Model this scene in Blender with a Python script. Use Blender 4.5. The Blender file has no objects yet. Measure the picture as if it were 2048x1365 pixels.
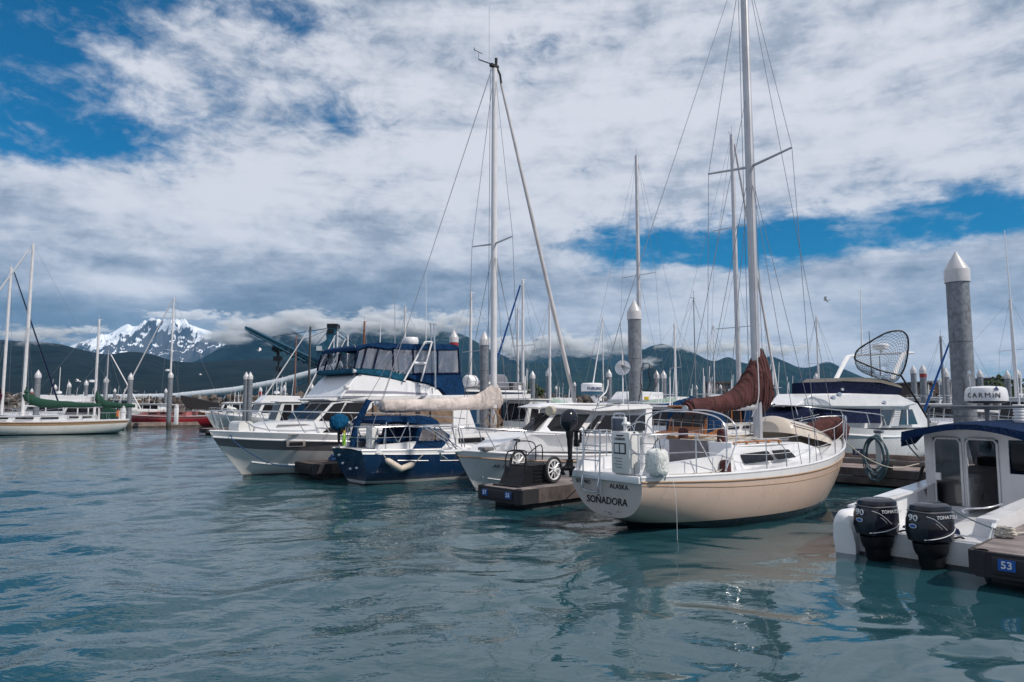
import bpy, bmesh, math, random
import numpy as np
from mathutils import Vector, Matrix
R = math.radians
SC = bpy.context.scene
# ---------------------------------------------------------------- camera
F, HZ, CH = 1385.0, 808.0, 2.4
PT = math.atan((HZ - 682.5) / F)
cam = bpy.data.objects.new('camera', bpy.data.cameras.new('camera'))
SC.collection.objects.link(cam); SC.camera = cam
cam.location = (0, 0, CH); cam.rotation_euler = (R(90) + PT, 0, 0)
cam.data.lens = 36 * F / 2048; cam.data.sensor_width = 36
cam.data.clip_start = 0.1; cam.data.clip_end = 60000
# ---------------------------------------------------------------- exposure, sun, sky
SC.view_settings.view_transform = 'Standard'; SC.view_settings.look = 'None'
SC.view_settings.gamma = 1; SC.view_settings.exposure = 0.0
SC.cycles.max_bounces = 7; SC.cycles.volume_bounces = 3; SC.cycles.transparent_max_bounces = 24
SC.cycles.caustics_reflective = False; SC.cycles.caustics_refractive = False
SC.cycles.volume_step_rate = 1.0; SC.cycles.volume_max_steps = 128
SUN_EL, SUN_AZ = R(44), R(118)          # azimuth clockwise from +Y
sl = bpy.data.lights.new('sun', 'SUN'); sl.energy = 3.4; sl.angle = R(.8); sl.color = (1, .93, .84)
so = bpy.data.objects.new('sun', sl); SC.collection.objects.link(so)
sd = Vector((math.sin(SUN_AZ) * math.cos(SUN_EL), math.cos(SUN_AZ) * math.cos(SUN_EL), math.sin(SUN_EL)))
so.rotation_euler = sd.to_track_quat('Z', 'Y').to_euler()


class NT:
    """tiny node graph helper"""
    def __init__(s, tree): s.t = tree; s.n = tree.nodes; s.l = tree.links
    def new(s, k, **kw):
        n = s.n.new(k)
        for a, b in kw.items(): setattr(n, a, b)
        return n
    def put(s, sock, v):
        if v is None: return
        if isinstance(v, bpy.types.NodeSocket): s.l.new(v, sock)
        else:
            try: sock.default_value = v
            except Exception: sock.default_value = (*v, 1)
    def math(s, op, a, b=None, c=None, clamp=False):
        n = s.new('ShaderNodeMath', operation=op, use_clamp=clamp)
        for i, v in enumerate((a, b, c)):
            if v is not None: s.put(n.inputs[i], v)
        return n.outputs[0]
    def vmath(s, op, a, b=None, out=0):
        n = s.new('ShaderNodeVectorMath', operation=op)
        s.put(n.inputs[0], a)
        if b is not None: s.put(n.inputs[1], b)
        return n.outputs[out]
    def noise(s, vec, scale, detail=4, rough=.5, dist=0, lac=2.0):
        n = s.new('ShaderNodeTexNoise'); s.put(n.inputs['Vector'], vec)
        n.inputs['Scale'].default_value = scale; n.inputs['Detail'].default_value = detail
        n.inputs['Roughness'].default_value = rough; n.inputs['Distortion'].default_value = dist
        n.inputs['Lacunarity'].default_value = lac
        return n.outputs['Fac']
    def ss(s, x, a, b):
        n = s.new('ShaderNodeMapRange', interpolation_type='SMOOTHSTEP', clamp=True)
        s.put(n.inputs[0], x); n.inputs[1].default_value = a; n.inputs[2].default_value = b
        return n.outputs[0]
    def mix(s, f, a, b, typ='MIX'):
        n = s.new('ShaderNodeMix', data_type='RGBA', blend_type=typ)
        s.put(n.inputs[0], f); s.put(n.inputs[6], a); s.put(n.inputs[7], b)
        return n.outputs[2]
    def ramp(s, x, pts):
        n = s.new('ShaderNodeValToRGB'); s.put(n.inputs[0], x); e = n.color_ramp.elements
        while len(e) < len(pts): e.new(0.5)
        for k, (p, c) in enumerate(pts): e[k].position = p; e[k].color = (*c, 1) if len(c) == 3 else c
        return n.outputs[0]
    def mapping(s, vec, scale=(1, 1, 1), loc=(0, 0, 0), rot=(0, 0, 0)):
        n = s.new('ShaderNodeMapping'); s.put(n.inputs[0], vec)
        n.inputs['Scale'].default_value = scale; n.inputs['Location'].default_value = loc; n.inputs['Rotation'].default_value = rot
        return n.outputs[0]
    def coord(s, k='Object'): return s.new('ShaderNodeTexCoord').outputs[k]
    def sep(s, v): n = s.new('ShaderNodeSeparateXYZ'); s.put(n.inputs[0], v); return n.outputs
    def comb(s, x, y, z):
        n = s.new('ShaderNodeCombineXYZ')
        for i, v in enumerate((x, y, z)): s.put(n.inputs[i], v)
        return n.outputs[0]


def ray(u, v):
    xc, yc = (u - 1024) / F, (682.5 - v) / F
    return Vector((xc, math.cos(PT) - yc * math.sin(PT), math.sin(PT) + yc * math.cos(PT)))
def at(u, v, Y):                      # the point seen at (u, v) that lies Y metres ahead
    d = ray(u, v); return Vector((0, 0, CH)) + d * (Y / d.y)
def ground(u, v, z=0.0):              # the point seen at (u, v) at height z
    d = ray(u, v); return Vector((0, 0, CH)) + d * ((z - CH) / d.z)
def azel(u, v):
    d = ray(u, v).normalized(); return math.atan2(d.x, d.y), math.asin(d.z)


w = bpy.data.worlds.new('World'); SC.world = w; w.use_nodes = True
g = NT(w.node_tree); g.n.clear()
sky = g.new('ShaderNodeTexSky', sky_type='NISHITA', sun_disc=False)
sky.sun_elevation = SUN_EL; sky.sun_rotation = SUN_AZ; sky.ozone_density = 3.0; sky.air_density = 1.0; sky.dust_density = 0.3
dv = g.coord('Generated')
x, y, z = g.sep(dv)
az = g.math('ARCTAN2', x, y); el = g.math('ARCSINE', z)
elp = g.math('MAXIMUM', z, 0.0)
den = g.math('ADD', elp, 0.22)
q = g.comb(g.math('DIVIDE', x, den), g.math('DIVIDE', y, den), 0.0)
q = g.mapping(q, rot=(0, 0, R(24)), scale=(1.25, 1.45, 1))
n1 = g.noise(q, 0.85, 9, .58, .5)
ae = g.mapping(g.comb(az, g.math('MULTIPLY', el, 1.7), 0.0), rot=(0, 0, R(14)))
n2 = g.math('ADD', g.math('MULTIPLY', g.noise(g.mapping(q, loc=(7, 3, 0)), 3.2, 7, .6, .25), .45), g.math('MULTIPLY', g.noise(ae, 9, 7, .58, .5), .55))
n3 = g.math('ADD', g.math('MULTIPLY', g.noise(g.mapping(q, loc=(1, 9, 0)), 10, 5, .66, .2), .3), g.math('MULTIPLY', g.noise(g.mapping(ae, loc=(4, 2, 0)), 24, 6, .62, .4), .7))
band = g.noise(g.mapping(g.comb(az, el, 0.0), scale=(2.2, 14, 1), rot=(0, 0, R(-5))), 1.6, 7, .6, .4)
cov = g.math('ADD', g.math('MULTIPLY', n1, .75), g.math('MULTIPLY', n2, .85))
cov = g.math('ADD', cov, g.math('MULTIPLY', n3, .45))
cov = g.math('SUBTRACT', cov, .125)          # about .83 on average
def blob(u, v, ru, rv, k, rot=0):
    """k * soft ellipse round the sky direction of (u, v)"""
    a0, e0 = azel(u, v); ra, re = ru / F, rv / F
    c, s_ = math.cos(R(rot)), math.sin(R(rot))
    da, de = g.math('SUBTRACT', az, a0), g.math('SUBTRACT', el, e0)
    p1 = g.math('ADD', g.math('MULTIPLY', da, c / ra), g.math('MULTIPLY', de, s_ / ra))
    p2 = g.math('ADD', g.math('MULTIPLY', da, -s_ / re), g.math('MULTIPLY', de, c / re))
    r2 = g.math('ADD', g.math('MULTIPLY', p1, p1), g.math('MULTIPLY', p2, p2))
    return g.math('MULTIPLY', g.math('EXPONENT', g.math('MULTIPLY', r2, -1.0)), k)
holes = [(-60, 40, 360, 230, .42, 0), (40, 235, 180, 75, .22, 0), (170, 40, 120, 60, .10, 0), (420, 5, 220, 30, .18, 0),
         (1640, 466, 330, 56, .40, 2), (1280, 495, 180, 48, .30, -8), (1960, 425, 160, 26, .2, 0), (1880, 470, 160, 30, .2, 0),
         (620, 20, 120, 60, .12, 0), (1090, 70, 180, 50, .14, 0), (700, 250, 120, 40, .09, 0), (330, 640, 90, 12, .3, 0), (1130, 545, 90, 18, .1, 0)]
fills = [(330, 130, 160, 90, .10, 0), (1024, -1500, 2600, 1100, .22, 0), (1000, 330, 500, 150, .08, 0), (450, 480, 520, 110, .14, 0), (1800, 200, 320, 170, .20, 0), (350, 620, 560, 90, .3, 0),
         (1750, 620, 420, 90, .26, 0), (1100, 640, 420, 60, .24, 0), (1500, 150, 300, 130, .12, 0), (120, 420, 200, 80, .16, 0)]
acc = cov
for h in holes: acc = g.math('SUBTRACT', acc, blob(*h))
for h in fills: acc = g.math('ADD', acc, blob(*h))
acc = g.math('ADD', acc, g.math('MULTIPLY', g.math('SUBTRACT', band, .5), g.math('MULTIPLY', g.ss(el, .42, .12), .3)))
dens = g.ss(acc, .66, .94)
dens = g.math('MAXIMUM', dens, g.math('MULTIPLY', g.ss(g.math('ADD', n2, g.math('MULTIPLY', n3, .8)), .86, 1.12), .38))
lit = g.math('ADD', g.math('MULTIPLY', n2, .9), g.math('MULTIPLY', n3, .5)); lit = g.math('SUBTRACT', lit, .05)
lit = g.math('ADD', lit, g.math('MULTIPLY', g.math('SUBTRACT', band, .5), .6))
low = g.ss(el, .30, .06); lit = g.math('MULTIPLY_ADD', g.math('SUBTRACT', lit, .6), g.math('MULTIPLY_ADD', low, -.45, 1.0), .6)
shade = g.math('SUBTRACT', lit, g.math('MULTIPLY', low, .05))
for h in [(330, 590, 230, 60, -.15, 0), (250, 575, 120, 25, -.30, 0), (1450, 640, 300, 50, -.14, 0), (1150, 300, 500, 160, -.14, 0), (400, 400, 300, 110, -.10, 0), (1000, 640, 260, 20, -.05, 0),
          (60, 620, 300, 80, .26, 0), (600, 610, 320, 55, .30, -4), (1800, 640, 260, 60, .08, 0), (1850, 700, 320, 45, -.14, 0), (1900, 250, 240, 120, -.06, 0), (900, 560, 260, 30, .12, 0)]:
    shade = g.math('SUBTRACT', shade, blob(*h))
ccol = g.ramp(g.ss(shade, .22, .84), [(0, (.13, .18, .26)), (.35, (.26, .32, .42)), (.65, (.44, .49, .585)), (1, (.74, .755, .82))])
blue = g.mix(1.0, sky.outputs[0], (.03, .64, .93, 1), 'MULTIPLY')
blue = g.mix(1.0, blue, (.088, .088, .088, 1), 'MULTIPLY')
col = g.mix(g.math('MULTIPLY', dens, .97), blue, ccol)
bg = g.new('ShaderNodeBackground'); g.put(bg.inputs[0], col); bg.inputs[1].default_value = 1.0
ow = g.new('ShaderNodeOutputWorld'); g.l.new(bg.outputs[0], ow.inputs[0])


# ---------------------------------------------------------------- materials
MAT = {}
def mat(name, col=(.5, .5, .5), rough=.5, metal=0.0, var=.12, vscale=3.0, bump=0.0, bscale=40.0, coat=0.0, spec=.5, dirt=None, fn=None, alpha=None, trans=0.0, ior=1.45):
    """principled material; colour wanders by var with a noise, optional fine bump and dirt tint"""
    if name in MAT: return MAT[name]
    m = bpy.data.materials.new(name); m.use_nodes = True; MAT[name] = m
    t = NT(m.node_tree); b = t.n['Principled BSDF']
    co = t.coord('Object')
    nz = t.noise(co, vscale, 5, .6)
    dk = tuple(c * (1 - var) for c in col); lt = tuple(min(1, c * (1 + var * .6)) for c in col)
    c = t.mix(t.ss(nz, .3, .7), dk, lt)
    if dirt:
        dn = t.noise(t.mapping(co, scale=(1, 1, .35)), vscale * 2.7, 6, .7)
        c = t.mix(t.math('MULTIPLY', t.ss(dn, .52, .75), dirt[1]), c, dirt[0])
    if fn: c = fn(t, co, c)
    t.put(b.inputs['Base Color'], c)
    rn = t.math('ADD', t.math('MULTIPLY', nz, .12), rough - .06)
    t.put(b.inputs['Roughness'], rn if rough > .06 else rough)
    b.inputs['Metallic'].default_value = metal; b.inputs['Coat Weight'].default_value = coat
    b.inputs['Specular IOR Level'].default_value = spec; b.inputs['IOR'].default_value = ior
    b.inputs['Transmission Weight'].default_value = trans
    if alpha is not None: t.put(b.inputs['Alpha'], alpha)
    if bump:
        bn = t.new('ShaderNodeBump'); bn.inputs['Distance'].default_value = bump; bn.inputs['Strength'].default_value = .8
        if bscale < 20:      # cloth: soft folds with sharper creases
            f1 = t.noise(t.mapping(co, scale=(1, 1, .55), rot=(.3, .5, .2)), bscale * .55, 2, .5, 1.6); f2 = t.noise(t.mapping(co, rot=(.6, .1, .9)), bscale * 1.6, 3, .6, 1.2)
            hh = t.math('SUBTRACT', 1.0, t.math('ABSOLUTE', t.math('MULTIPLY_ADD', f1, 2.0, -1.0))); hh = t.math('ADD', t.math('POWER', hh, 3.0), t.math('MULTIPLY', f2, .45))
            t.put(bn.inputs['Height'], hh)
        else: t.put(bn.inputs['Height'], t.noise(co, bscale, 4, .6))
        t.l.new(bn.outputs[0], b.inputs['Normal'])
    return m


# ---------------------------------------------------------------- mesh builder
class MB:
    def __init__(s): s.v = []; s.f = []; s.m = []
    def add(s, vs, fs, mi=0):
        o = len(s.v); s.v += [tuple(p) for p in vs]; s.f += [tuple(i + o for i in f) for f in fs]
        s.m += [mi] * len(fs) if isinstance(mi, int) else mi
        return s
    def box(s, c, d, rot=None, mi=0, bev=0.0):
        hx, hy, hz = d[0] / 2, d[1] / 2, d[2] / 2
        if bev:
            b = min(bev, hx * .9, hy * .9, hz * .9); vs = []
            for sz in (-1, 1):
                for ring in ((hx - b, hy - b, hz), (hx, hy - b, hz - b), (hx - b, hy, hz - b)): pass
            bm = bmesh.new(); bmesh.ops.create_cube(bm, size=1)
            for v in bm.verts: v.co = Vector((v.co.x * d[0], v.co.y * d[1], v.co.z * d[2]))
            bmesh.ops.bevel(bm, geom=bm.edges[:], offset=b, segments=2, affect='EDGES', profile=.5)
            vs = [v.co.copy() for v in bm.verts]; bm.verts.index_update()
            fs = [[v.index for v in f.verts] for f in bm.faces]; bm.free()
        else:
            vs = [Vector((x * hx, y * hy, z * hz)) for z in (-1, 1) for y in (-1, 1) for x in (-1, 1)]
            fs = [(0, 2, 3, 1), (4, 5, 7, 6), (0, 1, 5, 4), (2, 6, 7, 3), (0, 4, 6, 2), (1, 3, 7, 5)]
        if rot is not None:
            mt = rot if isinstance(rot, Matrix) else Matrix.Rotation(rot, 3, 'Z'); vs = [mt @ v for v in vs]
        return s.add([v + Vector(c) for v in vs], fs, mi)
    def prism(s, poly, vec, mi=0):
        n = len(poly); vec = Vector(vec); a = [Vector(p) for p in poly]; b = [p + vec for p in a]
        nrm = Vector((0, 0, 0))
        for i in range(n): nrm += a[i].cross(a[(i + 1) % n])
        if nrm.dot(vec) > 0: a, b = b, a
        fs = [tuple(range(n)), tuple(range(2 * n - 1, n - 1, -1))]
        fs += [(i, n + i, n + (i + 1) % n, (i + 1) % n) for i in range(n)]
        fs = [f[::-1] if k > 1 else f for k, f in enumerate(fs)]
        return s.add(a + b, [f[::-1] for f in fs] if False else fs, mi)
    def tube(s, pts, r, n=8, mi=0, cap=True, closed=False):
        P = [Vector(p) for p in pts]
        rr = r if isinstance(r, (list, tuple)) else [r] * len(P)
        up = None; rings = []
        for i, p in enumerate(P):
            a = P[i - 1] if (i > 0 or closed) else p; b = P[(i + 1) % len(P)] if (i < len(P) - 1 or closed) else p
            d = (b - a)
            if d.length < 1e-9: d = Vector((0, 0, 1))
            d.normalize()
            if up is None: up = d.orthogonal().normalized()
            up = (up - d * up.dot(d))
            if up.length < 1e-6: up = d.orthogonal()
            up.normalize(); sd_ = d.cross(up)
            rings.append([p + (up * math.cos(k * 2 * math.pi / n) + sd_ * math.sin(k * 2 * math.pi / n)) * rr[i] for k in range(n)])
        vs = [v for rg in rings for v in rg]; m = len(P); fs = []
        for i in range(m if closed else m - 1):
            j = (i + 1) % m
            fs += [(i * n + k, i * n + (k + 1) % n, j * n + (k + 1) % n, j * n + k) for k in range(n)]
        if cap and not closed: fs += [tuple(range(n - 1, -1, -1)), tuple((m - 1) * n + k for k in range(n))]
        return s.add(vs, fs, mi)
    def lathe(s, prof, c=(0, 0, 0), n=20, axis=None, mi=0, sx=1, sy=1):
        """prof [(r, h)] spun round Z (or axis)"""
        mt = Vector(axis).to_track_quat('Z', 'Y').to_matrix() if axis is not None else Matrix.Identity(3)
        vs = [mt @ Vector((p[0] * math.cos(k * 2 * math.pi / n) * sx, p[0] * math.sin(k * 2 * math.pi / n) * sy, p[1])) + Vector(c) for p in prof for k in range(n)]
        m = len(prof); mis = []; fs = []
        for i in range(m - 1):
            for k in range(n): fs.append((i * n + k, i * n + (k + 1) % n, (i + 1) * n + (k + 1) % n, (i + 1) * n + k)); mis.append(prof[i][2] if len(prof[i]) > 2 else mi)
        fs += [tuple(range(n - 1, -1, -1)), tuple((m - 1) * n + k for k in range(n))]; mis += [mi, mi]
        return s.add(vs, fs, mis)
    def ball(s, c, r, n=14, mi=0, rot=None):
        r = r if isinstance(r, (tuple, list)) else (r, r, r); vs = []; m = n // 2
        for i in range(m + 1):
            a = math.pi * i / m - math.pi / 2
            for k in range(n):
                p = Vector((max(math.cos(a), 1e-3) * math.cos(k * 2 * math.pi / n) * r[0], max(math.cos(a), 1e-3) * math.sin(k * 2 * math.pi / n) * r[1], math.sin(a) * r[2]))
                vs.append((rot @ p if rot is not None else p) + Vector(c))
        fs = [(i * n + k, i * n + (k + 1) % n, (i + 1) * n + (k + 1) % n, (i + 1) * n + k) for i in range(m) for k in range(n)]
        return s.add(vs, fs, mi)
    def grid(s, rows, mi=0, closeu=False, flip=False):
        """rows: list of equal-length point lists"""
        n = len(rows[0]); vs = [p for r in rows for p in r]; fs = []; m = len(rows); k2 = n if closeu else n - 1; mis = []
        for i in range(m - 1):
            for k in range(k2):
                f = (i * n + k, i * n + (k + 1) % n, (i + 1) * n + (k + 1) % n, (i + 1) * n + k)
                fs.append(f[::-1] if flip else f); mis.append(mi(i, k) if callable(mi) else mi)
        return s.add(vs, fs, mis)
    def build(s, name, mats, parent=None, smooth=40, loc=None, rotz=None):
        me = bpy.data.meshes.new(name); me.from_pydata([tuple(v) for v in s.v], [], s.f)
        mats = mats if isinstance(mats, (list, tuple)) else [mats]
        for m_ in mats: me.materials.append(m_)
        if len(mats) > 1: me.polygons.foreach_set('material_index', s.m)
        bm = bmesh.new(); bm.from_mesh(me)
        bmesh.ops.recalc_face_normals(bm, faces=bm.faces[:]) if len(bm.faces) < 20000 else None
        bm.to_mesh(me); bm.free()
        if smooth:
            me.polygons.foreach_set('use_smooth', [True] * len(me.polygons)); me.set_sharp_from_angle(angle=R(smooth))
        me.update()
        o = bpy.data.objects.new(name, me); SC.collection.objects.link(o)
        if parent is not None: o.parent = parent
        if loc is not None: o.location = loc
        if rotz is not None: o.rotation_euler = (0, 0, rotz)
        return o


def tag(o, label=None, cat=None, group=None, kind=None):
    if label: o['label'] = label
    if cat: o['category'] = cat
    if group: o['group'] = group
    if kind: o['kind'] = kind
    return o
def thing(name, label, cat, loc=(0, 0, 0), rotz=0.0, group=None):
    o = bpy.data.objects.new(name, None); SC.collection.objects.link(o); o.empty_display_size = .2
    o.location = loc; o.rotation_euler = (0, 0, rotz)
    return tag(o, label, cat, group)
def dup(o, loc, rotz=None, label=None, scale=None):
    """a copy of a thing with copies of its parts and sub-parts"""
    def cp(a, par):
        c = a.copy(); SC.collection.objects.link(c); c.parent = par
        for ch in a.children: cp(ch, c)
        return c
    kids = list(o.children); c = o.copy(); SC.collection.objects.link(c); c.location = loc
    for k in kids: cp(k, c)
    if rotz is not None: c.rotation_euler = (0, 0, rotz)
    if scale is not None: c.scale = scale
    if label: c['label'] = label
    return c
def text(s, size, mtx, m, parent=None, name='lettering', ext=.003, shear=0.0, spacing=1.0, align='CENTER', bold=0.0):
    cu = bpy.data.curves.new(name, 'FONT'); cu.body = s; cu.size = size; cu.extrude = ext; cu.shear = shear; cu.space_character = spacing
    cu.align_x = align; cu.align_y = 'CENTER'; cu.resolution_u = 3; cu.offset = bold
    o = bpy.data.objects.new(name, cu); SC.collection.objects.link(o)
    me = bpy.data.meshes.new_from_object(o.evaluated_get(bpy.context.evaluated_depsgraph_get()))
    bpy.data.objects.remove(o); bpy.data.curves.remove(cu)
    me.transform(mtx); me.materials.clear(); me.materials.append(m)
    o = bpy.data.objects.new(name, me); SC.collection.objects.link(o)
    if parent is not None: o.parent = parent
    return o
def frame_m(o, xd, yd):
    """matrix placing a text whose reading direction is xd and up is yd at o"""
    x = Vector(xd).normalized(); y = Vector(yd); y = (y - x * y.dot(x)).normalized(); z = x.cross(y)
    return Matrix(((x.x, y.x, z.x, o[0]), (x.y, y.y, z.y, o[1]), (x.z, y.z, z.z, o[2]), (0, 0, 0, 1)))
def cr(pts, n=6, closed=False):
    """catmull-rom through pts"""
    P = [Vector(p) for p in pts]; out = []; m = len(P)
    for i in range(m if closed else m - 1):
        p1, p2 = P[i], P[(i + 1) % m]
        p0 = P[i - 1] if (i > 0 or closed) else p1 * 2 - p2
        p3 = P[(i + 2) % m] if (i + 2 < m or closed) else p2 * 2 - p1
        for k in range(n):
            t = k / n
            out.append(.5 * ((2 * p1) + (p2 - p0) * t + (2 * p0 - 5 * p1 + 4 * p2 - p3) * t * t + (3 * p1 - p0 - 3 * p2 + p3) * t ** 3))
    if not closed: out.append(P[-1])
    return out
def interp(keys, u):
    """smooth interpolation of [(u, value)]"""
    if u <= keys[0][0]: return keys[0][1]
    for i in range(len(keys) - 1):
        a, b = keys[i], keys[i + 1]
        if u <= b[0]:
            h = b[0] - a[0]; t = (u - a[0]) / h
            m0 = (b[1] - keys[i - 1][1]) / (b[0] - keys[i - 1][0]) if i else (b[1] - a[1]) / h
            m1 = (keys[i + 2][1] - a[1]) / (keys[i + 2][0] - a[0]) if i + 2 < len(keys) else (b[1] - a[1]) / h
            return (2*t**3 - 3*t*t + 1) * a[1] + (t**3 - 2*t*t + t) * h * m0 + (-2*t**3 + 3*t*t) * b[1] + (t**3 - t*t) * h * m1
    return keys[-1][1]
# ---------------------------------------------------------------- mountains, shore, water, air
rng = np.random.default_rng(5)
def vnoise(x, y, seed=0):
    """value noise on arrays"""
    xi, yi = np.floor(x).astype(int), np.floor(y).astype(int); fx, fy = x - xi, y - yi
    fx, fy = fx * fx * fx * (fx * (fx * 6 - 15) + 10), fy * fy * fy * (fy * (fy * 6 - 15) + 10)
    def h(a, b):
        n = (a * 374761393 + b * 668265263 + seed * 1442695041) & 0xffffffff
        n = ((n ^ (n >> 13)) * 1274126177) & 0xffffffff
        return ((n ^ (n >> 16)) & 0xffff) / 65535.0
    return (h(xi, yi) * (1 - fx) + h(xi + 1, yi) * fx) * (1 - fy) + (h(xi, yi + 1) * (1 - fx) + h(xi + 1, yi + 1) * fx) * fy
def fbm(x, y, oc=5, seed=0, ridge=False, gain=.5):
    s, a, t = 0, 1, 0
    for k in range(oc):
        n = vnoise(x * 2 ** k + 17 * k, y * 2 ** k + 5 * k, seed + k)
        s = s + a * (1 - abs(2 * n - 1) if ridge else n); t += a; a *= gain
    return s / t
def grid_obj(name, X, Y, Z, m, kind='structure', smooth=True):
    nr, nc = X.shape; v = np.stack([X, Y, Z], -1).reshape(-1, 3)
    i = np.arange(nr * nc).reshape(nr, nc)
    f = np.stack([i[:-1, :-1], i[:-1, 1:], i[1:, 1:], i[1:, :-1]], -1).reshape(-1, 4)
    me = bpy.data.meshes.new(name); me.vertices.add(len(v)); me.vertices.foreach_set('co', v.ravel())
    me.loops.add(f.size); me.loops.foreach_set('vertex_index', f.ravel().astype(np.int32))
    me.polygons.add(len(f)); me.polygons.foreach_set('loop_start', np.arange(0, f.size, 4, dtype=np.int32))
    me.polygons.foreach_set('use_smooth', np.full(len(f), smooth)); me.materials.append(m); me.update(calc_edges=True); me.validate()
    o = bpy.data.objects.new(name, me); SC.collection.objects.link(o)
    if kind: o['kind'] = kind
    return o
def range_obj(name, sky_px, D, foot, back, m, rough=.25, seed=1, nx=420, nr=90, fr=900.0, crest=.06, shape=1.15):
    """a mountain range whose crest, D metres away, follows the skyline sky_px [(u, v)]; the foot is 'foot' metres away"""
    us = np.linspace(sky_px[0][0], sky_px[-1][0], nx)
    vs = np.array([interp(sky_px, u) for u in us])
    tanaz = (us - 1024) / F
    hz = np.array([at(u, v, D).z for u, v in zip(us, vs)])
    t = np.concatenate([np.linspace(0, 1, nr), np.linspace(1, 1.8, nr // 3)[1:]])
    Yr = np.where(t <= 1, foot + (D - foot) * t, D + (t - 1) * back)
    TA, YY = np.meshgrid(tanaz, Yr); HH, T = np.meshgrid(hz, t)
    # the crest wanders to and fro
    YY = YY + (fbm(TA * D / fr, TA * 0 + 3.3, 3, seed + 50) - .5) * (D - foot) * .35 * np.clip(T, 0, 1)
    XX = TA * YY
    hz_fix = HH * (YY / D)
    prof = np.where(T <= 1, np.clip(T, 0, 1) ** shape, 1 - (T - 1) * .9)
    rd = fbm(XX / fr, YY / (fr * 1.1), 7, seed, True, .52)
    amp = rough * np.clip(np.where(T <= 1, T * (1 - T) * 4 + crest * T, crest), 0, 1)
    # ridges running down to the water
    spur = fbm(XX / (fr * .55) + YY / (fr * 3), YY * 0 + 1.7, 4, seed + 9, True)
    Z = hz_fix * prof * (1 + amp * ((rd - .62) * 2.2 + (spur - .6) * 1.1))
    Z = np.where(T <= 0.001, -3, Z)
    return grid_obj(name, XX, YY, Z, m)

def forest_fn(dark, light, rock, snow_lo=None, snow_hi=None, sc=1.0, sn=None):
    def fn(t, co, c):
        p = t.new('ShaderNodeNewGeometry').outputs['Position']
        zz = t.sep(p)[2]; nrm = t.sep(t.new('ShaderNodeNewGeometry').outputs['Normal'])[2]
        a = t.noise(p, .004 * sc, 8, .68); b = t.noise(t.mapping(p, scale=(1, 1, .35)), .05 * sc, 4, .75)
        k = t.math('ADD', t.math('MULTIPLY', a, .7), t.math('MULTIPLY', b, .3))
        col = t.mix(t.ss(k, .38, .62), dark, light)
        if rock: col = t.mix(t.ss(t.math('ADD', zz, t.math('MULTIPLY', a, 500.0)), rock[1], rock[2]), col, rock[0])
        if snow_lo is not None:
            sv = t.math('ADD', t.math('MULTIPLY', t.noise(t.mapping(p, scale=(1, 1, .6)), .0032 * (sn or 1), 8, .62), 1500.0), zz)
            sv = t.math('ADD', sv, t.math('MULTIPLY', nrm, 1500.0))
            col = t.mix(t.ss(sv, snow_lo, snow_hi), col, (.82, .85, .9, 1))
        return col
    return fn
m_forest = mat('forest', rough=.95, spec=.1, fn=forest_fn((.002, .006, .009, 1), (.009, .017, .017, 1), None, sc=3))
m_slope = mat('slope', rough=.95, spec=.1, fn=forest_fn((.002, .009, .013, 1), (.012, .024, .022, 1), ((.04, .045, .055, 1), 900, 1400), 3210, 3250, sn=1.5))
m_green = mat('green_slope', rough=.95, spec=.1, fn=forest_fn((.002, .010, .013, 1), (.013, .031, .024, 1), ((.03, .04, .04, 1), 1050, 1500), 3700, 3740, sn=1.5))
m_snow = mat('snow_rock', rough=.9, spec=.2, fn=forest_fn((.055, .06, .075, 1), (.10, .10, .12, 1), None, 2740, 2800, sn=1.8))
tag(range_obj('mountain', [(60, 735), (120, 700), (160, 684), (185, 676), (215, 668), (250, 649), (262, 653), (285, 650), (310, 641), (326, 643), (345, 631), (354, 640), (364, 636), (378, 652), (398, 658), (425, 667), (450, 690), (500, 720), (560, 740)],
          12000, 8500, 3000, m_snow, .55, 3, nx=520, nr=150, fr=950, crest=.03, shape=.8), 'snow streaked rocky mountain far across the bay')
range_obj('mountain', [(960, 740), (1000, 712), (1040, 700), (1080, 676), (1105, 684), (1140, 690), (1190, 704), (1235, 696), (1262, 690), (1290, 700), (1340, 715), (1400, 735)],
          10500, 8000, 2500, m_slope, .5, 7, nr=110, fr=1500, crest=.1)
range_obj('mountain', [(330, 745), (400, 715), (440, 692), (480, 664), (520, 646), (556, 648), (600, 668), (640, 690), (680, 682), (712, 655), (760, 645), (800, 655), (850, 660), (890, 664), (924, 668), (955, 684), (980, 698), (1004, 710), (1050, 730), (1100, 752), (1160, 790)],
          7000, 4200, 2500, m_slope, .4, 21, nx=520, nr=130, fr=1100, crest=.1)
range_obj('mountain', [(940, 790), (985, 752), (1010, 734), (1036, 727), (1080, 726), (1117, 723), (1147, 716), (1163, 718), (1178, 715), (1200, 723), (1232, 734), (1262, 726), (1289, 700), (1323, 689), (1340, 692), (1350, 698), (1363, 696), (1390, 706), (1413, 718), (1431, 722), (1457, 714), (1478, 723), (1500, 728), (1530, 718), (1542, 714), (1574, 726), (1600, 735), (1624, 734), (1656, 725), (1686, 738), (1724, 754), (1770, 772), (1830, 786), (1900, 794)],
          6500, 3600, 2500, m_green, .42, 33, nx=640, nr=150, fr=900, crest=.07)
range_obj('hills', [(-500, 640), (-200, 664), (0, 680), (110, 688), (150, 697), (211, 709), (257, 704), (297, 708), (346, 722), (396, 725), (450, 722), (520, 719), (600, 722), (680, 730), (760, 742), (850, 756), (960, 772), (1100, 786), (1300, 796)],
          3400, 1300, 1500, m_forest, .16, 44, nx=600, nr=110, fr=520, crest=.05, shape=.9)
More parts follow.
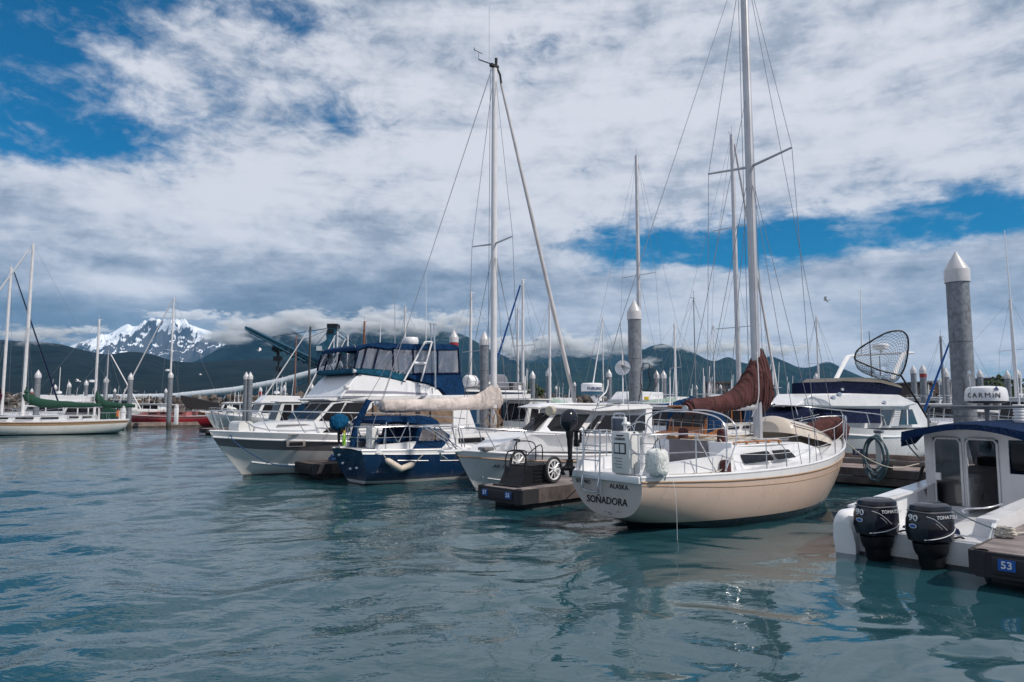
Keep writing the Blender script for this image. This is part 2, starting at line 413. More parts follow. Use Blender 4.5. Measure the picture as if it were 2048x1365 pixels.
range_obj('hills', [(1780, 800), (1850, 786), (1900, 780), (1960, 784), (2010, 779), (2060, 786), (2200, 780), (2500, 770)],
          2600, 1500, 900, m_forest, .16, 51, nx=200, nr=50, fr=400)

# ---- water: one radially graded sheet with real wavelets, fine ripples as bump
def water_sheet():
    nr, na = 900, 620
    rad = np.concatenate([np.geomspace(2.2, 90, nr - 60), np.geomspace(92, 30000, 60)])
    ang = np.linspace(-R(58), R(58), na)
    A, Rr = np.meshgrid(ang, rad); X, Y = Rr * np.sin(A), Rr * np.cos(A)
    rs = np.random.default_rng(11); Z = np.zeros_like(X)
    wx = X + (fbm(X / 1.9, Y / 1.9, 2, 3) - .5) * 1.1; wy = Y + (fbm(X / 2.1 + 9, Y / 2.1, 2, 4) - .5) * 1.1
    calm = 1 / (1 + np.exp(-((-X * .75 + Y * .35) - 1.0) / 2.2))            # rougher to the left and outwards
    for k in range(60):
        wl = rs.choice([.28, .4, .6, .85, 1.15, 1.6, 2.3, 3.2]) * rs.uniform(.8, 1.25)
        th = R(106) + rs.normal(0, .55 if wl < .7 else .8)
        a = .0052 * wl ** .95 * rs.uniform(.5, 1)
        loc = (.03 if wl < .5 else (.08 if wl < .8 else .17)) + (.7 if wl < .7 else .6) * calm
        fade = np.clip(1 - Rr * .0018 / wl * 9, 0, 1)
        ph = (wx * math.cos(th) + wy * math.sin(th)) * 2 * math.pi / wl + rs.uniform(0, 6.28)
        Z += a * loc * fade * np.sin(ph)
    Zc = np.zeros_like(X)
    for k in range(30):                      # lazy criss-cross wavelets in the sheltered water
        wl = rs.choice([.42, .55, .75, 1.0, 1.4]) * rs.uniform(.85, 1.2); th = rs.uniform(0, math.pi) if wl < 1.2 else R(100) + rs.normal(0, .5)
        Zc += (.0135 * wl / 6.283) * (wl ** .35) * np.clip(1 - Rr * .012 / wl, 0, 1) * np.sin((wx * math.cos(th) + wy * math.sin(th)) * 2 * math.pi / wl + rs.uniform(0, 6.28))
    Z = Z + Zc * (1 - .6 * calm) * 1.0
    patch = .55 + .9 * fbm(X / 7, Y / 4, 3, 12)
    return grid_obj('water', X, Y, Z * patch, m_water)
def water_fn():
    m = bpy.data.materials.new('water'); m.use_nodes = True; t = NT(m.node_tree); b = t.n['Principled BSDF']
    p = t.new('ShaderNodeNewGeometry').outputs['Position']
    n = t.noise(p, .12, 4, .5)
    t.put(b.inputs['Base Color'], t.mix(n, (.013, .055, .070, 1), (.019, .069, .085, 1)))
    b.inputs['Roughness'].default_value = .03; b.inputs['IOR'].default_value = 1.5
    x, y, z = t.sep(p)
    r = t.math('SQRT', t.math('ADD', t.math('MULTIPLY', x, x), t.math('MULTIPLY', y, y)))
    rip = t.math('ADD', t.noise(t.mapping(p, rot=(0, 0, R(-14)), scale=(.8, 1.2, 1)), 2.6, 3, .55, .6), t.math('MULTIPLY', t.noise(t.mapping(p, rot=(0, 0, R(-14)), scale=(.6, 1.2, 1)), 8.0, 2, .5), .28))
    rough_zone = t.ss(t.math('ADD', t.math('MULTIPLY', x, -.75), t.math('MULTIPLY', y, .35)), -3.0, 8.0)
    amt = t.math('MULTIPLY_ADD', rough_zone, .6, .006)
    bn = t.new('ShaderNodeBump'); bn.inputs['Strength'].default_value = 1; t.put(bn.inputs['Distance'], t.math('MULTIPLY', amt, .034))
    t.put(bn.inputs['Height'], rip); t.l.new(bn.outputs[0], b.inputs['Normal'])
    return m
m_water = water_fn()
water_sheet()
# ---------------------------------------------------------------- materials of the harbour
def gel(n, c, v=.05, **k): return mat(n, c, rough=k.pop('rough', .28), var=v, vscale=1.2, coat=.25, dirt=k.pop('dirt', ((c[0] * .62, c[1] * .60, c[2] * .55, 1), .28)), **k)
M_white = gel('white_gelcoat', (.74, .74, .76)); M_deck = gel('deck_gelcoat', (.70, .71, .73), rough=.45)
M_shell = gel('off_white_gelcoat', (.66, .655, .64)); M_grey = gel('grey_band', (.17, .16, .17), dirt=None)
M_cream = gel('cream_gelcoat', (.70, .57, .44), .04); M_navy = gel('navy_gelcoat', (.008, .032, .09), .12, rough=.2, dirt=((.05, .09, .17, 1), .3))
M_red = gel('red_hull', (.34, .014, .028)); M_green = gel('green_hull', (.05, .13, .12))
M_tan = mat('tan_stripe', (.36, .23, .14), rough=.4); M_dkgreen = mat('green_canvas', (.008, .05, .032), rough=.85, bump=.01, bscale=9)
M_boot = mat('antifouling', (.018, .024, .035), rough=.6, dirt=((.08, .09, .07, 1), .4)); M_bootb = mat('blue_boot', (.03, .07, .16), rough=.5)
M_steel = mat('stainless', (.62, .63, .66), rough=.22, metal=.9, var=.05); M_alu = mat('aluminium_spar', (.50, .50, .53), rough=.42, metal=.45, var=.14, vscale=1.5)
M_mastw = mat('painted_spar', (.62, .61, .63), rough=.38, var=.08, dirt=((.3, .29, .29, 1), .35)); M_mastd = mat('grey_spar', (.17, .18, .20), rough=.5)
M_mastbr = mat('wooden_spar', (.20, .075, .035), rough=.5); M_black = mat('black_plastic', (.010, .011, .014), rough=.45, spec=.3)
M_glass = mat('dark_glass', (.014, .014, .017), rough=.06, var=.3, spec=.35); M_teak = mat('teak', (.30, .13, .055), rough=.6, vscale=9, var=.3)
M_rope = mat('rope', (.50, .46, .40), rough=.9, bump=.004, bscale=160); M_ropeb = mat('blue_rope', (.02, .06, .16), rough=.9); M_roped = mat('dark_hose', (.07, .12, .15), rough=.5)
M_wire = mat('rigging_wire', (.22, .23, .26), rough=.4, metal=.5); M_wirel = mat('white_line', (.60, .60, .62), rough=.7)
M_rubber = mat('black_rubber', (.022, .022, .027), rough=.7); M_chrome = mat('lettering_white', (.75, .76, .8), rough=.4)
M_txt = mat('black_lettering', (.012, .012, .016), rough=.5); M_txtb = mat('blue_lettering', (.015, .04, .16), rough=.5)
M_bsign = mat('blue_sign', (.012, .09, .36), rough=.4); M_yell = mat('yellow_plastic', (.6, .42, .03), rough=.5); M_orange = mat('orange_plastic', (.55, .13, .03), rough=.6)
M_fender = mat('fender_vinyl', (.62, .54, .46), rough=.5, dirt=((.25, .2, .16, 1), .6)); M_curtain = mat('curtain', (.20, .14, .10), rough=.95, var=.3)
M_dark = mat('dark_interior', (.03, .028, .03), rough=.9)
def cloth_fn(t, co, c): return c
def cloth(n, c, bs=7, bd=.05, var=.25):
    m = mat(n, c, rough=.92, var=var, vscale=2.2, bump=bd, bscale=bs, spec=.15); return m
M_blue = cloth('blue_canvas', (.006, .034, .10)); M_maroon = cloth('maroon_canvas', (.085, .036, .036), 5, .035); M_beige = cloth('beige_canvas', (.56, .49, .46), 4, .022)
M_tealc = cloth('teal_canvas', (.012, .08, .14)); M_navyc = cloth('navy_canvas', (.008, .014, .045)); M_pale = cloth('pale_green_canvas', (.33, .44, .38)); M_bag = cloth('white_bag', (.74, .76, .74), 14, .02)
M_greyc = cloth('grey_canvas', (.16, .15, .16), 9, .03); M_purp = cloth('purple_canvas', (.05, .015, .03))
def plank_fn(axis='Y', w=.14, dark=.35):
    def fn(t, co, c):
        x, y, z = t.sep(co); a = y if axis == 'Y' else x
        fr = t.math('FRACT', t.math('DIVIDE', a, w)); gap = t.math('LESS_THAN', fr, .07)
        idn = t.new('ShaderNodeTexWhiteNoise', noise_dimensions='1D'); t.put(idn.inputs['W'], t.math('FLOOR', t.math('DIVIDE', a, w)))
        gr = t.noise(t.mapping(co, scale=((2, 40, 10) if axis == 'Y' else (40, 2, 10))), 1.2, 5, .7)
        k = t.math('ADD', t.math('MULTIPLY', idn.outputs[0], .35), t.math('MULTIPLY_ADD', gr, .7, .4))
        c = t.mix(1.0, c, t.comb(k, k, k), 'MULTIPLY')
        return t.mix(gap, c, (.02, .017, .016, 1))
    return fn
M_plank = mat('deck_planks', (.23, .195, .19), rough=.85, fn=plank_fn('X', .15), vscale=2, var=.3)
M_fascia = mat('weathered_timber', (.085, .068, .065), rough=.85, var=.45, vscale=2.5, bump=.006, bscale=30, dirt=((.2, .17, .15, 1), .4))
M_timb = mat('pale_timber', (.24, .185, .165), rough=.85, var=.35, vscale=2.5, bump=.006, bscale=25, dirt=((.08, .06, .055, 1), .5))
M_float = mat('pontoon', (.04, .042, .045), rough=.8, var=.4, dirt=((.25, .25, .25, 1), .5), vscale=1.6)
def pile_fn(t, co, c):
    v = t.new('ShaderNodeTexVoronoi'); t.put(v.inputs['Vector'], t.mapping(co, scale=(9, 9, 6))); v.inputs['Scale'].default_value = 1.6
    z = t.sep(co)[2]
    c = t.mix(t.ss(t.sep(v.outputs['Color'])[0], .1, .9), (.16, .175, .20, 1), (.23, .245, .275, 1))
    st = t.noise(t.mapping(co, scale=(3, 3, .5)), 1.3, 4, .7)
    c = t.mix(t.ss(st, .58, .74), c, (.10, .09, .10, 1))
    ru = t.noise(t.mapping(co, scale=(7, 7, .35)), 1.0, 5, .75)
    c = t.mix(t.math('MULTIPLY', t.ss(ru, .60, .72), .6), c, (.16, .085, .05, 1))
    ring = t.math('LESS_THAN', t.math('FRACT', t.math('DIVIDE', z, 2.05)), .012)
    c = t.mix(ring, c, (.09, .09, .10, 1))
    wet = t.ss(t.math('ADD', z, t.math('MULTIPLY', st, .8)), 1.5, .7)
    return t.mix(wet, c, (.05, .045, .035, 1))
M_pile = mat('galvanised_pile', rough=.55, fn=pile_fn, metal=.25); M_cap = gel('white_cone_cap', (.54, .53, .55), dirt=((.33, .30, .25, 1), .5)); M_capr = mat('red_band', (.30, .02, .025), rough=.5)

EX, EY = Vector((math.cos(R(43)), math.sin(R(43)), 0)), Vector((math.sin(R(43)), -math.cos(R(43)), 0))
A43 = R(43)

# ---------------------------------------------------------------- docks
def finger(name, label, corner, L, W=1.45, signs=(), rev=False, mt=None):
    """finger float: local x runs inward from the tip, local y from the far edge towards the camera (negative)"""
    r = thing(name, label, 'dock', (corner.x, corner.y, 0), A43)
    MB().box((L / 2, -W / 2, .451), (L - .04, W - .10, .07)).build('decking', mt or M_plank, r, 0)
    b = MB()
    for y in (-.045, -W + .045): b.box((L / 2 + .1, y, .315), (L - .2, .09, .33))
    for y in (-.02, -W + .02):
        for k in range(int(L / 1.2)): b.lathe([(.022, -.03), (.022, .03)], (.7 + k * 1.2, y, .33), 8, axis=(0, 1, 0))
    b.build('side_board', M_fascia, r)
    b = MB()
    pl = [(0.05, -W - .02), (0.0, -W + .06), (0, -.06), (.05, .02), (.55, .03), (.55, -W - .03)]
    b.prism([(p[0], p[1], .16) for p in pl], (0, 0, .313)); b.box((.02, -W / 2, .32), (.10, W - .5, .22), bev=.02)
    for y in (-.13, -W + .13): b.tube([(.06, y, .15), (.06, y, .486)], .085, 12)
    b.build('end_bumper', M_rubber, r)
    for i in range(int(L / 3.6) + 1):
        MB().box((1.6 + i * 3.4, -W / 2, -.02), (2.3, W - .24, .34), bev=.05).build('pontoon', M_float, r)
    for (s, y) in signs:
        p = MB().box((-.036, y, .34), (.012, .19, .14)).build('number_plate', M_bsign, r, 0)
        text(s, .13, frame_m((-.045, y, .34), (0, -1, 0), (0, 0, 1)), M_chrome, p, 'number', .002, bold=.002)
    return r
c53 = ground(1937, 1099, .48); c57 = ground(954, 970, .48); c59 = ground(588, 924, .48); c61 = ground(398, 857, .48)
finger('finger_dock', 'dark float with grey planks and a blue 53 plate beside the twin outboards', c53, 9.8, 1.5, [('53', -.42)])
finger('finger_dock', 'dark float with 57 and 55 plates, carrying the black dock cart', c57, 10.9, 1.5, [('57', -.32), ('55', -1.12)])
finger('finger_dock', 'brown timber float between the grey banded motor yacht and the navy sailboat', c59, 11.5, 1.5, mt=M_fascia)
finger('finger_dock', 'dark float end with a loose tarp just beyond the motor yacht bow', c61, 14, 1.5, mt=M_timb)
# cleat on the 53 float
def cleat(p, parent=None, s=1.0):
    b = MB().tube([(-.14 * s, 0, .09 * s), (-.05 * s, 0, .07 * s), (.05 * s, 0, .07 * s), (.14 * s, 0, .09 * s)], [.012 * s, .02 * s, .02 * s, .012 * s], 8)
    b.box((-.04 * s, 0, .03 * s), (.03 * s, .04 * s, .07 * s)); b.box((.04 * s, 0, .03 * s), (.03 * s, .04 * s, .07 * s)); return b
def on57(x, y, z=.482): return Vector((c57.x, c57.y, 0)) + EX * x + EY * (-y) + Vector((0, 0, z))
def on53(x, y, z=.482): return Vector((c53.x, c53.y, 0)) + EX * x + EY * (-y) + Vector((0, 0, z))
o = cleat(None).build('mooring_cleat', M_steel, loc=on53(1.25, -.14), rotz=A43); tag(o, 'grey cleat wrapped with pale rope on the corner of the 53 float', 'cleat')
o = cleat(None).build('mooring_cleat', M_fascia, loc=on57(2.4, -1.3), rotz=A43); tag(o, 'cleat under the rope heap on the float with 57 and 55 plates', 'cleat')
# main walkway
wk0 = Vector((9.8, 21.2, 0)) - EY * 26
r = thing('walkway', 'long timber main float running behind the moored boats', 'dock', wk0, A43 - R(90)); WL_ = 58
MB().box((WL_ / 2, 1.25, .445), (WL_, 2.4, .07)).build('decking', mat('walkway_planks', (.27, .215, .20), rough=.85, fn=plank_fn('X', .15), var=.3), r, 0)
b = MB()
for y in (-.03, 2.53):
    b.box((WL_ / 2, y, .40), (WL_, .12, .22)); b.box((WL_ / 2, y - .03 if y < 0 else y + .03, .17), (WL_, .10, .20))
b.build('side_board', M_fascia, r)
b = MB()
for y in (.06, 2.44): b.box((WL_ / 2, y, .71), (WL_, .16, .15), bev=.015)
b.build('bull_rail', M_timb, r)
b = MB()
for k in range(int(WL_ / 2.4)):
    for y in (.06, 2.44): b.box((1 + k * 2.4, y, .56), (.3, .14, .16))
b.build('rail_block', M_fascia, r)
b = MB()
for k in range(16): b.box((2 + k * 3.6, 1.25, -.02), (2.6, 2.2, .3))
b.build('pontoon', M_float, r)

# ---------------------------------------------------------------- piles
def pile_at(u, v, Y, dia, label, red=0, name='steel_pile', group='steel mooring piles with white cone caps'):
    top = at(u, v, Y); rr = dia / 2; h = top.z
    p = thing(name, label, 'pile', (top.x, top.y, 0), group=group)
    n = 28 if Y < 40 else 12
    MB().lathe([(rr, -1.0), (rr, h - rr * 3.0)], n=n).build('shaft', M_pile, p)
    c1 = rr * 1.12
    MB().lathe([(c1, h - rr * 3.1), (c1, h - rr * 1.9), (c1 * .98, h - rr * 1.8), (.02, h)], n=n).build('cap', M_cap, p)
    if red: MB().lathe([(rr * 1.06, h - rr * (3.1 + red)), (rr * 1.06, h - rr * 3.1)], n=n).build('reflective_band', M_capr, p)
    if Y < 40:
        MB().lathe([(rr * 1.25, .42), (rr * 1.25, .58)], n=n).build('collar', M_fascia, p)
    return p
pile_at(1911, 504, 19.3, .57, 'biggest steel pile, rising behind the blue canopy pilothouse boat')
pile_at(1268, 600, 26.5, .50, 'tall thick pile beside the furled landing net behind the cruiser roof')
pile_at(969, 663, 36, .48, 'thick pile behind the beige boom boat mast and blue houseboat')
pile_at(908, 660, 38, .46, 'pile with a bold red band above the blue flybridge canvas', 1.9)
PL = [  # u, v top, distance, label, red
 (77, 740, 58, 'thick pile standing behind the white sloop mast at the left edge', 0), (111, 769, 90, 'pile first to the right of the thick left edge pile', 0), (139, 764, 88, 'pile in line with the middle of the white sloop green boom cover', 0),
 (173, 760, 84, 'pile just left of the second green boom cover', 0), (213, 753, 76, 'pile passing behind the second green boom cover', 0), (230, 777, 110, 'short pile between the green boom cover and the dock end', 0),
 (262, 746, 67, 'pile at the outer end of the long dock by the red boat bow', 0), (332, 777, 100, 'thin short pile close behind the dock pile by the red boat', 0), (342, 742, 67, 'pile on the long dock amidships of the red boat', 0),
 (64, 777, 105, 'short red capped pile behind the white sloop wheelhouse neighbour', 1.6),
 (493, 744, 62, 'left one of the twin piles beyond the motor yacht bow', 0), (501, 744, 62, 'right one of the twin piles beyond the motor yacht bow', 0),
 (521.5, 774, 92, 'pile with a red band beside the twin piles', 2.6), (569, 770, 84, 'pile behind the small white cabin cruisers under the conveyor', 0), (624, 767, 80, 'pile right of the blackened mast under the conveyor', 0),
 (662, 775, 90, 'short pile by the ship loader legs left of the flybridge', 0), (686, 763, 78, 'pile nearest the left end of the flybridge brow', 0),
 (980, 757, 70, 'pile top peeping over the dark dinghy on the blue houseboat', 0), (1065, 742, 60, 'pile left of the slanting furled forestay above the rocks', 0), (1097, 736, 56, 'pile touching a mast just left of the furled forestay', 0),
 (1112, 772, 115, 'tiny far pile right against the rocks by the radar', 0), (1149, 764, 100, 'small pile left of the white radar drum', 0), (1218, 739, 60, 'pile between the radar drum and the steel dish', 0),
 (1313, 741, 58, 'left one of the pair of piles right of the landing net', 0), (1327, 741, 58, 'right one of the pair of piles right of the landing net', 0),
 (1392, 770, 96, 'small plain pile over the maroon boom end', 0), (1418, 768, 98, 'small pile with a red band over the maroon boom', 2.6), (1441, 769, 100, 'small pile beside the timber tower over the maroon boom', 0), (1480, 751, 72, 'pile cut by the maroon sail cover slope', 0),
 (1632, 746, 66, 'pile seen left of the dark flybridge windscreen', 0), (1623, 763, 84, 'low pile touching the corner of the dark flybridge windscreen', 0),
 (1826, 731, 58, 'pile with a bent lamp arm right of the big landing net', 0), (1845, 729, 50, 'pile with red framed notice right of the big landing net', 1.2), (1890, 735, 48, 'pile just left of the biggest pile', 0), (1881, 757, 70, 'short pile tucked beside the pile left of the biggest one', 0),
 (1959, 739, 60, 'pile behind the tan canvas roof above the radar dome', 0), (2014, 741, 56, 'pile right of the grey shed above the radar dome', 0), (2035, 740, 54, 'pile at the right edge of the picture by the tall mast', 0)]
for u, v, Y, lb, rd in PL: pile_at(u, v, Y, .44 if Y < 90 else .40, lb, rd)
# ---------------------------------------------------------------- breakwater
def breakwater():
    rs = random.Random(4); b = MB()
    bm = bmesh.new(); bmesh.ops.create_icosphere(bm, subdivisions=1, radius=1); base = [v.co.copy() for v in bm.verts]; bm.verts.index_update()
    faces = [tuple(v.index for v in f.verts) for f in bm.faces]; bm.free()
    def rock(p, s, mi):
        q = Matrix.Rotation(rs.uniform(0, 6.28), 3, Vector((rs.gauss(0, 1), rs.gauss(0, 1), rs.gauss(0, 1))))
        sc = Vector((s * rs.uniform(.7, 1.5), s * rs.uniform(.6, 1.1), s * rs.uniform(.5, .85)))
        b.add([q @ Vector((v.x * sc.x * rs.uniform(.8, 1.15), v.y * sc.y * rs.uniform(.8, 1.15), v.z * sc.z)) + p for v in base], faces, mi)
    # crest line in plan: from far left to the right edge
    segs = [((-118, 122), (-20, 112), 3.9), ((-20, 112), (60, 118), 3.3), ((60, 118), (150, 128), 3.5)]
    for (a, c, h) in segs:
        a, c = Vector((*a, 0)), Vector((*c, 0)); d = c - a; n = int(d.length / .62); pn = Vector((d.y, -d.x, 0)).normalized()
        for i in range(n):
            for j in range(8):
                t = i / n + rs.uniform(-.3, .3) / n; k = j / 7
                hh = h + .5 * math.sin(i * .05) - .4
                p = a + d * t + pn * (k * 6.5 + rs.uniform(-.4, .4)); p.z = hh * (1 - k) + rs.uniform(-.25, .3)
                rock(p, rs.uniform(.35, .85), rs.choice([0, 0, 1, 2]))
    o = b.build('breakwater_rocks', [mat('rock_brown', (.115, .092, .078), rough=.9, var=.5, vscale=.8), mat('rock_grey', (.19, .18, .17), rough=.9, var=.5, vscale=.8), mat('rock_dark', (.05, .045, .042), rough=.95, var=.5, vscale=.8)], smooth=0)
    tag(o, kind='stuff')
    core = MB()
    for (a, c, h) in segs:
        a, c = Vector((*a, 0)), Vector((*c, 0)); d = c - a; pn = Vector((d.y, -d.x, 0)).normalized()
        pr = [a + pn * 6.5 + Vector((0, 0, -1)), a + Vector((0, 0, h - .9)), a - pn * 5 + Vector((0, 0, h - .9)), a - pn * 10 + Vector((0, 0, -1))]
        core.prism(pr, d)
    tag(core.build('breakwater_core', mat('rock_dark'), smooth=0), kind='structure')
breakwater()
# scrub behind the breakwater at the right
def scrub(p, w, h, n, name='shrub', label=None):
    rs = random.Random(int(p.x * 7)); b = MB()
    for i in range(n):
        a = rs.uniform(0, 6.28); r_ = math.sqrt(rs.random()) * w; z = rs.random() * h * (1 - (r_ / w) ** 2 * .6)
        c = p + Vector((math.cos(a) * r_, math.sin(a) * r_, z)); s = rs.uniform(.12, .3)
        u_, v_ = Vector((rs.gauss(0, 1), rs.gauss(0, 1), rs.gauss(0, 1))).normalized() * s, Vector((rs.gauss(0, 1), rs.gauss(0, 1), rs.gauss(0, 1))).normalized() * s
        b.add([c - u_, c + v_, c + u_, c - v_], [(0, 1, 2, 3)], rs.choice([0, 1]))
    return tag(b.build(name, [mat('leaf_olive', (.07, .085, .02), rough=.8), mat('leaf_green', (.03, .06, .02), rough=.8)], smooth=0), label, 'shrub')
scrub(at(1650, 796, 112), 5, 2.6, 1500, label='olive scrub on the breakwater top left of the dark windscreen')
scrub(at(1058, 792, 112), 2.5, 2.2, 700, label='dark bush on the rocks right of the blue houseboat')
scrub(at(2010, 800, 75), 4, 2.6, 1100, label='dark green bush between the piles at the right edge')

# ---------------------------------------------------------------- coal conveyor and ship loader
M_conv = gel('pale_tube', (.50, .55, .60)); M_teal = mat('teal_steel', (.006, .070, .125), rough=.55, var=.3, vscale=.25, dirt=((.03, .05, .06, 1), .6)); M_tealp = mat('teal_panel', (.02, .13, .18), rough=.5, var=.2, vscale=.3)
YC = 230.0
cpts = [at(u, v, YC) for u, v in [(-60, 796), (120, 797), (300, 795), (345, 794), (470, 781), (560, 764), (640, 742), (683, 729)]]
r = thing('conveyor', 'long pale tubular conveyor climbing over the breakwater to the loader', 'conveyor', (cpts[0].x, cpts[0].y, 0))
rel = [p - r.location for p in cpts]
MB().tube(rel, 1.15, 12).build('tube', M_conv, r)
b = MB()
for i in range(len(rel) - 1):
    a, c = rel[i], rel[i + 1]; n = max(1, int((c - a).length / 3.4))
    for k in range(n + 1):
        p = a.lerp(c, k / n); b.lathe([(1.24, -.12), (1.24, .12)], p, 10, axis=(c - a))
b.build('band', M_cap, r)
b = MB()
lo = [p - Vector((0, 0, 2.5)) for p in rel]; b.tube(lo, .22, 6)
for i in range(3, len(rel) - 1):
    a, c = rel[i], rel[i + 1]; n = max(2, int((c - a).length / 3))
    for k in range(n):
        p, q_ = a.lerp(c, k / n), a.lerp(c, (k + .5) / n); d = Vector((0, 0, 2.5)); b.tube([p - d, q_ - d * .3], .10, 4); b.tube([q_ - d * .3, a.lerp(c, (k + 1) / n) - d], .10, 4)
b.build('truss', M_teal, r)
for (u, v) in [(300, 795), (455, 783), (560, 764)]:
    p = at(u, v, YC) - r.location; b = MB()
    b.tube([p, Vector((p.x - 2.4, p.y, 0))], .3, 6); b.tube([p, Vector((p.x + 2.4, p.y, 0))], .3, 6); b.tube([(p.x - 1.2, p.y, p.z / 2), (p.x + 1.2, p.y, p.z / 2)], .2, 6)
    b.build('trestle', M_conv, r)
# loader
YL = 245.0
def lp(u, v, dy=0.0): return at(u, v, YL) - LR.location + Vector((0, dy, 0))
LR = thing('ship_loader', 'tall teal steel ship loader with a long raised boom', 'loader', (at(690, 800, YL).x, YL, 0))
def truss_box(name, top, bot, dy, m, solid=False):
    b = MB(); n = len(top)
    for d in (-dy, dy):
        b.tube([p + Vector((0, d, 0)) for p in top], .35, 6); b.tube([p + Vector((0, d, 0)) for p in bot], .35, 6)
    for i in range(n):
        b.tube([top[i] - Vector((0, dy, 0)), bot[i] - Vector((0, dy, 0))], .18, 4); b.tube([top[i] - Vector((0, dy, 0)), top[i] + Vector((0, dy, 0))], .18, 4)
        if i < n - 1: b.tube([bot[i] - Vector((0, dy, 0)), top[i + 1] - Vector((0, dy, 0))], .16, 4); b.tube([bot[i] + Vector((0, dy, 0)), top[i + 1] + Vector((0, dy, 0))], .16, 4)
    return b.build(name, m, LR)
bt = [lp(u, v) for u, v in [(494, 655)]] + [lp(494 + (665 - 494) * t, 655 + (736 - 655) * t) for t in [k / 14 for k in range(1, 15)]]
bb = [lp(494, 659)] + [lp(494 + (660 - 494) * t, 661 + (749 - 661) * t) for t in [k / 14 for k in range(1, 15)]]
truss_box('boom', bt, bb, 1.6, M_teal)
b = MB(); b.prism([bt[0] + Vector((0, -1.4, 0)), bt[-1] + Vector((0, -1.4, 0)), bt[-1] + Vector((0, -1.4, -1.4)), bt[0] + Vector((0, -1.4, -.7))], (0, 2.8, 0)); b.build('boom_cover', M_tealp, LR)
b = MB(); b.tube([lp(550, 690), lp(640, 738)], .7, 8); b.tube([lp(548, 694), lp(560, 700)], 1.6, 8)
for k in range(9): b.tube([lp(552 + k * 11, 692 + k * 5.7), lp(552 + k * 11, 699 + k * 5.7)], .3, 4)
b.build('boom_conveyor', M_black, LR)
b = MB(); b.tube([lp(556, 700), lp(556, 716)], .55, 8); b.box(lp(556, 718), (2.8, 2, 1.6)); b.tube([lp(557, 718), lp(557, 736)], .3, 6); b.box(lp(558, 739), (1.7, 1.6, 1.9))
b.build('loading_spout', M_black, LR)
b = MB()   # tower
b.prism([lp(660, 654, -2), lp(674, 654, -2), lp(672, 668, -2), lp(676, 700, -2), lp(680, 770, -2), lp(668, 790, -2), lp(662, 790, -2), lp(652, 745, -2), lp(657, 700, -2), lp(655, 668, -2)], (0, 4, 0))
b.build('tower', M_teal, LR, 0)
b = MB(); b.box(lp(667, 653), (3.6, 4.4, 1.4)); b.box(lp(664, 664), (2.2, 4.6, 1.4)); b.build('tower_head', M_black, LR)
b = MB(); b.prism([lp(640, 694, -4), lp(663, 680, -4), lp(672, 712, -4), lp(640, 712, -4)], (0, 3, 0)); b.box(lp(645, 699, -4.3), (1.8, .4, 1.6), mi=1); b.build('operator_cab', [M_teal, M_conv], LR, 0)
b = MB()   # machinery house at the right
b.prism([lp(685, 700, -3), lp(716, 700, -3), lp(718, 728, -3), lp(685, 728, -3)], (0, 8, 0))
for k in range(13): b.box(lp(686 + k * 2.4, 714, -3.1), (.12, .14, 4.6), mi=1)
b.build('machine_house', [M_tealp, M_teal], LR, 0)
b = MB(); b.prism([lp(674, 728, -3), lp(722, 728, -3), lp(722, 733, -3), lp(674, 733, -3)], (0, 7, 0))
b.prism([lp(672, 733, -2), lp(702, 733, -2), lp(699, 796, -2), lp(676, 796, -2)], (0, 4, 0)); b.build('pedestal', M_teal, LR, 0)
b = MB()
for (a, c) in [((640, 742), (668, 700)), ((636, 712), (668, 664)), ((676, 700), (716, 740)), ((672, 668), (720, 700))]: b.tube([lp(*a, -2), lp(*c, -2)], .25, 5)
b.build('brace', M_teal, LR)
b = MB()
for (a, c) in [((655, 658), (560, 672)), ((656, 660), (600, 683)), ((657, 661), (625, 700)), ((660, 656), (545, 674)), ((674, 658), (722, 690)), ((674, 662), (730, 702)), ((674, 660), (745, 720))]: b.tube([lp(*a), lp(*c)], .10, 4)
b.build('stay_cable', M_teal, LR)
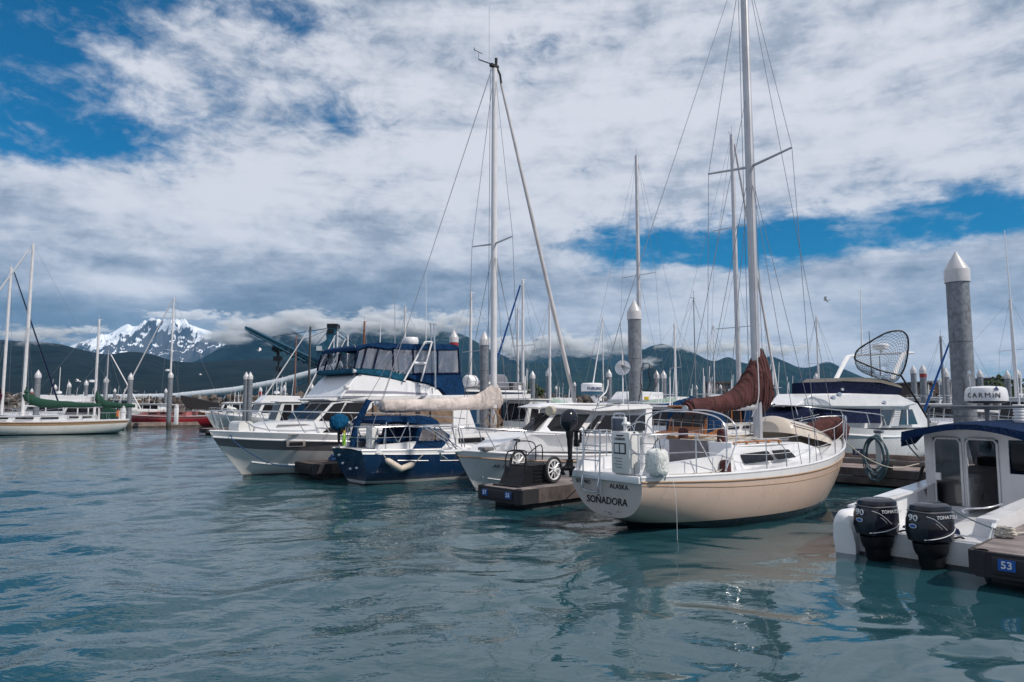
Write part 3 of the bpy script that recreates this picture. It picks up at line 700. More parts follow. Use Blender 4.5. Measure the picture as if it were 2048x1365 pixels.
# ---------------------------------------------------------------- boat kit
class Boat:
    """root at the stern on the waterline; local x forward, y to port, z up.  near = +1 when port faces the camera"""
    def __init__(s, name, label, cat, loc, ang, near, group=None):
        s.r = thing(name, label, cat, (loc[0], loc[1], 0), R(ang), group); s.a = R(ang); s.o = Vector((loc[0], loc[1], 0)); s.near = near
        s.ex = Vector((math.cos(s.a), math.sin(s.a), 0)); s.ey = Vector((-s.ex.y, s.ex.x, 0))
    def loc(s, p): d = p - s.o; return Vector((d.dot(s.ex), d.dot(s.ey), d.z))
    def W(s, p): return s.o + s.ex * p[0] + s.ey * p[1] + Vector((0, 0, p[2]))
    def tr(s, u, v, wf=0.0):
        """the local point seen at (u, v) on the near side surface |y| = wf(x, z)"""
        d = ray(u, v); c = Vector((0, 0, CH)); y = (wf if not callable(wf) else 1.5) * s.near; p = None
        for _ in range(7 if callable(wf) else 1):
            t = (y - (c - s.o).dot(s.ey)) / d.dot(s.ey); p = s.loc(c + d * t)
            if callable(wf): y = max(wf(p.x, p.z), .0) * s.near
        return p
    def trl(s, pts, wf=0.0): return [s.tr(u, v, wf) for u, v in pts]
    def trz(s, u, v, z): return s.loc(ground(u, v, z))
    def body(s, name, poly, wf, m, smooth=25, parent=None, bev=.02):
        """solid of the side outline poly [(x, z)] whose half width is wf(x, z)"""
        P = [Vector((p[0], wf(p[0], p[-1]) if callable(wf) else wf, p[-1])) for p in poly]; n = len(P)
        vs = P + [Vector((p.x, -p.y, p.z)) for p in P]; b = MB()
        b.add(vs, [tuple(range(n)), tuple(range(2 * n - 1, n - 1, -1))] + [(i, (i + 1) % n, n + (i + 1) % n, n + i) for i in range(n)])
        o = b.build(name, m, parent or s.r, smooth)
        if bev:
            bm = bmesh.new(); bm.from_mesh(o.data)
            try: bmesh.ops.bevel(bm, geom=bm.edges[:], offset=bev, segments=2, affect='EDGES', clamp_overlap=True)
            except Exception: pass
            bm.to_mesh(o.data); bm.free(); o.data.polygons.foreach_set('use_smooth', [True] * len(o.data.polygons)); o.data.set_sharp_from_angle(angle=R(50))
        return o
    def panel(s, name, poly, wf, m, off=.012, th=.02, parent=None, both=True, corner=0.0):
        """thin plate (a window, a band) lying on the side surface"""
        if corner: poly = roundpoly([(p[0], p[-1]) for p in poly], corner)
        for sg in ((1, -1) if both else (s.near,)):
            A = [Vector((p[0], sg * ((wf(p[0], p[-1]) if callable(wf) else wf) + off), p[-1])) for p in poly]
            o = MB().prism(A, (0, -sg * th, 0)).build(name, m, parent or s.r, 0)
        return o
    def hull(s, L, bk, zk, kk, over, rake, m, sec='round', rows=None, nu=44, stern_e=(.62, 1.0), bow_e=(1.15, 1.0), name='hull', mi=None, transom=True):
        """bk, zk, kk: keys of half beam, sheer height, keel height over u; over: stem overhang, rake: transom rake"""
        nv = rows or 14; s.bk, s.zk, s.L, s.over, s.rake = bk, zk, L, over, rake
        def pt(u, j, sg):
            f = j / nv; b_, zs_, ke = interp(bk, u), interp(zk, u), interp(kk, u)
            w_ = max(0, min(1, (u - .35) / .65)) ** 1.3
            if sec == 'round':
                th = f * math.pi / 2; e1 = stern_e[0] * (1 - w_) + bow_e[0] * w_; e2 = stern_e[1] * (1 - w_) + bow_e[1] * w_
                tf, zf = max(math.cos(th), 0) ** e1, math.sin(th) ** e2
            else:
                A = [(0, 1), (.16, 1), (.34, .995), (.62, .95), (.76, .88), (.80, .80), (1, 0)]; B = [(0, 1), (.16, .88), (.34, .72), (.60, .50), (.76, .36), (.80, .30), (1, 0)]
                ta = interp_lin(A, f); tb = interp_lin(B, f); tf = ta * (1 - w_) + tb * w_; zf = f
            z_ = zs_ + (ke - zs_) * zf
            hgt = (zs_ - z_) / max(zs_, .1)          # 0 at the sheer, 1 at the water
            xf = L - over * hgt ** 1.15; xa = rake * hgt
            return Vector((xa + (xf - xa) * u, sg * b_ * tf, z_))
        s.pt = pt; s.nv = nv
        rowsg = []
        for i in range(nu + 1):
            u = 1 - (1 - i / nu) ** 1.25
            rowsg.append([pt(u, j, 1) for j in range(nv + 1)] + [pt(u, j, -1) for j in range(nv - 1, -1, -1)])
        b = MB(); b.grid(rowsg, (lambda i, k: mi(min(k, 2 * nv - 1 - k))) if mi else 0)
        o = b.build(name, m, s.r, 50)
        if transom:
            q_ = rowsg[0]; b = MB(); b.add(q_, [tuple(range(len(q_)))])
            c_ = sum(q_, Vector()) / len(q_)
            s.transom = b.build('transom', (m[0] if isinstance(m, list) else m) if transom is True else transom, s.r, 0)
            md = s.transom.modifiers.new('th', 'SOLIDIFY'); md.thickness = .02; md.offset = 0
        return o
    def sheer(s, sg, u0=0.0, u1=1.0, n=40, inset=0.0, dz=0.0, drop=0.0):
        out = []
        for i in range(n + 1):
            u = u0 + (u1 - u0) * i / n; p = s.pt(u, 0, sg); q_ = s.pt(u, 1, sg) if drop else p
            p = p.copy(); p.y = sg * max(abs(p.y) - inset, .0); p.z += dz; out.append(p)
        return out
    def deck(s, m, inset=.03, dz=-.03, camber=.06, u0=0.0, u1=.985, name='deck'):
        rows_ = []
        for i in range(31):
            u = u0 + (u1 - u0) * i / 30; p = s.pt(u, 0, 1); w_ = max(abs(p.y) - inset, .0)
            rows_.append([Vector((p.x, w_ * k, p.z + dz + camber * (1 - k * k) * min(1, w_))) for k in (1, .75, .4, 0, -.4, -.75, -1)])
        return MB().grid(rows_).build(name, m, s.r)
    def rail(s, name, m, r_=.03, n=8, dz=0.0, inset=-.01, u0=0.0, u1=1.0, jdrop=None):
        b = MB()
        if jdrop is None: a, c = s.sheer(1, u0, u1, 40, inset, dz), s.sheer(-1, u0, u1, 40, inset, dz)
        else: a, c = [[s.pt(u0 + (u1 - u0) * i / 40, jdrop, sg) + Vector((0, sg * .004, 0)) for i in range(41)] for sg in (1, -1)]
        b.tube(a, r_, n); b.tube(c, r_, n); return b.build(name, m, s.r)
    def tube2(s, b, pts, r_, n=6):
        b.tube(pts, r_, n); b.tube([(p[0], -p[1], p[2]) for p in pts], r_, n)
    def wire(s, name, segs, r_=.006, m=None, parent=None):
        b = MB()
        for sg in segs: b.tube(sg, r_, 4)
        return b.build(name, m or M_wire, parent or s.r, 0)
def interp_lin(K, u):
    for i in range(len(K) - 1):
        if u <= K[i + 1][0]: return K[i][1] + (K[i + 1][1] - K[i][1]) * (u - K[i][0]) / (K[i + 1][0] - K[i][0])
    return K[-1][1]
def roundpoly(P, r_, n=4):
    out = []; m = len(P)
    for i in range(m):
        a, b, c = Vector(P[i - 1]), Vector(P[i]), Vector(P[(i + 1) % m])
        d1, d2 = (a - b), (c - b); rr = min(r_, d1.length * .45, d2.length * .45)
        p, q_ = b + d1.normalized() * rr, b + d2.normalized() * rr
        for k in range(n + 1):
            t = k / n; out.append(tuple(p * (1 - t) ** 2 + b * 2 * t * (1 - t) + q_ * t * t))
    return out
def mast(bt, name, x, top_z, base_z, r_, m, n=12, y=0.0, lean=0.0):
    b = MB(); b.tube([(x, y, base_z), (x + lean * .5, y, (base_z + top_z) / 2), (x + lean, y, top_z)], [r_, r_, r_ * .85], n); return b.build(name, m, bt.r)
def clearvinyl():
    m = bpy.data.materials.new('clear_vinyl'); m.use_nodes = True; t = NT(m.node_tree); t.n.clear()
    p = t.coord('Object'); a = t.new('ShaderNodeBsdfTransparent'); a.inputs[0].default_value = (.80, .82, .86, 1)
    gl = t.new('ShaderNodeBsdfGlossy'); gl.inputs['Roughness'].default_value = .12; gl.inputs[0].default_value = (.9, .9, .95, 1)
    df = t.new('ShaderNodeBsdfDiffuse'); df.inputs[0].default_value = (.45, .42, .45, 1)
    bn = t.new('ShaderNodeBump'); bn.inputs['Distance'].default_value = .05; t.put(bn.inputs['Height'], t.noise(t.mapping(p, rot=(0, .6, .3), scale=(1, 1, .3)), 3.2, 4, .6, 1.5)); t.l.new(bn.outputs[0], gl.inputs['Normal'])
    m1 = t.new('ShaderNodeMixShader'); m2 = t.new('ShaderNodeMixShader')
    t.put(m1.inputs[0], t.math('MULTIPLY_ADD', t.ss(t.noise(t.mapping(p, rot=(0, .6, .3), scale=(1, 1, .25)), 3.2, 4, .6, 1.5), .45, .75), .45, .08)); t.l.new(a.outputs[0], m1.inputs[1]); t.l.new(df.outputs[0], m1.inputs[2])
    t.put(m2.inputs[0], .16); t.l.new(m1.outputs[0], m2.inputs[1]); t.l.new(gl.outputs[0], m2.inputs[2])
    o = t.new('ShaderNodeOutputMaterial'); t.l.new(m2.outputs[0], o.inputs[0]); return m
M_vinyl = clearvinyl()
def tinted():
    m = bpy.data.materials.new('tinted_glass'); m.use_nodes = True; t = NT(m.node_tree); t.n.clear()
    a = t.new('ShaderNodeBsdfTransparent'); a.inputs[0].default_value = (.42, .43, .47, 1)
    gl = t.new('ShaderNodeBsdfGlossy'); gl.inputs['Roughness'].default_value = .03
    fr = t.new('ShaderNodeFresnel'); fr.inputs[0].default_value = 1.5; m2 = t.new('ShaderNodeMixShader')
    t.put(m2.inputs[0], t.math('ADD', fr.outputs[0], .04)); t.l.new(a.outputs[0], m2.inputs[1]); t.l.new(gl.outputs[0], m2.inputs[2])
    o = t.new('ShaderNodeOutputMaterial'); t.l.new(m2.outputs[0], o.inputs[0]); return m
M_tint = tinted()
def sailcover(path, radii, name, m, parent, n=18, wob=.12, seed=1, flat=1.0):
    """furled sail under its cover: a wrinkled tube round path"""
    rs = random.Random(seed); P = cr(path, 8); q_ = [interp_lin([(i / (len(radii) - 1), r_) for i, r_ in enumerate(radii)], k / (len(P) - 1)) for k in range(len(P))]
    rows_ = []
    ph = [rs.uniform(0, 6.28) for _ in range(6)]
    for i, p in enumerate(P):
        a = P[max(i - 1, 0)]; c = P[min(i + 1, len(P) - 1)]; d = (c - a).normalized(); up = Vector((0, 0, 1)) - d * d.z
        if up.length < .2: up = Vector((1, 0, 0)) - d * d.x
        up.normalize(); sd_ = d.cross(up); row = []
        for k in range(n):
            th = k * 2 * math.pi / n
            w_ = 1 + wob * (.5 * math.sin(3 * th + i * .5 + ph[0]) + .35 * math.sin(5 * th - i * .9 + ph[1]) + .3 * math.sin(i * 1.3 + ph[2] + 2 * th))
            row.append(p + (up * math.cos(th) * flat + sd_ * math.sin(th) * .72) * q_[i] * w_)
        rows_.append(row)
    b = MB().grid(rows_, closeu=True); o_ = len(rows_[0]); L_ = len(rows_)
    b.add(rows_[0], [tuple(range(n))]); b.add(rows_[-1], [tuple(range(n))])
    return b.build(name, m, parent, 60)
def profcover(bt, sl, name, m, parent, wmax=.24, n=22, wob=.07, seed=1, y0=0.0, tie=None):
    """canvas body from slices (u, top v, bottom v) of its side view"""
    rs = random.Random(seed); ph = [rs.uniform(0, 6.28) for _ in range(5)]
    S_ = []
    for u, a, c in sl:
        p, q_ = bt.tr(u, a, y0), bt.tr(u, c, y0); S_.append(Vector((p.x, (p.z + q_.z) / 2, abs(p.z - q_.z) / 2)))
    S_ = cr(S_, 7); rows_ = []
    for i, s_ in enumerate(S_):
        hw = min(wmax, max(s_.z, .02) * .9); row = []
        for k in range(n):
            th = k * 2 * math.pi / n
            w_ = 1 + wob * (.6 * math.sin(4 * th + i * .45 + ph[0]) + .5 * math.sin(7 * th - i * .8 + ph[1]) + .4 * math.sin(i * .9 + ph[2] + 2 * th))
            row.append(Vector((s_.x + .02 * math.sin(3 * th + i), y0 + hw * math.sin(th) * w_, s_.y + s_.z * math.cos(th) * (1 + (w_ - 1) * .45))))
        rows_.append(row)
    b = MB().grid(rows_, closeu=True); b.add(rows_[0], [tuple(range(n))]); b.add(rows_[-1], [tuple(range(n))])
    o = b.build(name, m, parent, 60)
    for k in range(8, len(rows_) - 8, 15):
        c_ = sum(rows_[k], Vector()) / n
        MB().tube([c_ + (p - c_) * 1.02 for p in rows_[k]], .007, 5, closed=True).build('sail_tie', tie or M_rope, o)
    return o
def hull_text(bt, s, size, uc, jc, m, sg, parent, name='lettering', off=.012, shear=0.0):
    du = .03; p = (bt.pt(uc, jc, sg)); x = bt.pt(uc - du * (1 if sg > 0 else -1), jc, sg) - bt.pt(uc + du * (1 if sg > 0 else -1), jc, sg); yv = bt.pt(uc, jc - 1, sg) - bt.pt(uc, jc + 1, sg)
    nrm = x.cross(yv).normalized()
    if nrm.y * sg < 0: x = -x; nrm = -nrm
    return text(s, size, frame_m(p + nrm * off, x, yv), m, parent, name, .006, shear=shear)
def fender(p, r_, l_, parent=None, axis=(0, 0, 1), name='fender', m=None):
    pr = [(.03, -l_ / 2 - r_ * .5), (r_ * .7, -l_ / 2), (r_, -l_ / 2 + r_ * .5)] + [(r_ * (1 - .03 * (k % 2)), -l_ / 2 + r_ * .5 + k * (l_ - r_) / 8) for k in range(1, 8)] + [(r_, l_ / 2 - r_ * .5), (r_ * .7, l_ / 2), (.03, l_ / 2 + r_ * .5)]
    return MB().lathe(pr, p, 12, axis).build(name, m or M_fender, parent)
# ---------------------------------------------------------------- the cream sloop
def boot_fn(zb, colb, zt=None, colt=None):
    def fn(t, co, c):
        z = t.sep(co)[2]
        if zt: c = t.mix(t.math('LESS_THAN', z, zt), c, colt)
        c = t.mix(t.math('LESS_THAN', z, zb), c, colb)
        g_ = t.noise(t.mapping(co, scale=(1.5, 1.5, 5)), 1.0, 5, .7)      # water-line grime and run-off streaks
        st = t.noise(t.mapping(co, scale=(9, 9, .7)), 1.0, 4, .7)
        c = t.mix(t.math('MULTIPLY', t.ss(st, .55, .75), .22), c, (.25, .2, .15, 1))
        return t.mix(t.math('MULTIPLY', t.math('MULTIPLY', t.ss(t.math('ADD', z, t.math('MULTIPLY', g_, .35)), .50, .2), .35), t.math('GREATER_THAN', z, zb)), c, (.2, .17, .13, 1))
    return fn
def outboard(name, label, p, ang, sc=1.0, tilt=0.0, marks=False, small=False, group=None):
    """motor: local +x aft, z up, origin at the clamp"""
    r = thing(name, label, 'outboard', p, ang, group); r.scale = (sc,) * 3; r.rotation_euler = (0, tilt, ang)
    m1 = M_black
    rows_ = []
    for z, x0, x1, w in [(.02, -.10, .30, .13), (.06, -.15, .36, .165), (.20, -.17, .385, .185), (.38, -.165, .37, .185), (.50, -.15, .33, .175), (.535, -.14, .31, .165), (.545, -.15, .32, .175), (.60, -.14, .30, .168), (.635, -.10, .24, .12), (.645, -.02, .12, .05)]:
        ex_ = .95 if small else .45
        if small: k_ = math.sin(max(0, min(1, (z + .02) / .68)) * math.pi) ** .45; xm_ = (x0 + x1) / 2; x0, x1, w = xm_ - .27 * k_, xm_ + .27 * k_, .19 * k_; z = z * .85
        rows_.append([(x0 + (x1 - x0) * (.5 + .5 * (abs(math.cos(a)) ** ex_) * math.copysign(1, math.cos(a))), w * (abs(math.sin(a)) ** ex_) * math.copysign(1, math.sin(a)), z) for a in [k * 2 * math.pi / 24 for k in range(24)]])
    b = MB().grid(rows_, closeu=True); b.add(rows_[-1], [tuple(range(24))]); b.add(rows_[0], [tuple(range(24))]); cowl = b.build('cowling', mat('glossy_black', (.008, .010, .018), rough=.16, coat=.25, spec=.4), r, 35)
    rows_ = []
    for z, x0, x1, w in [(.02, -.14, .35, .175), (-.08, -.13, .34, .165), (-.16, -.11, .31, .15), (-.18, -.10, .29, .125), (-.34, -.08, .27, .115), (-.36, -.07, .26, .095), (-.55, -.05, .24, .08), (-.72, -.03, .24, .065)]:
        if small: x0, x1, w = x0 * .5 + .03, x1 * .5 + .03, w * .5
        rows_.append([(x0 + (x1 - x0) * (.5 + .5 * math.cos(a)), w * math.sin(a), z) for a in [k * 2 * math.pi / 16 for k in range(16)]])
    b = MB().grid(rows_, closeu=True); b.add(rows_[-1], [tuple(range(16))]); b.box((.12, 0, -.70), (.42, .20, .015), bev=.005); b.build('leg', m1, r, 40)
    b = MB()
    if not small:
        for zz in (.515,): b.tube([(x0_ * 1.0, y_, zz) for x0_, y_ in [(.095 + .245 * (abs(math.cos(a)) ** .45) * math.copysign(1, math.cos(a)), .178 * (abs(math.sin(a)) ** .45) * math.copysign(1, math.sin(a))) for a in [k * 2 * math.pi / 28 for k in range(28)]]], .008, 5, closed=True)
        b.build('cowl_seam', M_grey, cowl)
    b = MB(); b.lathe([(.02, -.20), (.05, -.14), (.062, 0), (.06, .16), (.045, .24)], (.1, 0, -.90), 12, axis=(1, 0, 0)); b.prism([(-.02, -.012, -.95), (.12, -.012, -.95), (.10, -.012, -1.12), (.04, -.012, -1.12)], (0, .024, 0)); b.box((.09, 0, -.80), (.20, .05, .2)); b.build('gearcase', m1, r)
    b = MB()
    for k in range(3):
        a = k * 2.094 + .4; c, s_ = math.cos(a), math.sin(a)
        b.prism([(.33, c * .04 - s_ * .02, -.90 + s_ * .04 + c * .02), (.30, c * .14 - s_ * .09, -.90 + s_ * .14 + c * .09), (.34, c * .17, -.90 + s_ * .17), (.38, c * .10 + s_ * .06, -.90 + s_ * .10 - c * .06)], (.012, 0, 0))
    b.lathe([(.05, -.05), (.05, .04), (.02, .08)], (.35, 0, -.90), 10, axis=(1, 0, 0)); b.build('propeller', m1, r, 0)
    b = MB(); b.box((-.15, 0, -.12), (.05, .12 if small else .26, .24 if small else .34), bev=.01); b.box((-.23, .09, -.16), (.05, .04, .26)); b.box((-.23, -.09, -.16), (.05, .04, .26)); b.box((-.17, 0, -.30), (.10, .16, .18), bev=.02); b.box((-.2, 0, .0), (.12, .2, .04))
    b.tube(cr([(-.12, .06, .05), (-.28, .12, .10), (-.42, .08, -.04), (-.5, .0, -.12)], 5), .015, 6); b.tube(cr([(-.12, -.03, .05), (-.24, -.12, .12), (-.36, -.16, .02), (-.5, -.1, -.12)], 5), .012, 6)
    b.build('bracket', m1, r)
    if marks:
        fm = frame_m((.392, .005, .42), (0, 1, 0), (0, 0, 1))
        text('90', .135, fm, M_chrome, cowl, 'number', .002, bold=.001)
        b = MB(); b.lathe([(.047, 0), (.047, .006)], (.388, 0, .295), 20, axis=(1, 0, 0)); b.v = [(x, y * 1.15, .295 + (z - .295) * .72) for x, y, z in b.v]; bd = b.build('badge', M_chrome, cowl)
        b = MB(); b.lathe([(.038, 0), (.038, .009)], (.388, 0, .295), 20, axis=(1, 0, 0)); b.v = [(x, y * 1.15, .295 + (z - .295) * .60) for x, y, z in b.v]; b.build('badge_centre', M_bsign, bd) if False else b.build('badge_centre', M_bsign, cowl)
        for sg in (1, -1):
            b = MB()
            b.tube(cr([(.36, sg * .125, .10), (.25, sg * .178, .115), (.10, sg * .190, .14), (-.04, sg * .189, .19), (-.15, sg * .15, .25)], 6), .006, 5)
            b.tube(cr([(.33, sg * .15, .46), (.24, sg * .178, .42), (.14, sg * .186, .34), (.04, sg * .188, .24)], 6), .004, 5)
            b.tube(cr([(.30, sg * .165, .38), (.20, sg * .184, .34), (.12, sg * .188, .26)], 6), .003, 5)
            b.build('pinstripe', M_chrome, cowl)
            if sg == 1: text('TOHATSU', .075, frame_m((.04, .193, .44), (-1, 0, 0), (0, 0, 1)), M_chrome, cowl, 'lettering', .002)
            else: text('TOHATSU', .075, frame_m((.04, -.193, .44), (1, 0, 0), (0, 0, 1)), M_chrome, cowl, 'lettering', .002)
    return r

A = Boat('sailboat', 'cream hulled sloop with a maroon sail cover and dark lettering across its transom', 'sailboat', (1.74, 13.3), 37, -1)
m_hA = gel('cream_hull', (.60, .455, .375), .04, dirt=None, fn=boot_fn(.17, (.012, .02, .03, 1)))
m_tA = gel('pale_transom', (.58, .50, .47), .04, dirt=None, fn=boot_fn(.02, (.02, .03, .045, 1)))
A.hull(8.75, [(0, .95), (.18, 1.28), (.42, 1.52), (.62, 1.42), (.8, 1.0), (.92, .48), (1, .03)], [(0, 1.07), (.3, 1.06), (.6, 1.15), (.85, 1.36), (1, 1.58)],
       [(0, .26), (.07, .08), (.14, -.10), (.26, -.38), (.5, -.6), (.85, -.55), (1, -.35)], .95, .22, [M_white, m_hA], rows=20, stern_e=(.78, .95), bow_e=(1.1, .9), mi=lambda k: 0 if k == 0 else 1, transom=m_tA)
A.deck(M_deck, .05, -.015, .05)
A.rail('toe_rail', M_white, .028, inset=.015, dz=.01)
A.rail('rub_rail', M_tan, .017, jdrop=1); A.rail('pinstripe', M_tan, .006, 6, jdrop=2)
MB().box((.0, 0, 1.03), (.10, 1.86, .13), bev=.02).build('transom_cap', M_white, A.r)
# transom lettering (reads from port to starboard, seen from astern)
def onT(y, z, off=.018): return (A.rake * (1.06 - z) / 1.06 - off, y, z)
upT = (-.21, 0, 1)
text('SOÑADORA', .195, frame_m(onT(.04, .565), (0, -1, .02), upT), M_txt, A.transom, 'lettering', .002, shear=.25, bold=.002)
text('SEWARD', .105, frame_m(onT(.60, .885), (0, -1, 0), upT), M_txt, A.transom, 'lettering', .002, shear=.1)
text('ALASKA', .132, frame_m(onT(-.36, .865), (0, -1, 0), upT), M_txt, A.transom, 'lettering', .002, shear=.1)
b = MB()
for y, z, r_ in [(.0, .35, .035), (-.24, .39, .018), (.10, .36, .015)]: b.lathe([(r_, -.02), (r_ * .8, .02), (r_ * .5, .02), (r_ * .5, -.01)], onT(y, z), 14, axis=(-1, 0, 0))
b.build('drain_fitting', M_steel, A.transom)
# cockpit and cabin trunk
wA = lambda x, z: (1.04 if x < 5 else 1.04 - (x - 5) * .20) - (z - 1.0) * .35
A.body('cabin_trunk', [(2.7, .98), (2.72, 1.54), (4.2, 1.55), (5.6, 1.52), (6.5, 1.36), (6.75, 1.08), (6.7, 1.0)], wA, M_white)
A.panel('cabin_window', [(3.05, 1.17), (3.02, 1.37), (4.0, 1.40), (4.12, 1.20)], wA, M_glass, corner=.05)
A.panel('cabin_window', [(4.25, 1.20), (4.14, 1.40), (4.78, 1.40), (4.98, 1.22)], wA, M_glass, corner=.05)
b = MB()
for sg in (1, -1):
    b.tube([(2.9, sg * .80, 1.58), (3.0, sg * .80, 1.60), (4.6, sg * .78, 1.60), (4.7, sg * .78, 1.57)], .022, 6)
    for k in range(5): b.box((3.0 + k * .4, sg * .80, 1.565), (.06, .03, .06))
b.build('handrail', M_teak, A.r)
b = MB(); b.box((3.4, 0, 1.57), (1.1, .75, .07), bev=.02); b.box((5.6, 0, 1.56), (.55, .55, .06), bev=.02); b.build('hatch', M_white, A.r)
# aft bulkhead with wash boards
MB().box((2.685, 0, 1.24), (.05, 1.9, .74), bev=.01).build('bulkhead', M_white, A.r)
MB().box((2.64, .12, 1.32), (.04, 1.02, .62), bev=.01).build('wash_board', mat('grey_board', (.15, .14, .155), rough=.6, var=.2, vscale=4), A.r)
for sg in (1, -1):
    b = MB(); P = [(.15, 1.08), (.25, 1.28), (2.3, 1.36), (2.68, 1.52), (2.68, 1.0), (.15, .98)]
    b.prism([(x, sg * .98, z) for x, z in P], (0, -sg * .16, 0)); b.build('coaming', M_white, A.r, 30)
b = MB(); b.box((1.3, 0, 1.045), (2.5, 1.3, .03)); b.box((1.6, 0, 1.12), (.5, .3, .16), bev=.03); b.build('cockpit_seat', M_deck, A.r)
# steering pedestal and wheel
b = MB(); b.lathe([(.10, 1.0), (.07, 1.3), (.07, 1.7), (.10, 1.75)], (1.1, 0, 0), 12); b.build('pedestal', M_white, A.r)
b = MB(); b.tube([(1.0, .42 * math.cos(a), 1.62 + .42 * math.sin(a)) for a in [k * math.pi / 12 for k in range(24)]], .014, 6, closed=True)
for k in range(6): a = k * math.pi / 3; b.tube([(1.0, 0, 1.62), (1.0, .42 * math.cos(a), 1.62 + .42 * math.sin(a))], .008, 4)
b.build('steering_wheel', M_steel, A.r)
def winch(x, y, z, cov=True):
    MB().lathe([(.09, 0), (.085, .06), (.06, .1), (.06, .18), (.085, .22), (.03, .24)] if not cov else [(.11, 0), (.105, .2), (.09, .25), (.03, .27)], (x, y, z), 14).build('winch', M_maroon if cov else M_steel, A.r)
winch(2.3, -1.06, 1.03); winch(2.05, .95, 1.30); winch(3.05, -.45, 1.6); winch(2.95, .5, 1.6)
MB().lathe([(.10, 0), (.10, .22), (.08, .26), (.02, .27)], (1.55, -1.15, 1.03), 12).build('winch', M_maroon, A.r) if False else None
# mast, spreaders, boom, cover
mast(A, 'mast', 5.03, 13.6, 1.5, .105, M_alu, 16)
b = MB()
for sg in (1, -1): b.tube([(5.03, sg * .08, 8.12), (4.97, sg * 1.16, 8.24)], [.035, .025], 8)
b.build('spreader', M_alu, A.r)
MB().tube([(5.0, 0, 2.32), (2.4, 0, 2.30)], .07, 10).build('boom', M_alu, A.r)
profcover(A, [(1371, 806, 818), (1376, 800, 831), (1390, 797, 829), (1410, 795, 826), (1440, 791, 824), (1460, 783, 822), (1475, 772, 819), (1487, 755, 815), (1497, 738, 811), (1505, 722, 809), (1511, 707, 812), (1516, 701, 824), (1522, 701, 828), (1527, 722, 822), (1531, 750, 814), (1534, 780, 800)], 'sail_cover', M_maroon, A.r, .20, seed=4, tie=M_dark)
b = MB(); b.box((5.12, 0, 3.58), (.16, .08, .08), bev=.02); b.box((5.22, 0, 3.52), (.10, .07, .12), bev=.02); b.build('halyard_shackle', M_black, A.r)
b = MB(); b.tube(cr([(4.78, -.20, 3.6), (4.72, -.26, 3.0), (4.62, -.30, 2.5), (4.5, -.2, 2.1)], 6), .012, 5); b.build('lazy_line', M_wirel, A.r)
sh = []
for sg in (1, -1):
    sh += [[(5.03, 0, 13.5), (4.97, sg * 1.15, 8.25), (5.0, sg * 1.44, 1.05)], [(5.03, 0, 8.1), (5.5, sg * 1.30, 1.05)], [(5.03, 0, 8.1), (4.45, sg * 1.42, 1.03)],
           [(5.1, sg * .02, 13.4), (5.15, sg * .12, 1.9)]]
sh += [[(5.03, 0, 13.6), (8.55, 0, 1.5)], [(5.03, 0, 13.6), (.5, .0, 4.0), (.05, .75, 1.1)], [(.5, 0, 4.0), (.05, -.75, 1.1)], [(4.93, .1, 12.5), (4.9, .12, 1.6)], [(4.93, -.1, 13), (4.88, -.13, 1.6)], [(5.02, 0, 10.0), (2.45, 0, 2.38)]]
A.wire('rigging', sh, .0065)
# pushpit, ladder, pulpit, stanchions, lifelines
b = MB(); z0, z1, zm = 1.08, 1.84, 1.50
top = cr([(1.25, -1.16, z1), (.5, -1.08, z1), (.1, -.92, z1), (.04, -.6, z1), (.04, -.1, z1)], 6); b.tube(top, .014, 8); b.tube([(p.x, p.y, zm) for p in top], .011, 6)
top2 = [(p.x, -p.y, p.z) for p in top]; b.tube(top2, .014, 8); b.tube([(p[0], p[1], zm) for p in top2], .011, 6)
for x, y in [(1.25, 1.18), (.5, 1.07), (.07, .82), (.05, .28)]:
    for sg in (1, -1): b.tube([(x, sg * y, z0 - .05), (x, sg * y, z1)], .013, 6)
b.tube([(1.25, -1.18, z1), (1.75, -1.26, z0)], .013, 6); b.tube([(1.25, 1.18, z1), (1.75, 1.26, z0)], .013, 6)
b.tube([(.04, -.1, z1), (.04, .8, z1)], .014, 8); b.tube([(.04, -.1, zm), (.04, .8, zm)], .011, 8)
b.build('pushpit', M_steel, A.r)
b = MB(); yl, yr = .52, .06
b.tube(cr([(-.03, yl, .73), (-.05, yl, 1.1), (-.03, yl, 1.84), (-.03, yl - .06, 1.88), (-.03, yr + .06, 1.88), (-.03, yr, 1.84), (-.05, yr, 1.1), (-.03, yr, .73)], 5), .015, 8)
b.tube(cr([(-.06, yl, 1.02), (-.10, yl - .01, .84), (-.06, yl - .05, .735), (-.06, yr + .05, .735), (-.10, yr + .01, .84), (-.06, yr, 1.02)], 4), .013, 8)
for z in (1.02, 1.32, 1.6): b.tube([(-.04, yl, z), (-.04, yr, z)], .014, 8)
b.build('boarding_ladder', M_steel, A.r)
b = MB()
st = [(.36, .63), (.54, .63), (.715, .62), (.86, .60)]
for u, h in st:
    for sg in (1, -1):
        p = A.pt(u, 0, sg); b.tube([(p.x, p.y * .955, p.z), (p.x, p.y * .955, p.z + h)], .012, 6); b.lathe([(.03, 0), (.02, .03)], (p.x, p.y * .955, p.z), 8)
p = A.pt(.40, 0, -1); b.tube(cr([(p.x, p.y * .95, p.z + .48), (p.x + .12, p.y * .95, p.z + .5), (p.x + .3, p.y * .95, p.z + .35), (p.x + .34, p.y * .95, p.z)], 4), .012, 6)
b.build('stanchion', M_steel, A.r)
sg_ = []
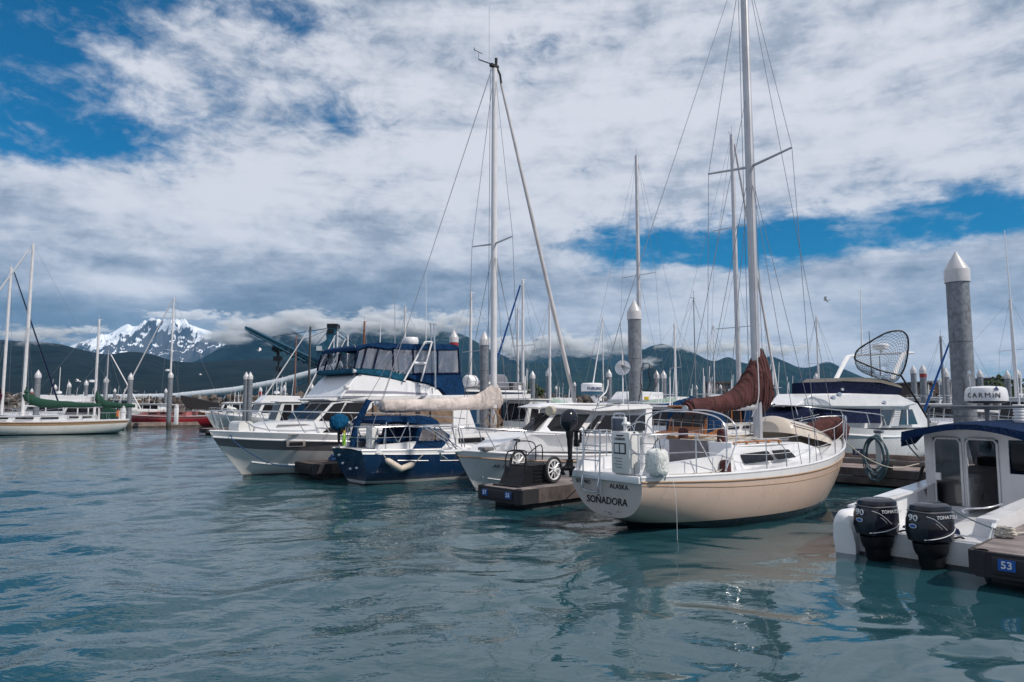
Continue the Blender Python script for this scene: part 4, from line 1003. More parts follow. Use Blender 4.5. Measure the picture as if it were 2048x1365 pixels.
for s_ in (1, -1):
    for hh in (1.0, .5):
        L_ = [Vector((1.25, s_ * 1.17, 1.08 + .76 * hh if hh == 1 else zm))]
        for u, h in st:
            p = A.pt(u, 0, s_); L_.append(Vector((p.x, p.y * .955, p.z + h * hh)))
        p = A.pt(.95, 0, s_); L_.append(Vector((p.x, p.y, p.z + .62 * hh)))
        for a, c in zip(L_, L_[1:]): sg_.append([a, (a + c) / 2 - Vector((0, 0, .018)), c])
A.wire('lifeline', sg_, .007, M_wirel)
b = MB(); pz = 2.05
b.tube(cr([(7.9, -.62, pz - .1), (8.4, -.34, pz), (8.85, -.12, pz + .02), (8.93, 0, pz + .02), (8.85, .12, pz + .02), (8.4, .34, pz), (7.9, .62, pz - .1)], 6), .014, 8)
for x, y, xb, yb in [(7.95, .6, 7.85, .62), (8.35, .36, 8.15, .38), (8.85, .12, 8.45, .14)]:
    for sg in (1, -1): b.tube([(x, sg * y, pz), (xb, sg * yb, 1.4)], .013, 6)
b.tube(cr([(8.0, -.55, 1.72), (8.5, -.2, 1.76), (8.68, 0, 1.76), (8.5, .2, 1.76), (8.0, .55, 1.72)], 5), .011, 6)
b.build('pulpit', M_steel, A.r)
b = MB(); b.box((8.35, 0, 1.47), (.7, .22, .05)); b.box((8.7, 0, 1.44), (.3, .12, .1), bev=.02); b.build('bow_roller', M_steel, A.r)
# bimini hoops
b = MB()
for x, sp, zt in [(2.15, 1.22, 2.22), (2.5, 1.2, 2.25)]: b.tube(cr([(2.1, -sp, 1.1), (x - .02, -sp, 1.7), (x, -sp * .9, 2.08), (x, -sp * .5, zt), (x, 0, zt + .02), (x, sp * .5, zt), (x, sp * .9, 2.08), (x - .02, sp, 1.7), (2.1, sp, 1.1)], 6), .014, 8)
b.build('bimini_hoop', M_steel, A.r)
# ropes on the coach roof
rs = random.Random(8); b = MB()
for k in range(9):
    c = Vector((3.6 + rs.uniform(-.5, .7), -.35 + rs.uniform(-.3, .4), 1.585)); rr = rs.uniform(.12, .26); n_ = 26
    b.tube([c + Vector((rr * math.cos(i * .5) * (1 + .1 * math.sin(i)), rr * .8 * math.sin(i * .5), .02 + .012 * (i % 4) + rs.uniform(0, .03))) for i in range(n_)], .009, 5)
for k in range(7): b.tube(cr([(4.9, rs.uniform(-.3, .3), 1.6), (4.2, rs.uniform(-.5, .5), 1.62), (3.3, rs.uniform(-.5, .6), 1.6), (2.8, rs.uniform(-.6, .6), 1.63)], 5), .008, 5)
b.build('coiled_lines', M_rope, A.r)
b = MB()
for k in range(3): b.tube(cr([(2.9, -.5, 1.66), (2.6, -.9 - .05 * k, 1.35), (2.2, -1.05, 1.12), (1.6, -1.18, 1.08 + .01 * k), (.7, -1.0, 1.1)], 6), .009, 5)
b.build('sheet', M_rope, A.r)
# carried things: each on its own
def local_thing(bt, name, label, cat, x, y, z, rz=0.0, group=None):
    p = bt.W((x, y, z)); return thing(name, label, cat, p, bt.a + rz, group)
r = local_thing(A, 'life_raft_case', 'white upright case with a black window diagram strapped to the cream sloop stern rail', 'case', .12, -.46, 1.10)
MB().box((0, 0, .40), (.30, .48, .78), bev=.05).build('case', M_shell, r)
b = MB(); b.box((-.155, 0, .48), (.008, .30, .20)); fr_ = b.build('diagram', M_txt, r, 0)
b = MB(); b.box((-.161, -.07, .48), (.008, .11, .15)); b.box((-.161, .07, .48), (.008, .11, .15)); b.build('diagram_window', M_shell, fr_, 0)
text('STEARNS', .065, frame_m((-.158, 0, .65), (0, -1, 0), (0, 0, 1)), M_txt, r, 'lettering')
b = MB()
for k in range(4): b.box((-.155, .05 - .02 * (k % 2), .30 - k * .055), (.006, .2 - .05 * (k % 2), .012))
b.build('printed_line', M_grey, r, 0)
b = MB(); b.tube(cr([(.0, .25, .78), (-.14, .1, .72), (-.14, -.1, .72), (0, -.25, .78)], 5), .012, 6); b.build('strap', M_black, r)
b = MB(); rows_ = []
r = local_thing(A, 'cushion_bag', 'white puffy bag tied under the rail at the cream sloop starboard quarter', 'bag', .34, -1.02, 1.09)
for z, s_ in [(0, .08), (.03, .15), (.12, .175), (.3, .175), (.42, .165), (.47, .13), (.49, .05)]:
    rows_.append([(s_ * abs(math.cos(a)) ** .6 * math.copysign(1, math.cos(a)) * (1 + .05 * math.sin(7 * a + z * 9)), 1.08 * s_ * abs(math.sin(a)) ** .6 * math.copysign(1, math.sin(a)), z + .015 * math.sin(5 * a)) for a in [k * 2 * math.pi / 24 for k in range(24)]])
b.grid(rows_, closeu=True); b.add(rows_[-1], [tuple(range(24))]); b.add(rows_[0], [tuple(range(24))]); b.build('bag', M_bag, r, 60)
b = MB(); b.tube(cr([(0, -.1, .48), (.02, -.05, .6), (.05, 0, .68), (.02, .05, .6), (0, .1, .48)], 4), .008, 5); b.tube([(-.18, 0, .3), (0, -.195, .3), (.18, 0, .3)], .006, 5); b.build('cord', M_black, r)
r = outboard('outboard_motor', 'small dark outboard hung upright on the cream sloop stern rail', A.W((-.10, .78, 1.86)), A.a + math.pi, .8, small=True)
r.scale = (.72, .80, .80)
r = local_thing(A, 'chart_display', 'framed grey display facing aft above the cream sloop stern rail', 'display', .35, -.08, 1.84)
MB().box((0, 0, .16), (.07, .36, .30), bev=.02).build('housing', M_white, r); MB().box((-.04, 0, .16), (.012, .29, .235), bev=.004).build('screen', mat('grey_screen', (.10, .115, .15), rough=.2), r)
b = MB(); b.tube([(0, 0, -.3), (0, 0, .03)], .018, 8); b.tube(cr([(0, -.14, .30), (0, -.12, .37), (0, .12, .37), (0, .14, .30)], 4), .012, 6); b.build('stand', M_steel, r)
b = MB().lathe([(.02, 0), (.02, .1), (.075, .11), (.085, .14), (.07, .17), (.02, .18)], (0, 0, 0), 16); o = b.build('gps_antenna', M_white, loc=A.W((.10, -.50, 1.89))); tag(o, 'small white mushroom antenna above the upright white case', 'antenna')
# overturned tender on the fore deck
r = local_thing(A, 'dinghy', 'overturned cream dinghy lashed on the cream sloop foredeck', 'dinghy', 6.72, .05, 1.62); r.rotation_euler = (0, R(9.5), A.a)
rows_ = []
for i in range(25):
    t = i / 24; xx = -1.28 + 2.66 * t; wd = .60 * max(0, 1 - max(0, (t - .45) / .55) ** 2.3) ** .6 * (1 if t > .08 else (.55 + .45 * (t / .08) ** .5)); hh = .42 * (1 - max(0, (t - .35) / .65) ** 2 * .65) * (1 if t > .08 else (.6 + .4 * (t / .08) ** .5))
    rows_.append([(xx, wd * math.cos(a) * (1.0 if math.sin(a) < .5 else .97), hh * (math.sin(a) ** .8) - .10) for a in [k * math.pi / 16 for k in range(17)]])
b = MB().grid(rows_); b.add(rows_[0], [tuple(range(17))]); b.build('shell', gel('dinghy_skin', (.60, .52, .44)), r, 60)
b = MB()
for a_ in (R(28), R(152)):
    for da in (0, .10):
        b.tube([(p_[0], p_[1] * 1.012, p_[2]) for p_ in [tuple(Vector(rw[max(0, min(16, round((a_ + (da if a_ < 1.5 else -da)) / math.pi * 16)))])) for rw in rows_[2:22]]], .014, 5)
b.build('rubbing_strake', M_grey, r)
# maroon bag at the bow
o = profcover(A, [(1607, 853, 866), (1618, 847, 870), (1632, 842, 874), (1648, 836, 880), (1664, 833, 888), (1676, 837, 886), (1683, 848, 872)], 'sail_bag', M_maroon, None, .34, 20, .13, 9, tie=M_dark)
o.location = A.o; o.rotation_euler = (0, 0, A.a); tag(o, 'crumpled maroon bag stuffed inside the cream sloop bow rail', 'sail bag')
# its bow line to the walkway
def rope(name, label, pts, r_=.014, m=None, n=10): return tag(MB().tube(cr(pts, n), r_, 6).build(name, m or M_rope), label, 'rope')
p0 = A.W((8.3, -.25, 1.52)); p1 = ground(1838, 928, .78)
rope('mooring_line', 'pale line sagging from the cream sloop bow to the walkway rail', [p0, p0.lerp(p1, .3) - Vector((0, 0, .30)), p0.lerp(p1, .65) - Vector((0, 0, .34)), p1])
p0 = A.W((.25, .98, 1.08)); p1 = on57(2.5, -1.3, .55)
rope('mooring_line', 'dark stern line from the cream sloop to the cleat behind the black dock cart', [p0, p0.lerp(p1, .5) - Vector((0, 0, .12)), p1, on57(2.2, -1.25, .51)], .014, M_roped)
p0 = A.W((.62, -1.13, 1.05)); rope('fishing_line', 'thin pale cord hanging straight down the cream hull into the water', [p0, p0 + Vector((.02, -.10, -.2)), (p0.x + .03, p0.y - .16, .4), (p0.x + .03, p0.y - .16, -.3)], .004, M_wirel, 3)
# ---------------------------------------------------------------- white motor yacht with the grey band (bow to the left)
bwl = ground(487, 953)
_e = Vector((math.cos(R(223)), math.sin(R(223)), 0))
LW = 11.6; o_ = bwl - _e * (LW - 1.15)
Wt = Boat('motor_yacht', 'white flybridge motor yacht with a grey hull band and blue bridge canvas', 'motor yacht', (o_.x, o_.y), 223, 1)
Wt.hull(LW, [(0, 1.75), (.4, 1.95), (.65, 1.85), (.82, 1.35), (.93, .68), (1, .04)], [(0, 1.15), (.4, 1.22), (.7, 1.36), (1, 1.52)], [(0, -.35), (.6, -.5), (.9, -.35), (1, -.02)],
        1.15, 0, [M_white, M_grey, gel('yacht_hull', (.66, .66, .66), fn=boot_fn(.06, (.10, .09, .09, 1)))], 'vee', rows=16, mi=lambda k: 0 if k < 2 else (1 if k < 5 else 2))
Wt.deck(M_deck, .05); Wt.rail('rub_rail', M_white, .035, jdrop=2); Wt.rail('toe_rail', M_white, .03, inset=.03, dz=.01)
def wW(x, z): return max(.15, (1.42 if x < 6.6 else 1.42 - (x - 6.6) ** 1.5 * .135)) - max(0, z - 1.4) * .10
tW = lambda L_, wf=wW: [(p.x, p.z) for p in Wt.trl(L_, wf)]
Wt.body('foredeck_trunk', tW([(508, 868), (510, 853), (552, 845), (640, 843), (700, 842), (700, 868)]), wW, M_white)
Wt.panel('trunk_line', tW([(553, 853), (556, 850), (690, 847), (690, 849)]), wW, M_grey, .006)
Wt.panel('trunk_window', tW([(645, 865), (672, 847), (700, 847), (700, 865)]), wW, M_glass, corner=.05)
sb = [p for p in tW([(627, 843), (664, 806), (700, 800), (938, 795), (938, 868), (640, 868)])]
Wt.body('saloon', sb, wW, M_white)
Wt.panel('windscreen', tW([(638, 842), (668, 808), (690, 805), (672, 842)]), wW, M_glass)
Wt.panel('saloon_window', tW([(676, 842), (694, 806), (738, 806), (708, 842)]), wW, M_glass)
Wt.panel('saloon_window', tW([(716, 846), (748, 806), (905, 806), (905, 846)]), wW, M_curtain)
b = MB()
for u in (745, 800, 860): 
    a, c = Wt.tr(u, 806, wW), Wt.tr(u, 846, wW); b.tube([(a.x, a.y + .03, a.z), (c.x, c.y + .03, c.z)], .03, 4)
b.build('window_post', M_dark, Wt.r)
b = MB(); a, c = Wt.tr(703, 842, wW), Wt.tr(746, 802, wW); b.prism([(a.x, a.y + .03, a.z), (a.x - .22, a.y + .03, a.z), (c.x - .22, c.y + .03, c.z), (c.x, c.y + .03, c.z)], (0, -.06, 0)); b.prism([(a.x, -a.y - .03, a.z), (a.x - .22, -a.y - .03, a.z), (c.x - .22, -c.y - .03, c.z), (c.x, -c.y - .03, c.z)], (0, .06, 0)); b.build('pillar', M_white, Wt.r, 0)
fx = max(p[0] for p in sb) 
b = MB()   # raked front windscreen panes, seen from ahead
P0, P1 = Wt.tr(630, 842, wW), Wt.tr(664, 807, wW)
for k in range(3):
    y0, y1 = -1.1 + k * .76, -1.1 + k * .76 + .66
    b.prism([(P0.x + .015, y0, P0.z + .05), (P0.x + .015, y1, P0.z + .05), (P1.x + .015, y1, P1.z - .02), (P1.x + .015, y0, P1.z - .02)], (.02, 0, .01))
b.build('front_windscreen', M_glass, Wt.r, 0)
wR = lambda x, z: 1.62 if x < 6.5 else max(.4, 1.62 - (x - 6.5) * .35)
tR = lambda L_: [(p.x, p.z) for p in Wt.trl(L_, wR)]
Wt.body('bridge_deck', tR([(648, 799), (668, 795), (800, 792), (1062, 788), (1062, 798), (820, 801), (664, 802)]), wR, M_white, bev=.02)
wB = lambda x, z: 1.38 - max(0, z - 2.8) * .12
tB = lambda L_: [(p.x, p.z) for p in Wt.trl(L_, wB)]
Wt.body('bridge_coaming', tB([(680, 796), (710, 756), (724, 747), (772, 752), (800, 758), (856, 769), (876, 778), (892, 796)]), wB, M_white, bev=.06)
Wt.panel('bridge_band', tB([(690, 786), (694, 781), (790, 783), (855, 787), (855, 790), (790, 787)]), wB, mat('mauve_band', (.24, .23, .29), rough=.4), .01)
text('Tenacity', .20, frame_m(Vector(Wt.tr(845, 772, 1.40)) + Vector((0, .03, 0)), (-1, 0, -.08), (0, 0, 1)), M_txtb, Wt.r, 'lettering', .003, shear=.35)
wC = lambda x, z: 1.36
tC = lambda L_: [(p.x, p.z) for p in Wt.trl(L_, wC)]
Wt.body('bridge_screen', tC([(704, 745), (707, 737), (745, 737), (780, 741), (812, 752), (812, 765), (780, 756), (725, 748)]), wC, M_tealc)
Wt.body('bimini_top', tC([(714, 702), (716, 694), (735, 688), (762, 685), (800, 688), (905, 689), (916, 691), (920, 699), (916, 701), (870, 701), (812, 701), (786, 697), (776, 701), (762, 697), (735, 694)]), wC, M_blue, 40, bev=.03)
Wt.body('side_curtain', tC([(814, 752), (826, 748), (922, 748), (932, 793), (895, 793), (882, 778), (860, 768), (830, 761)]), wC, M_blue, bev=.01)
for poly in ([(708, 737), (716, 703), (733, 697), (722, 737)], [(722, 737), (733, 697), (757, 699), (746, 738)], [(746, 738), (757, 699), (784, 703), (784, 741)], [(788, 742), (788, 699), (824, 701), (824, 747)], [(828, 748), (828, 701), (873, 702), (873, 747)], [(877, 747), (877, 702), (917, 702), (921, 746)]):
    Wt.panel('clear_curtain', tC(poly), wC, M_vinyl, 0, .006)
b = MB()
for (a, c) in [((708, 737), (716, 703)), ((722, 737), (733, 697)), ((746, 738), (757, 697)), ((786, 742), (786, 699)), ((826, 748), (826, 700)), ((875, 748), (875, 701)), ((919, 748), (916, 700)), ((826, 748), (921, 747))]:
    for sg in (1, -1):
        p, q_ = Wt.tr(*a, wC), Wt.tr(*c, wC); b.tube([(p.x, sg * 1.375, p.z), (q_.x, sg * 1.375, q_.z)], .035, 6)
b.build('curtain_seam', M_navyc, Wt.r)
b = MB(); x_ = [Wt.tr(u, 737, wC).x for u in (712, 745, 790, 875)]
zt = Wt.tr(800, 692, wC).z
for k, (xa, xb) in enumerate(zip(x_, x_[1:])):
    for sg in (1, -1): b.tube([(xa, sg * 1.2, zt - 1.2), (xb, sg * 1.2, zt - .05)], .016, 6); b.tube([(xb, sg * 1.2, zt - 1.2), (xa, sg * 1.2, zt - .05)], .016, 6)
b.build('bimini_frame', M_steel, Wt.r)
b = MB(); b.box((x_[2] + .4, 0, zt - 1.1), (.8, 1.6, .5), bev=.05); b.box((x_[2] - .5, .3, zt - .9), (.3, .6, .7), bev=.05); b.build('helm_seat', M_shell, Wt.r)
# ladder-like mast frame and radar
b = MB(); pa, pb, pc, pd = Wt.tr(808, 762, 1.45), Wt.tr(850, 684, 1.45), Wt.tr(842, 763, 1.45), Wt.tr(864, 684, 1.45)
b.tube([pa, pb], .035, 8); b.tube([pc, pd], .035, 8); b.tube([pa.lerp(pb, .45), pc.lerp(pd, .45)], .06, 6); b.tube([pb, pd], .03, 6); b.build('canvas_strut', M_white, Wt.r)
b = MB(); q_ = Wt.tr(871, 780, 1.5); t_ = Wt.tr(868, 648, 1.5); b.tube([q_, t_], .035, 8); q2 = Wt.tr(863, 690, 1.2); t2 = Wt.tr(861, 648, 1.2); b.tube([q2, t2], .03, 8); b.tube([t_ - Vector((.1, 0, 0)), t_ + Vector((.25, 0, 0))], .03, 6); b.build('rod_holder', M_steel, Wt.r)
b = MB(); c = Wt.tr(821, 684, .4); b.lathe([(.30, -.12), (.33, -.05), (.33, .08), (.28, .17), (.1, .19)], c, 24); b.build('radar_dome', M_white, Wt.r)
b = MB(); b.box((c.x, 0, zt + .06), (.9, 1.6, .05)); b.lathe([(.15, zt + .03 - c.z), (.15, -.1)], c, 12); b.build('radar_mount', M_white, Wt.r)
for (u, v, u0, v0, y) in [(762, 627, 760, 690, .6), (789, 556, 790, 690, .2), (852, 545, 852, 690, -.6)]:
    MB().tube([Wt.tr(u0, v0, y), Wt.tr(u, v, y)], [.02, .008], 6).build('whip_antenna', M_white, Wt.r)
b = MB()
for (u, v) in [(712, 743), (696, 775)]:
    p = Wt.tr(u, v, 1.2); b.lathe([(.04, -.08), (.07, .0), (.08, .10), (.03, .12)], p + Vector((.10, .1, 0)), 14, axis=(1, .2, .1)); b.tube([p, p + Vector((.1, .1, 0))], .03, 6)
b.build('spot_light', M_shell, Wt.r)
# bow seat, rails, port light
b = MB(); s0 = Wt.tr(492, 866, .35); P = roundpoly([(s0.x - .22, s0.z), (s0.x - .22, s0.z + .38), (s0.x + .28, s0.z + .38), (s0.x + .28, s0.z)], .22, 8)
b.prism([(x, .42, z) for x, z in P], (0, -.84, 0)); b.build('bow_locker', M_shell, Wt.r, 30)
b = MB(); sta = [(470, 868, 451, 826), (542, 868, 516, 826), (610, 868, 585, 823), (661, 869, 638, 822)]
rt = Wt.trl([(452, 822), (520, 823), (590, 824), (700, 826), (820, 829), (930, 838)], lambda x, z: max(.3, interp(Wt.bk, min(1, x / LW)) - .12))
Wt.tube2(b, cr([rt[0] + Vector((.35, -.25, 0))] + rt, 4), .018, 8)
for u, v, u1, v1 in sta + [(720, 868, 700, 826), (800, 868, 786, 828)]:
    wf = lambda x, z: max(.3, interp(Wt.bk, min(1, x / LW)) - .12)
    p, q_ = Wt.tr(u, v, wf), Wt.tr(u1, v1, wf); Wt.tube2(b, [p, q_], .016, 6)
p_, q_ = Wt.pt(.985, 0, 1), rt[0]; b.tube([(p_.x - .1, .12, p_.z), (q_.x + .35, q_.y - .25, q_.z)], .018, 6); b.tube([(p_.x - .1, -.12, p_.z), (q_.x + .35, -q_.y + .25, q_.z)], .018, 6)
b.tube([(rt[0].x + .35, rt[0].y - .25, rt[0].z), (rt[0].x + .35, -rt[0].y + .25, rt[0].z)], .018, 6)
b.build('bow_rail', M_steel, Wt.r)
hh = lambda x, z: interp(Wt.bk, min(1, x / LW)) * .985
p_ = Wt.tr(592, 888, hh)
wi = MB().box((0, 0, 0), (.62, .04, .20), bev=.015).build('hull_port', mat('port_frame', (.20, .18, .18), rough=.5), Wt.r); wi.location = (p_.x, p_.y + .0, p_.z); wi.rotation_euler = (0, 0, R(-14))
wj = MB().box((0, .02, 0), (.44, .03, .12), bev=.01).build('port_glass', M_glass, wi)
b = MB(); p_ = Wt.tr(587, 870, lambda x, z: interp(Wt.bk, min(1, x / LW)) + .03); b.box(p_, (.35, .05, .05), bev=.015); b.build('hull_cleat', M_grey, Wt.r)
b = MB(); s_ = [Wt.pt(u, 9.5, 1) for u in [.45 + .5 * k / 14 for k in range(15)]]; Wt.tube2(b, [(p.x, p.y + .02, p.z) for p in s_], .022, 6); b.build('spray_strake', M_white, Wt.r)
Wt.body('aft_bulkhead', tW([(905, 796), (938, 820), (955, 868), (905, 868)]), lambda x, z: wW(x, z) + .05, M_white)
p0 = Wt.W(Wt.tr(458, 866, .25)); p1 = Vector((c59.x, c59.y, .5)) + EX * 1.0 - EY * -.7
rope('mooring_line', 'blue line drooping from the motor yacht bow to the brown timber float', [p0, p0 + Vector((.5, -.5, -.35)), p0.lerp(p1, .4) - Vector((0, 0, .62)), p0.lerp(p1, .75) - Vector((0, 0, .42)), p1], .016, M_ropeb)
def coil(name, label, p, m, n=5, r0=.22, rr=.014, seed=1):
    rs = random.Random(seed); b = MB()
    for k in range(n): b.tube([p + Vector((math.cos(i * .45 + k) * r0 * (1 - .08 * k) * rs.uniform(.85, 1.1), math.sin(i * .45 + k) * r0 * rs.uniform(.8, 1.1), .02 + k * .025 + rs.uniform(0, .02))) for i in range(16)], rr, 6)
    return tag(b.build(name, m), label, 'rope')
coil('rope_heap', 'blue heap of line on the brown timber float', p1 + Vector((.1, .1, 0)), M_ropeb, 7, .24, .022, 3)
coil('rope_heap', 'pale coil of line on the brown timber float beside the navy sailboat transom', Vector((c59.x, c59.y, .48)) + EX * 2.2 + EY * 1.0, M_rope, 4, .22, .012, 4)
coil('rope_heap', 'pale loose rope heap at the edge of the float with 57 and 55 plates', on57(2.35, -1.25, .485), M_rope, 8, .22, .013, 5)
coil('rope_heap', 'pale rope turned on the cleat of the 53 float', on53(1.25, -.16, .50), M_rope, 5, .12, .016, 6)

# ---------------------------------------------------------------- navy sailboat
bst = ground(715, 968) - EX * .40
B = Boat('sailboat', 'navy blue sailboat with a beige boom cover and two cream fenders over its side', 'sailboat', (bst.x, bst.y), 43, -1)
m_hB = gel('navy_hull', (.007, .030, .082), .10, rough=.16, dirt=None, fn=boot_fn(.03, (.03, .03, .03, 1), .12, (.6, .6, .6, 1)))
B.hull(10.2, [(0, .86), (.2, 1.3), (.45, 1.6), (.65, 1.45), (.82, .95), (.94, .38), (1, .03)], [(0, 1.04), (.3, .98), (.6, 1.02), (1, 1.35)], [(0, -.02), (.1, -.3), (.5, -.7), (.9, -.5), (1, -.2)], 1.2, .40, [M_white, m_hB], rows=18, stern_e=(.60, 1.0), mi=lambda k: 0 if k == 0 else 1, transom=m_hB)
B.deck(M_deck, .05, -.01); B.rail('toe_rail', M_white, .03, inset=.01, dz=.01); B.rail('rub_rail', M_white, .014, jdrop=1)
b = MB()
for u0, u1 in [(.10, .20), (.24, .52)]: b.tube([B.pt(u0 + (u1 - u0) * k / 10, 2.6, -1) + Vector((0, -.008, 0)) for k in range(11)], .014, 5)
b.build('cove_stripe', M_white, B.r)
text('Sea', .13, frame_m((.10, -.02, .80), (0, -1, 0), (-.4, 0, 1)), mat('gold_lettering', (.35, .2, .06), rough=.4), B.transom, 'lettering', .002, shear=.3)
text('Pearl', .12, frame_m((.16, -.05, .66), (0, -1, 0), (-.4, 0, 1)), MAT['gold_lettering'], B.transom, 'lettering', .002, shear=.3)
b = MB()
for y, z in [(.45, .60), (.10, .45), (-.3, .5), (.5, .85)]: b.box((.4 * (1.04 - z) - .03, y, z), (.05, .14, .07), bev=.015)
b.build('transom_fitting', M_steel, B.transom)
wBc = lambda x, z: (1.02 if x < 5.5 else 1.02 - (x - 5.5) * .2) - max(0, z - 1) * .25
B.body('cabin_trunk', [(3.2, .95), (3.2, 1.42), (5.5, 1.46), (7.2, 1.36), (7.8, 1.05), (7.8, .95)], wBc, M_white)
for xa, xb in [(3.5, 4.6), (4.9, 5.9), (6.2, 6.8)]: B.panel('cabin_window', [(xa, 1.13), (xa, 1.29), (xb, 1.29), (xb + .05, 1.13)], wBc, M_glass, corner=.05)
for sg in (1, -1): MB().prism([(x, sg * 1.0, z) for x, z in [(.4, .95), (.5, 1.20), (3.2, 1.30), (3.2, .95)]], (0, -sg * .15, 0)).build('coaming', M_white, B.r, 0)
mast(B, 'mast', 5.87, at(993, 138, B.W((5.87, 0, 0)).y).z, 1.4, .115, M_mastw, 16)
zt = at(993, 130, B.W((5.87, 0, 0)).y).z
cp = [Vector((p.x, 0, p.z)) for p in B.trl([(764, 811), (850, 811), (985, 800), (999, 803)], 0)]
profcover(B, [(758, 802, 816), (762, 799, 824), (775, 799, 826), (800, 799, 825), (830, 799, 824), (880, 797, 822), (920, 795, 821), (950, 790, 820), (968, 781, 819), (979, 772, 818), (990, 767, 819), (997, 775, 819), (1001, 790, 812)], 'sail_cover', M_beige, B.r, .15, wob=.06, seed=12)
MB().tube([cp[0] + Vector((-.25, 0, .06)), (5.8, 0, cp[-1].z + .02)], .065, 8).build('boom', M_mastw, B.r)
rs = random.Random(3); b = MB()
for k in range(26): b.tube(cr([(5.87 + rs.uniform(-.2, .2), rs.uniform(-.2, .2), 2.25), (5.87 + rs.uniform(-.28, .28), rs.uniform(-.28, .28), 1.8), (5.87 + rs.uniform(-.3, .3), rs.uniform(-.3, .3), 1.42)], 5), .012, 4)
b.build('halyard_bundle', mat('tan_rope', (.26, .19, .14), rough=.9), B.r)
sz = at(990, 488, B.W((5.87, 0, 0)).y).z
b = MB()
for sg in (1, -1): b.tube([(5.87, sg * .08, sz), (5.75, sg * 1.12, sz + .06)], [.04, .025], 8)
b.build('spreader', M_alu, B.r)
bw = B.tr(1163, 862, 0); tp = B.tr(1002, 168, 0)
b = MB(); b.tube([tp, tp.lerp(bw, .3), tp.lerp(bw, .6), bw], [.045, .07, .085, .09], 10); fs = b.build('furled_headsail', gel('sun_strip', (.56, .53, .53), .15), B.r)
b = MB(); b.lathe([(.10, -.12), (.10, .12)], bw - Vector((0, 0, .1)), 12); b.build('furler_drum', M_black, fs)
b = MB(); b.box((5.85, 0, zt - .06), (.36, .14, .10)); b.lathe([(.05, 0, 0), (.05, .12, 0)], (5.95, 0, zt), 10); b.lathe([(.055, .12), (.055, .28)], (5.95, 0, zt), 10)
b.tube([(5.8, 0, zt - .02), (5.3, .25, zt + .10)], .022, 6); b.tube([(5.3, .25, zt + .10), (5.3, .25, zt + .40)], .008, 4); b.tube([(5.1, .3, zt + .44), (5.45, .22, zt + .36)], .012, 4); b.tube([(5.15, .28, zt + .38), (5.12, .3, zt + .52)], .01, 4)
b.tube([(5.95, 0, zt - .02), (6.15, 0, zt - .30), (6.22, 0, zt - .7)], .045, 6); b.build('masthead', M_dark, B.r)
b = MB(); b.tube([(5.6, 0, zt + .1), (5.6, 0, zt + 2.2)], .006, 4); b.build('masthead_whip', M_wire, B.r)
sh = []
for sg in (1, -1): sh += [[(5.87, 0, zt - .1), (5.75, sg * 1.12, sz + .06), (5.8, sg * 1.45, 1.05)], [(5.87, 0, sz), (5.3, sg * 1.45, 1.05)], [(5.87, 0, sz), (6.4, sg * 1.40, 1.05)]]
sh += [[(5.8, 0, zt), (2.0, 0, 4.6), (.2, .7, 1.1)], [(2.0, 0, 4.6), (.2, -.7, 1.1)], [(5.75, 0, zt - .2), (cp[0].x, 0, cp[0].z + .1)], [(5.75, .1, zt), (5.72, .15, 1.6)], [(5.95, 0, sz - .5), (7.8, 0, 1.4)], [(cp[0].x + .2, 0, cp[0].z - .1), (1.4, .2, 1.3)], [(cp[0].x + .3, 0, cp[0].z - .1), (1.6, -.2, 1.3)]]
B.wire('rigging', sh, .009)
# dodger and bimini
wD = lambda x, z: 1.0
tD = lambda L_, w_=1.0: [(p.x, p.z) for p in B.trl(L_, w_)]
B.body('bimini_top', tD([(771, 850), (773, 842), (790, 834), (820, 833), (848, 832), (868, 836), (880, 846), (881, 853), (868, 851), (835, 850), (800, 846), (780, 846)]), wD, M_blue, 40, bev=.03)
B.body('bimini_boot', tD([(760, 886), (772, 876), (800, 880), (816, 873), (814, 880), (800, 886), (772, 884)]), .9, M_blue, 40, bev=.02)
b = MB()
for (a, c) in [((773, 845), (768, 888)), ((775, 850), (797, 886)), ((816, 845), (797, 886)), ((816, 845), (822, 880)), ((880, 850), (830, 852))]: 
    p, q_ = B.tr(*a, 1.0), B.tr(*c, 1.0); B.tube2(b, [p, q_], .018, 6)
b.build('bimini_frame', M_steel, B.r)
B.body('dodger', tD([(822, 900), (830, 886), (838, 854), (862, 856), (886, 860), (901, 872), (896, 884), (884, 898)]), 1.02, M_blue, 40, bev=.03)
B.panel('dodger_window', tD([(834, 882), (842, 858), (862, 858), (866, 882)]), 1.05, M_vinyl, .03, .012, corner=.05); B.panel('dodger_window', tD([(870, 882), (868, 859), (884, 862), (896, 878)]), 1.05, M_vinyl, .03, .012, corner=.05)
B.panel('dodger_inside', tD([(836, 881), (843, 860), (884, 862), (894, 878)]), 1.03, M_curtain, .01, .01)
b = MB(); z0, z1 = 1.05, 1.72
tp_ = cr([(1.5, -1.12, z1), (.6, -.98, z1), (.2, -.78, z1), (.12, 0, z1), (.2, .78, z1), (.6, .98, z1), (1.5, 1.12, z1)], 6); b.tube(tp_, .015, 8); b.tube([(p.x, p.y, 1.4) for p in tp_], .012, 6)
for p in tp_[::5]: b.tube([(p.x, p.y, z0), (p.x, p.y, z1)], .013, 6)
for u in (.30, .45, .58, .70, .82):
    for sg in (1, -1): q_ = B.pt(u, 0, sg); b.tube([(q_.x, q_.y * .95, q_.z), (q_.x, q_.y * .95, q_.z + .62)], .012, 6)
ll = []
for sg in (1, -1):
    for h in (.62, .33):
        L_ = [Vector((1.5, sg * 1.12, 1.05 + h + .03))] + [Vector((B.pt(u, 0, sg).x, B.pt(u, 0, sg).y * .95, B.pt(u, 0, sg).z + h)) for u in (.30, .45, .58, .70, .82, .97)]
        ll.append(L_)
for L_ in ll: b.tube(L_, .007, 4)
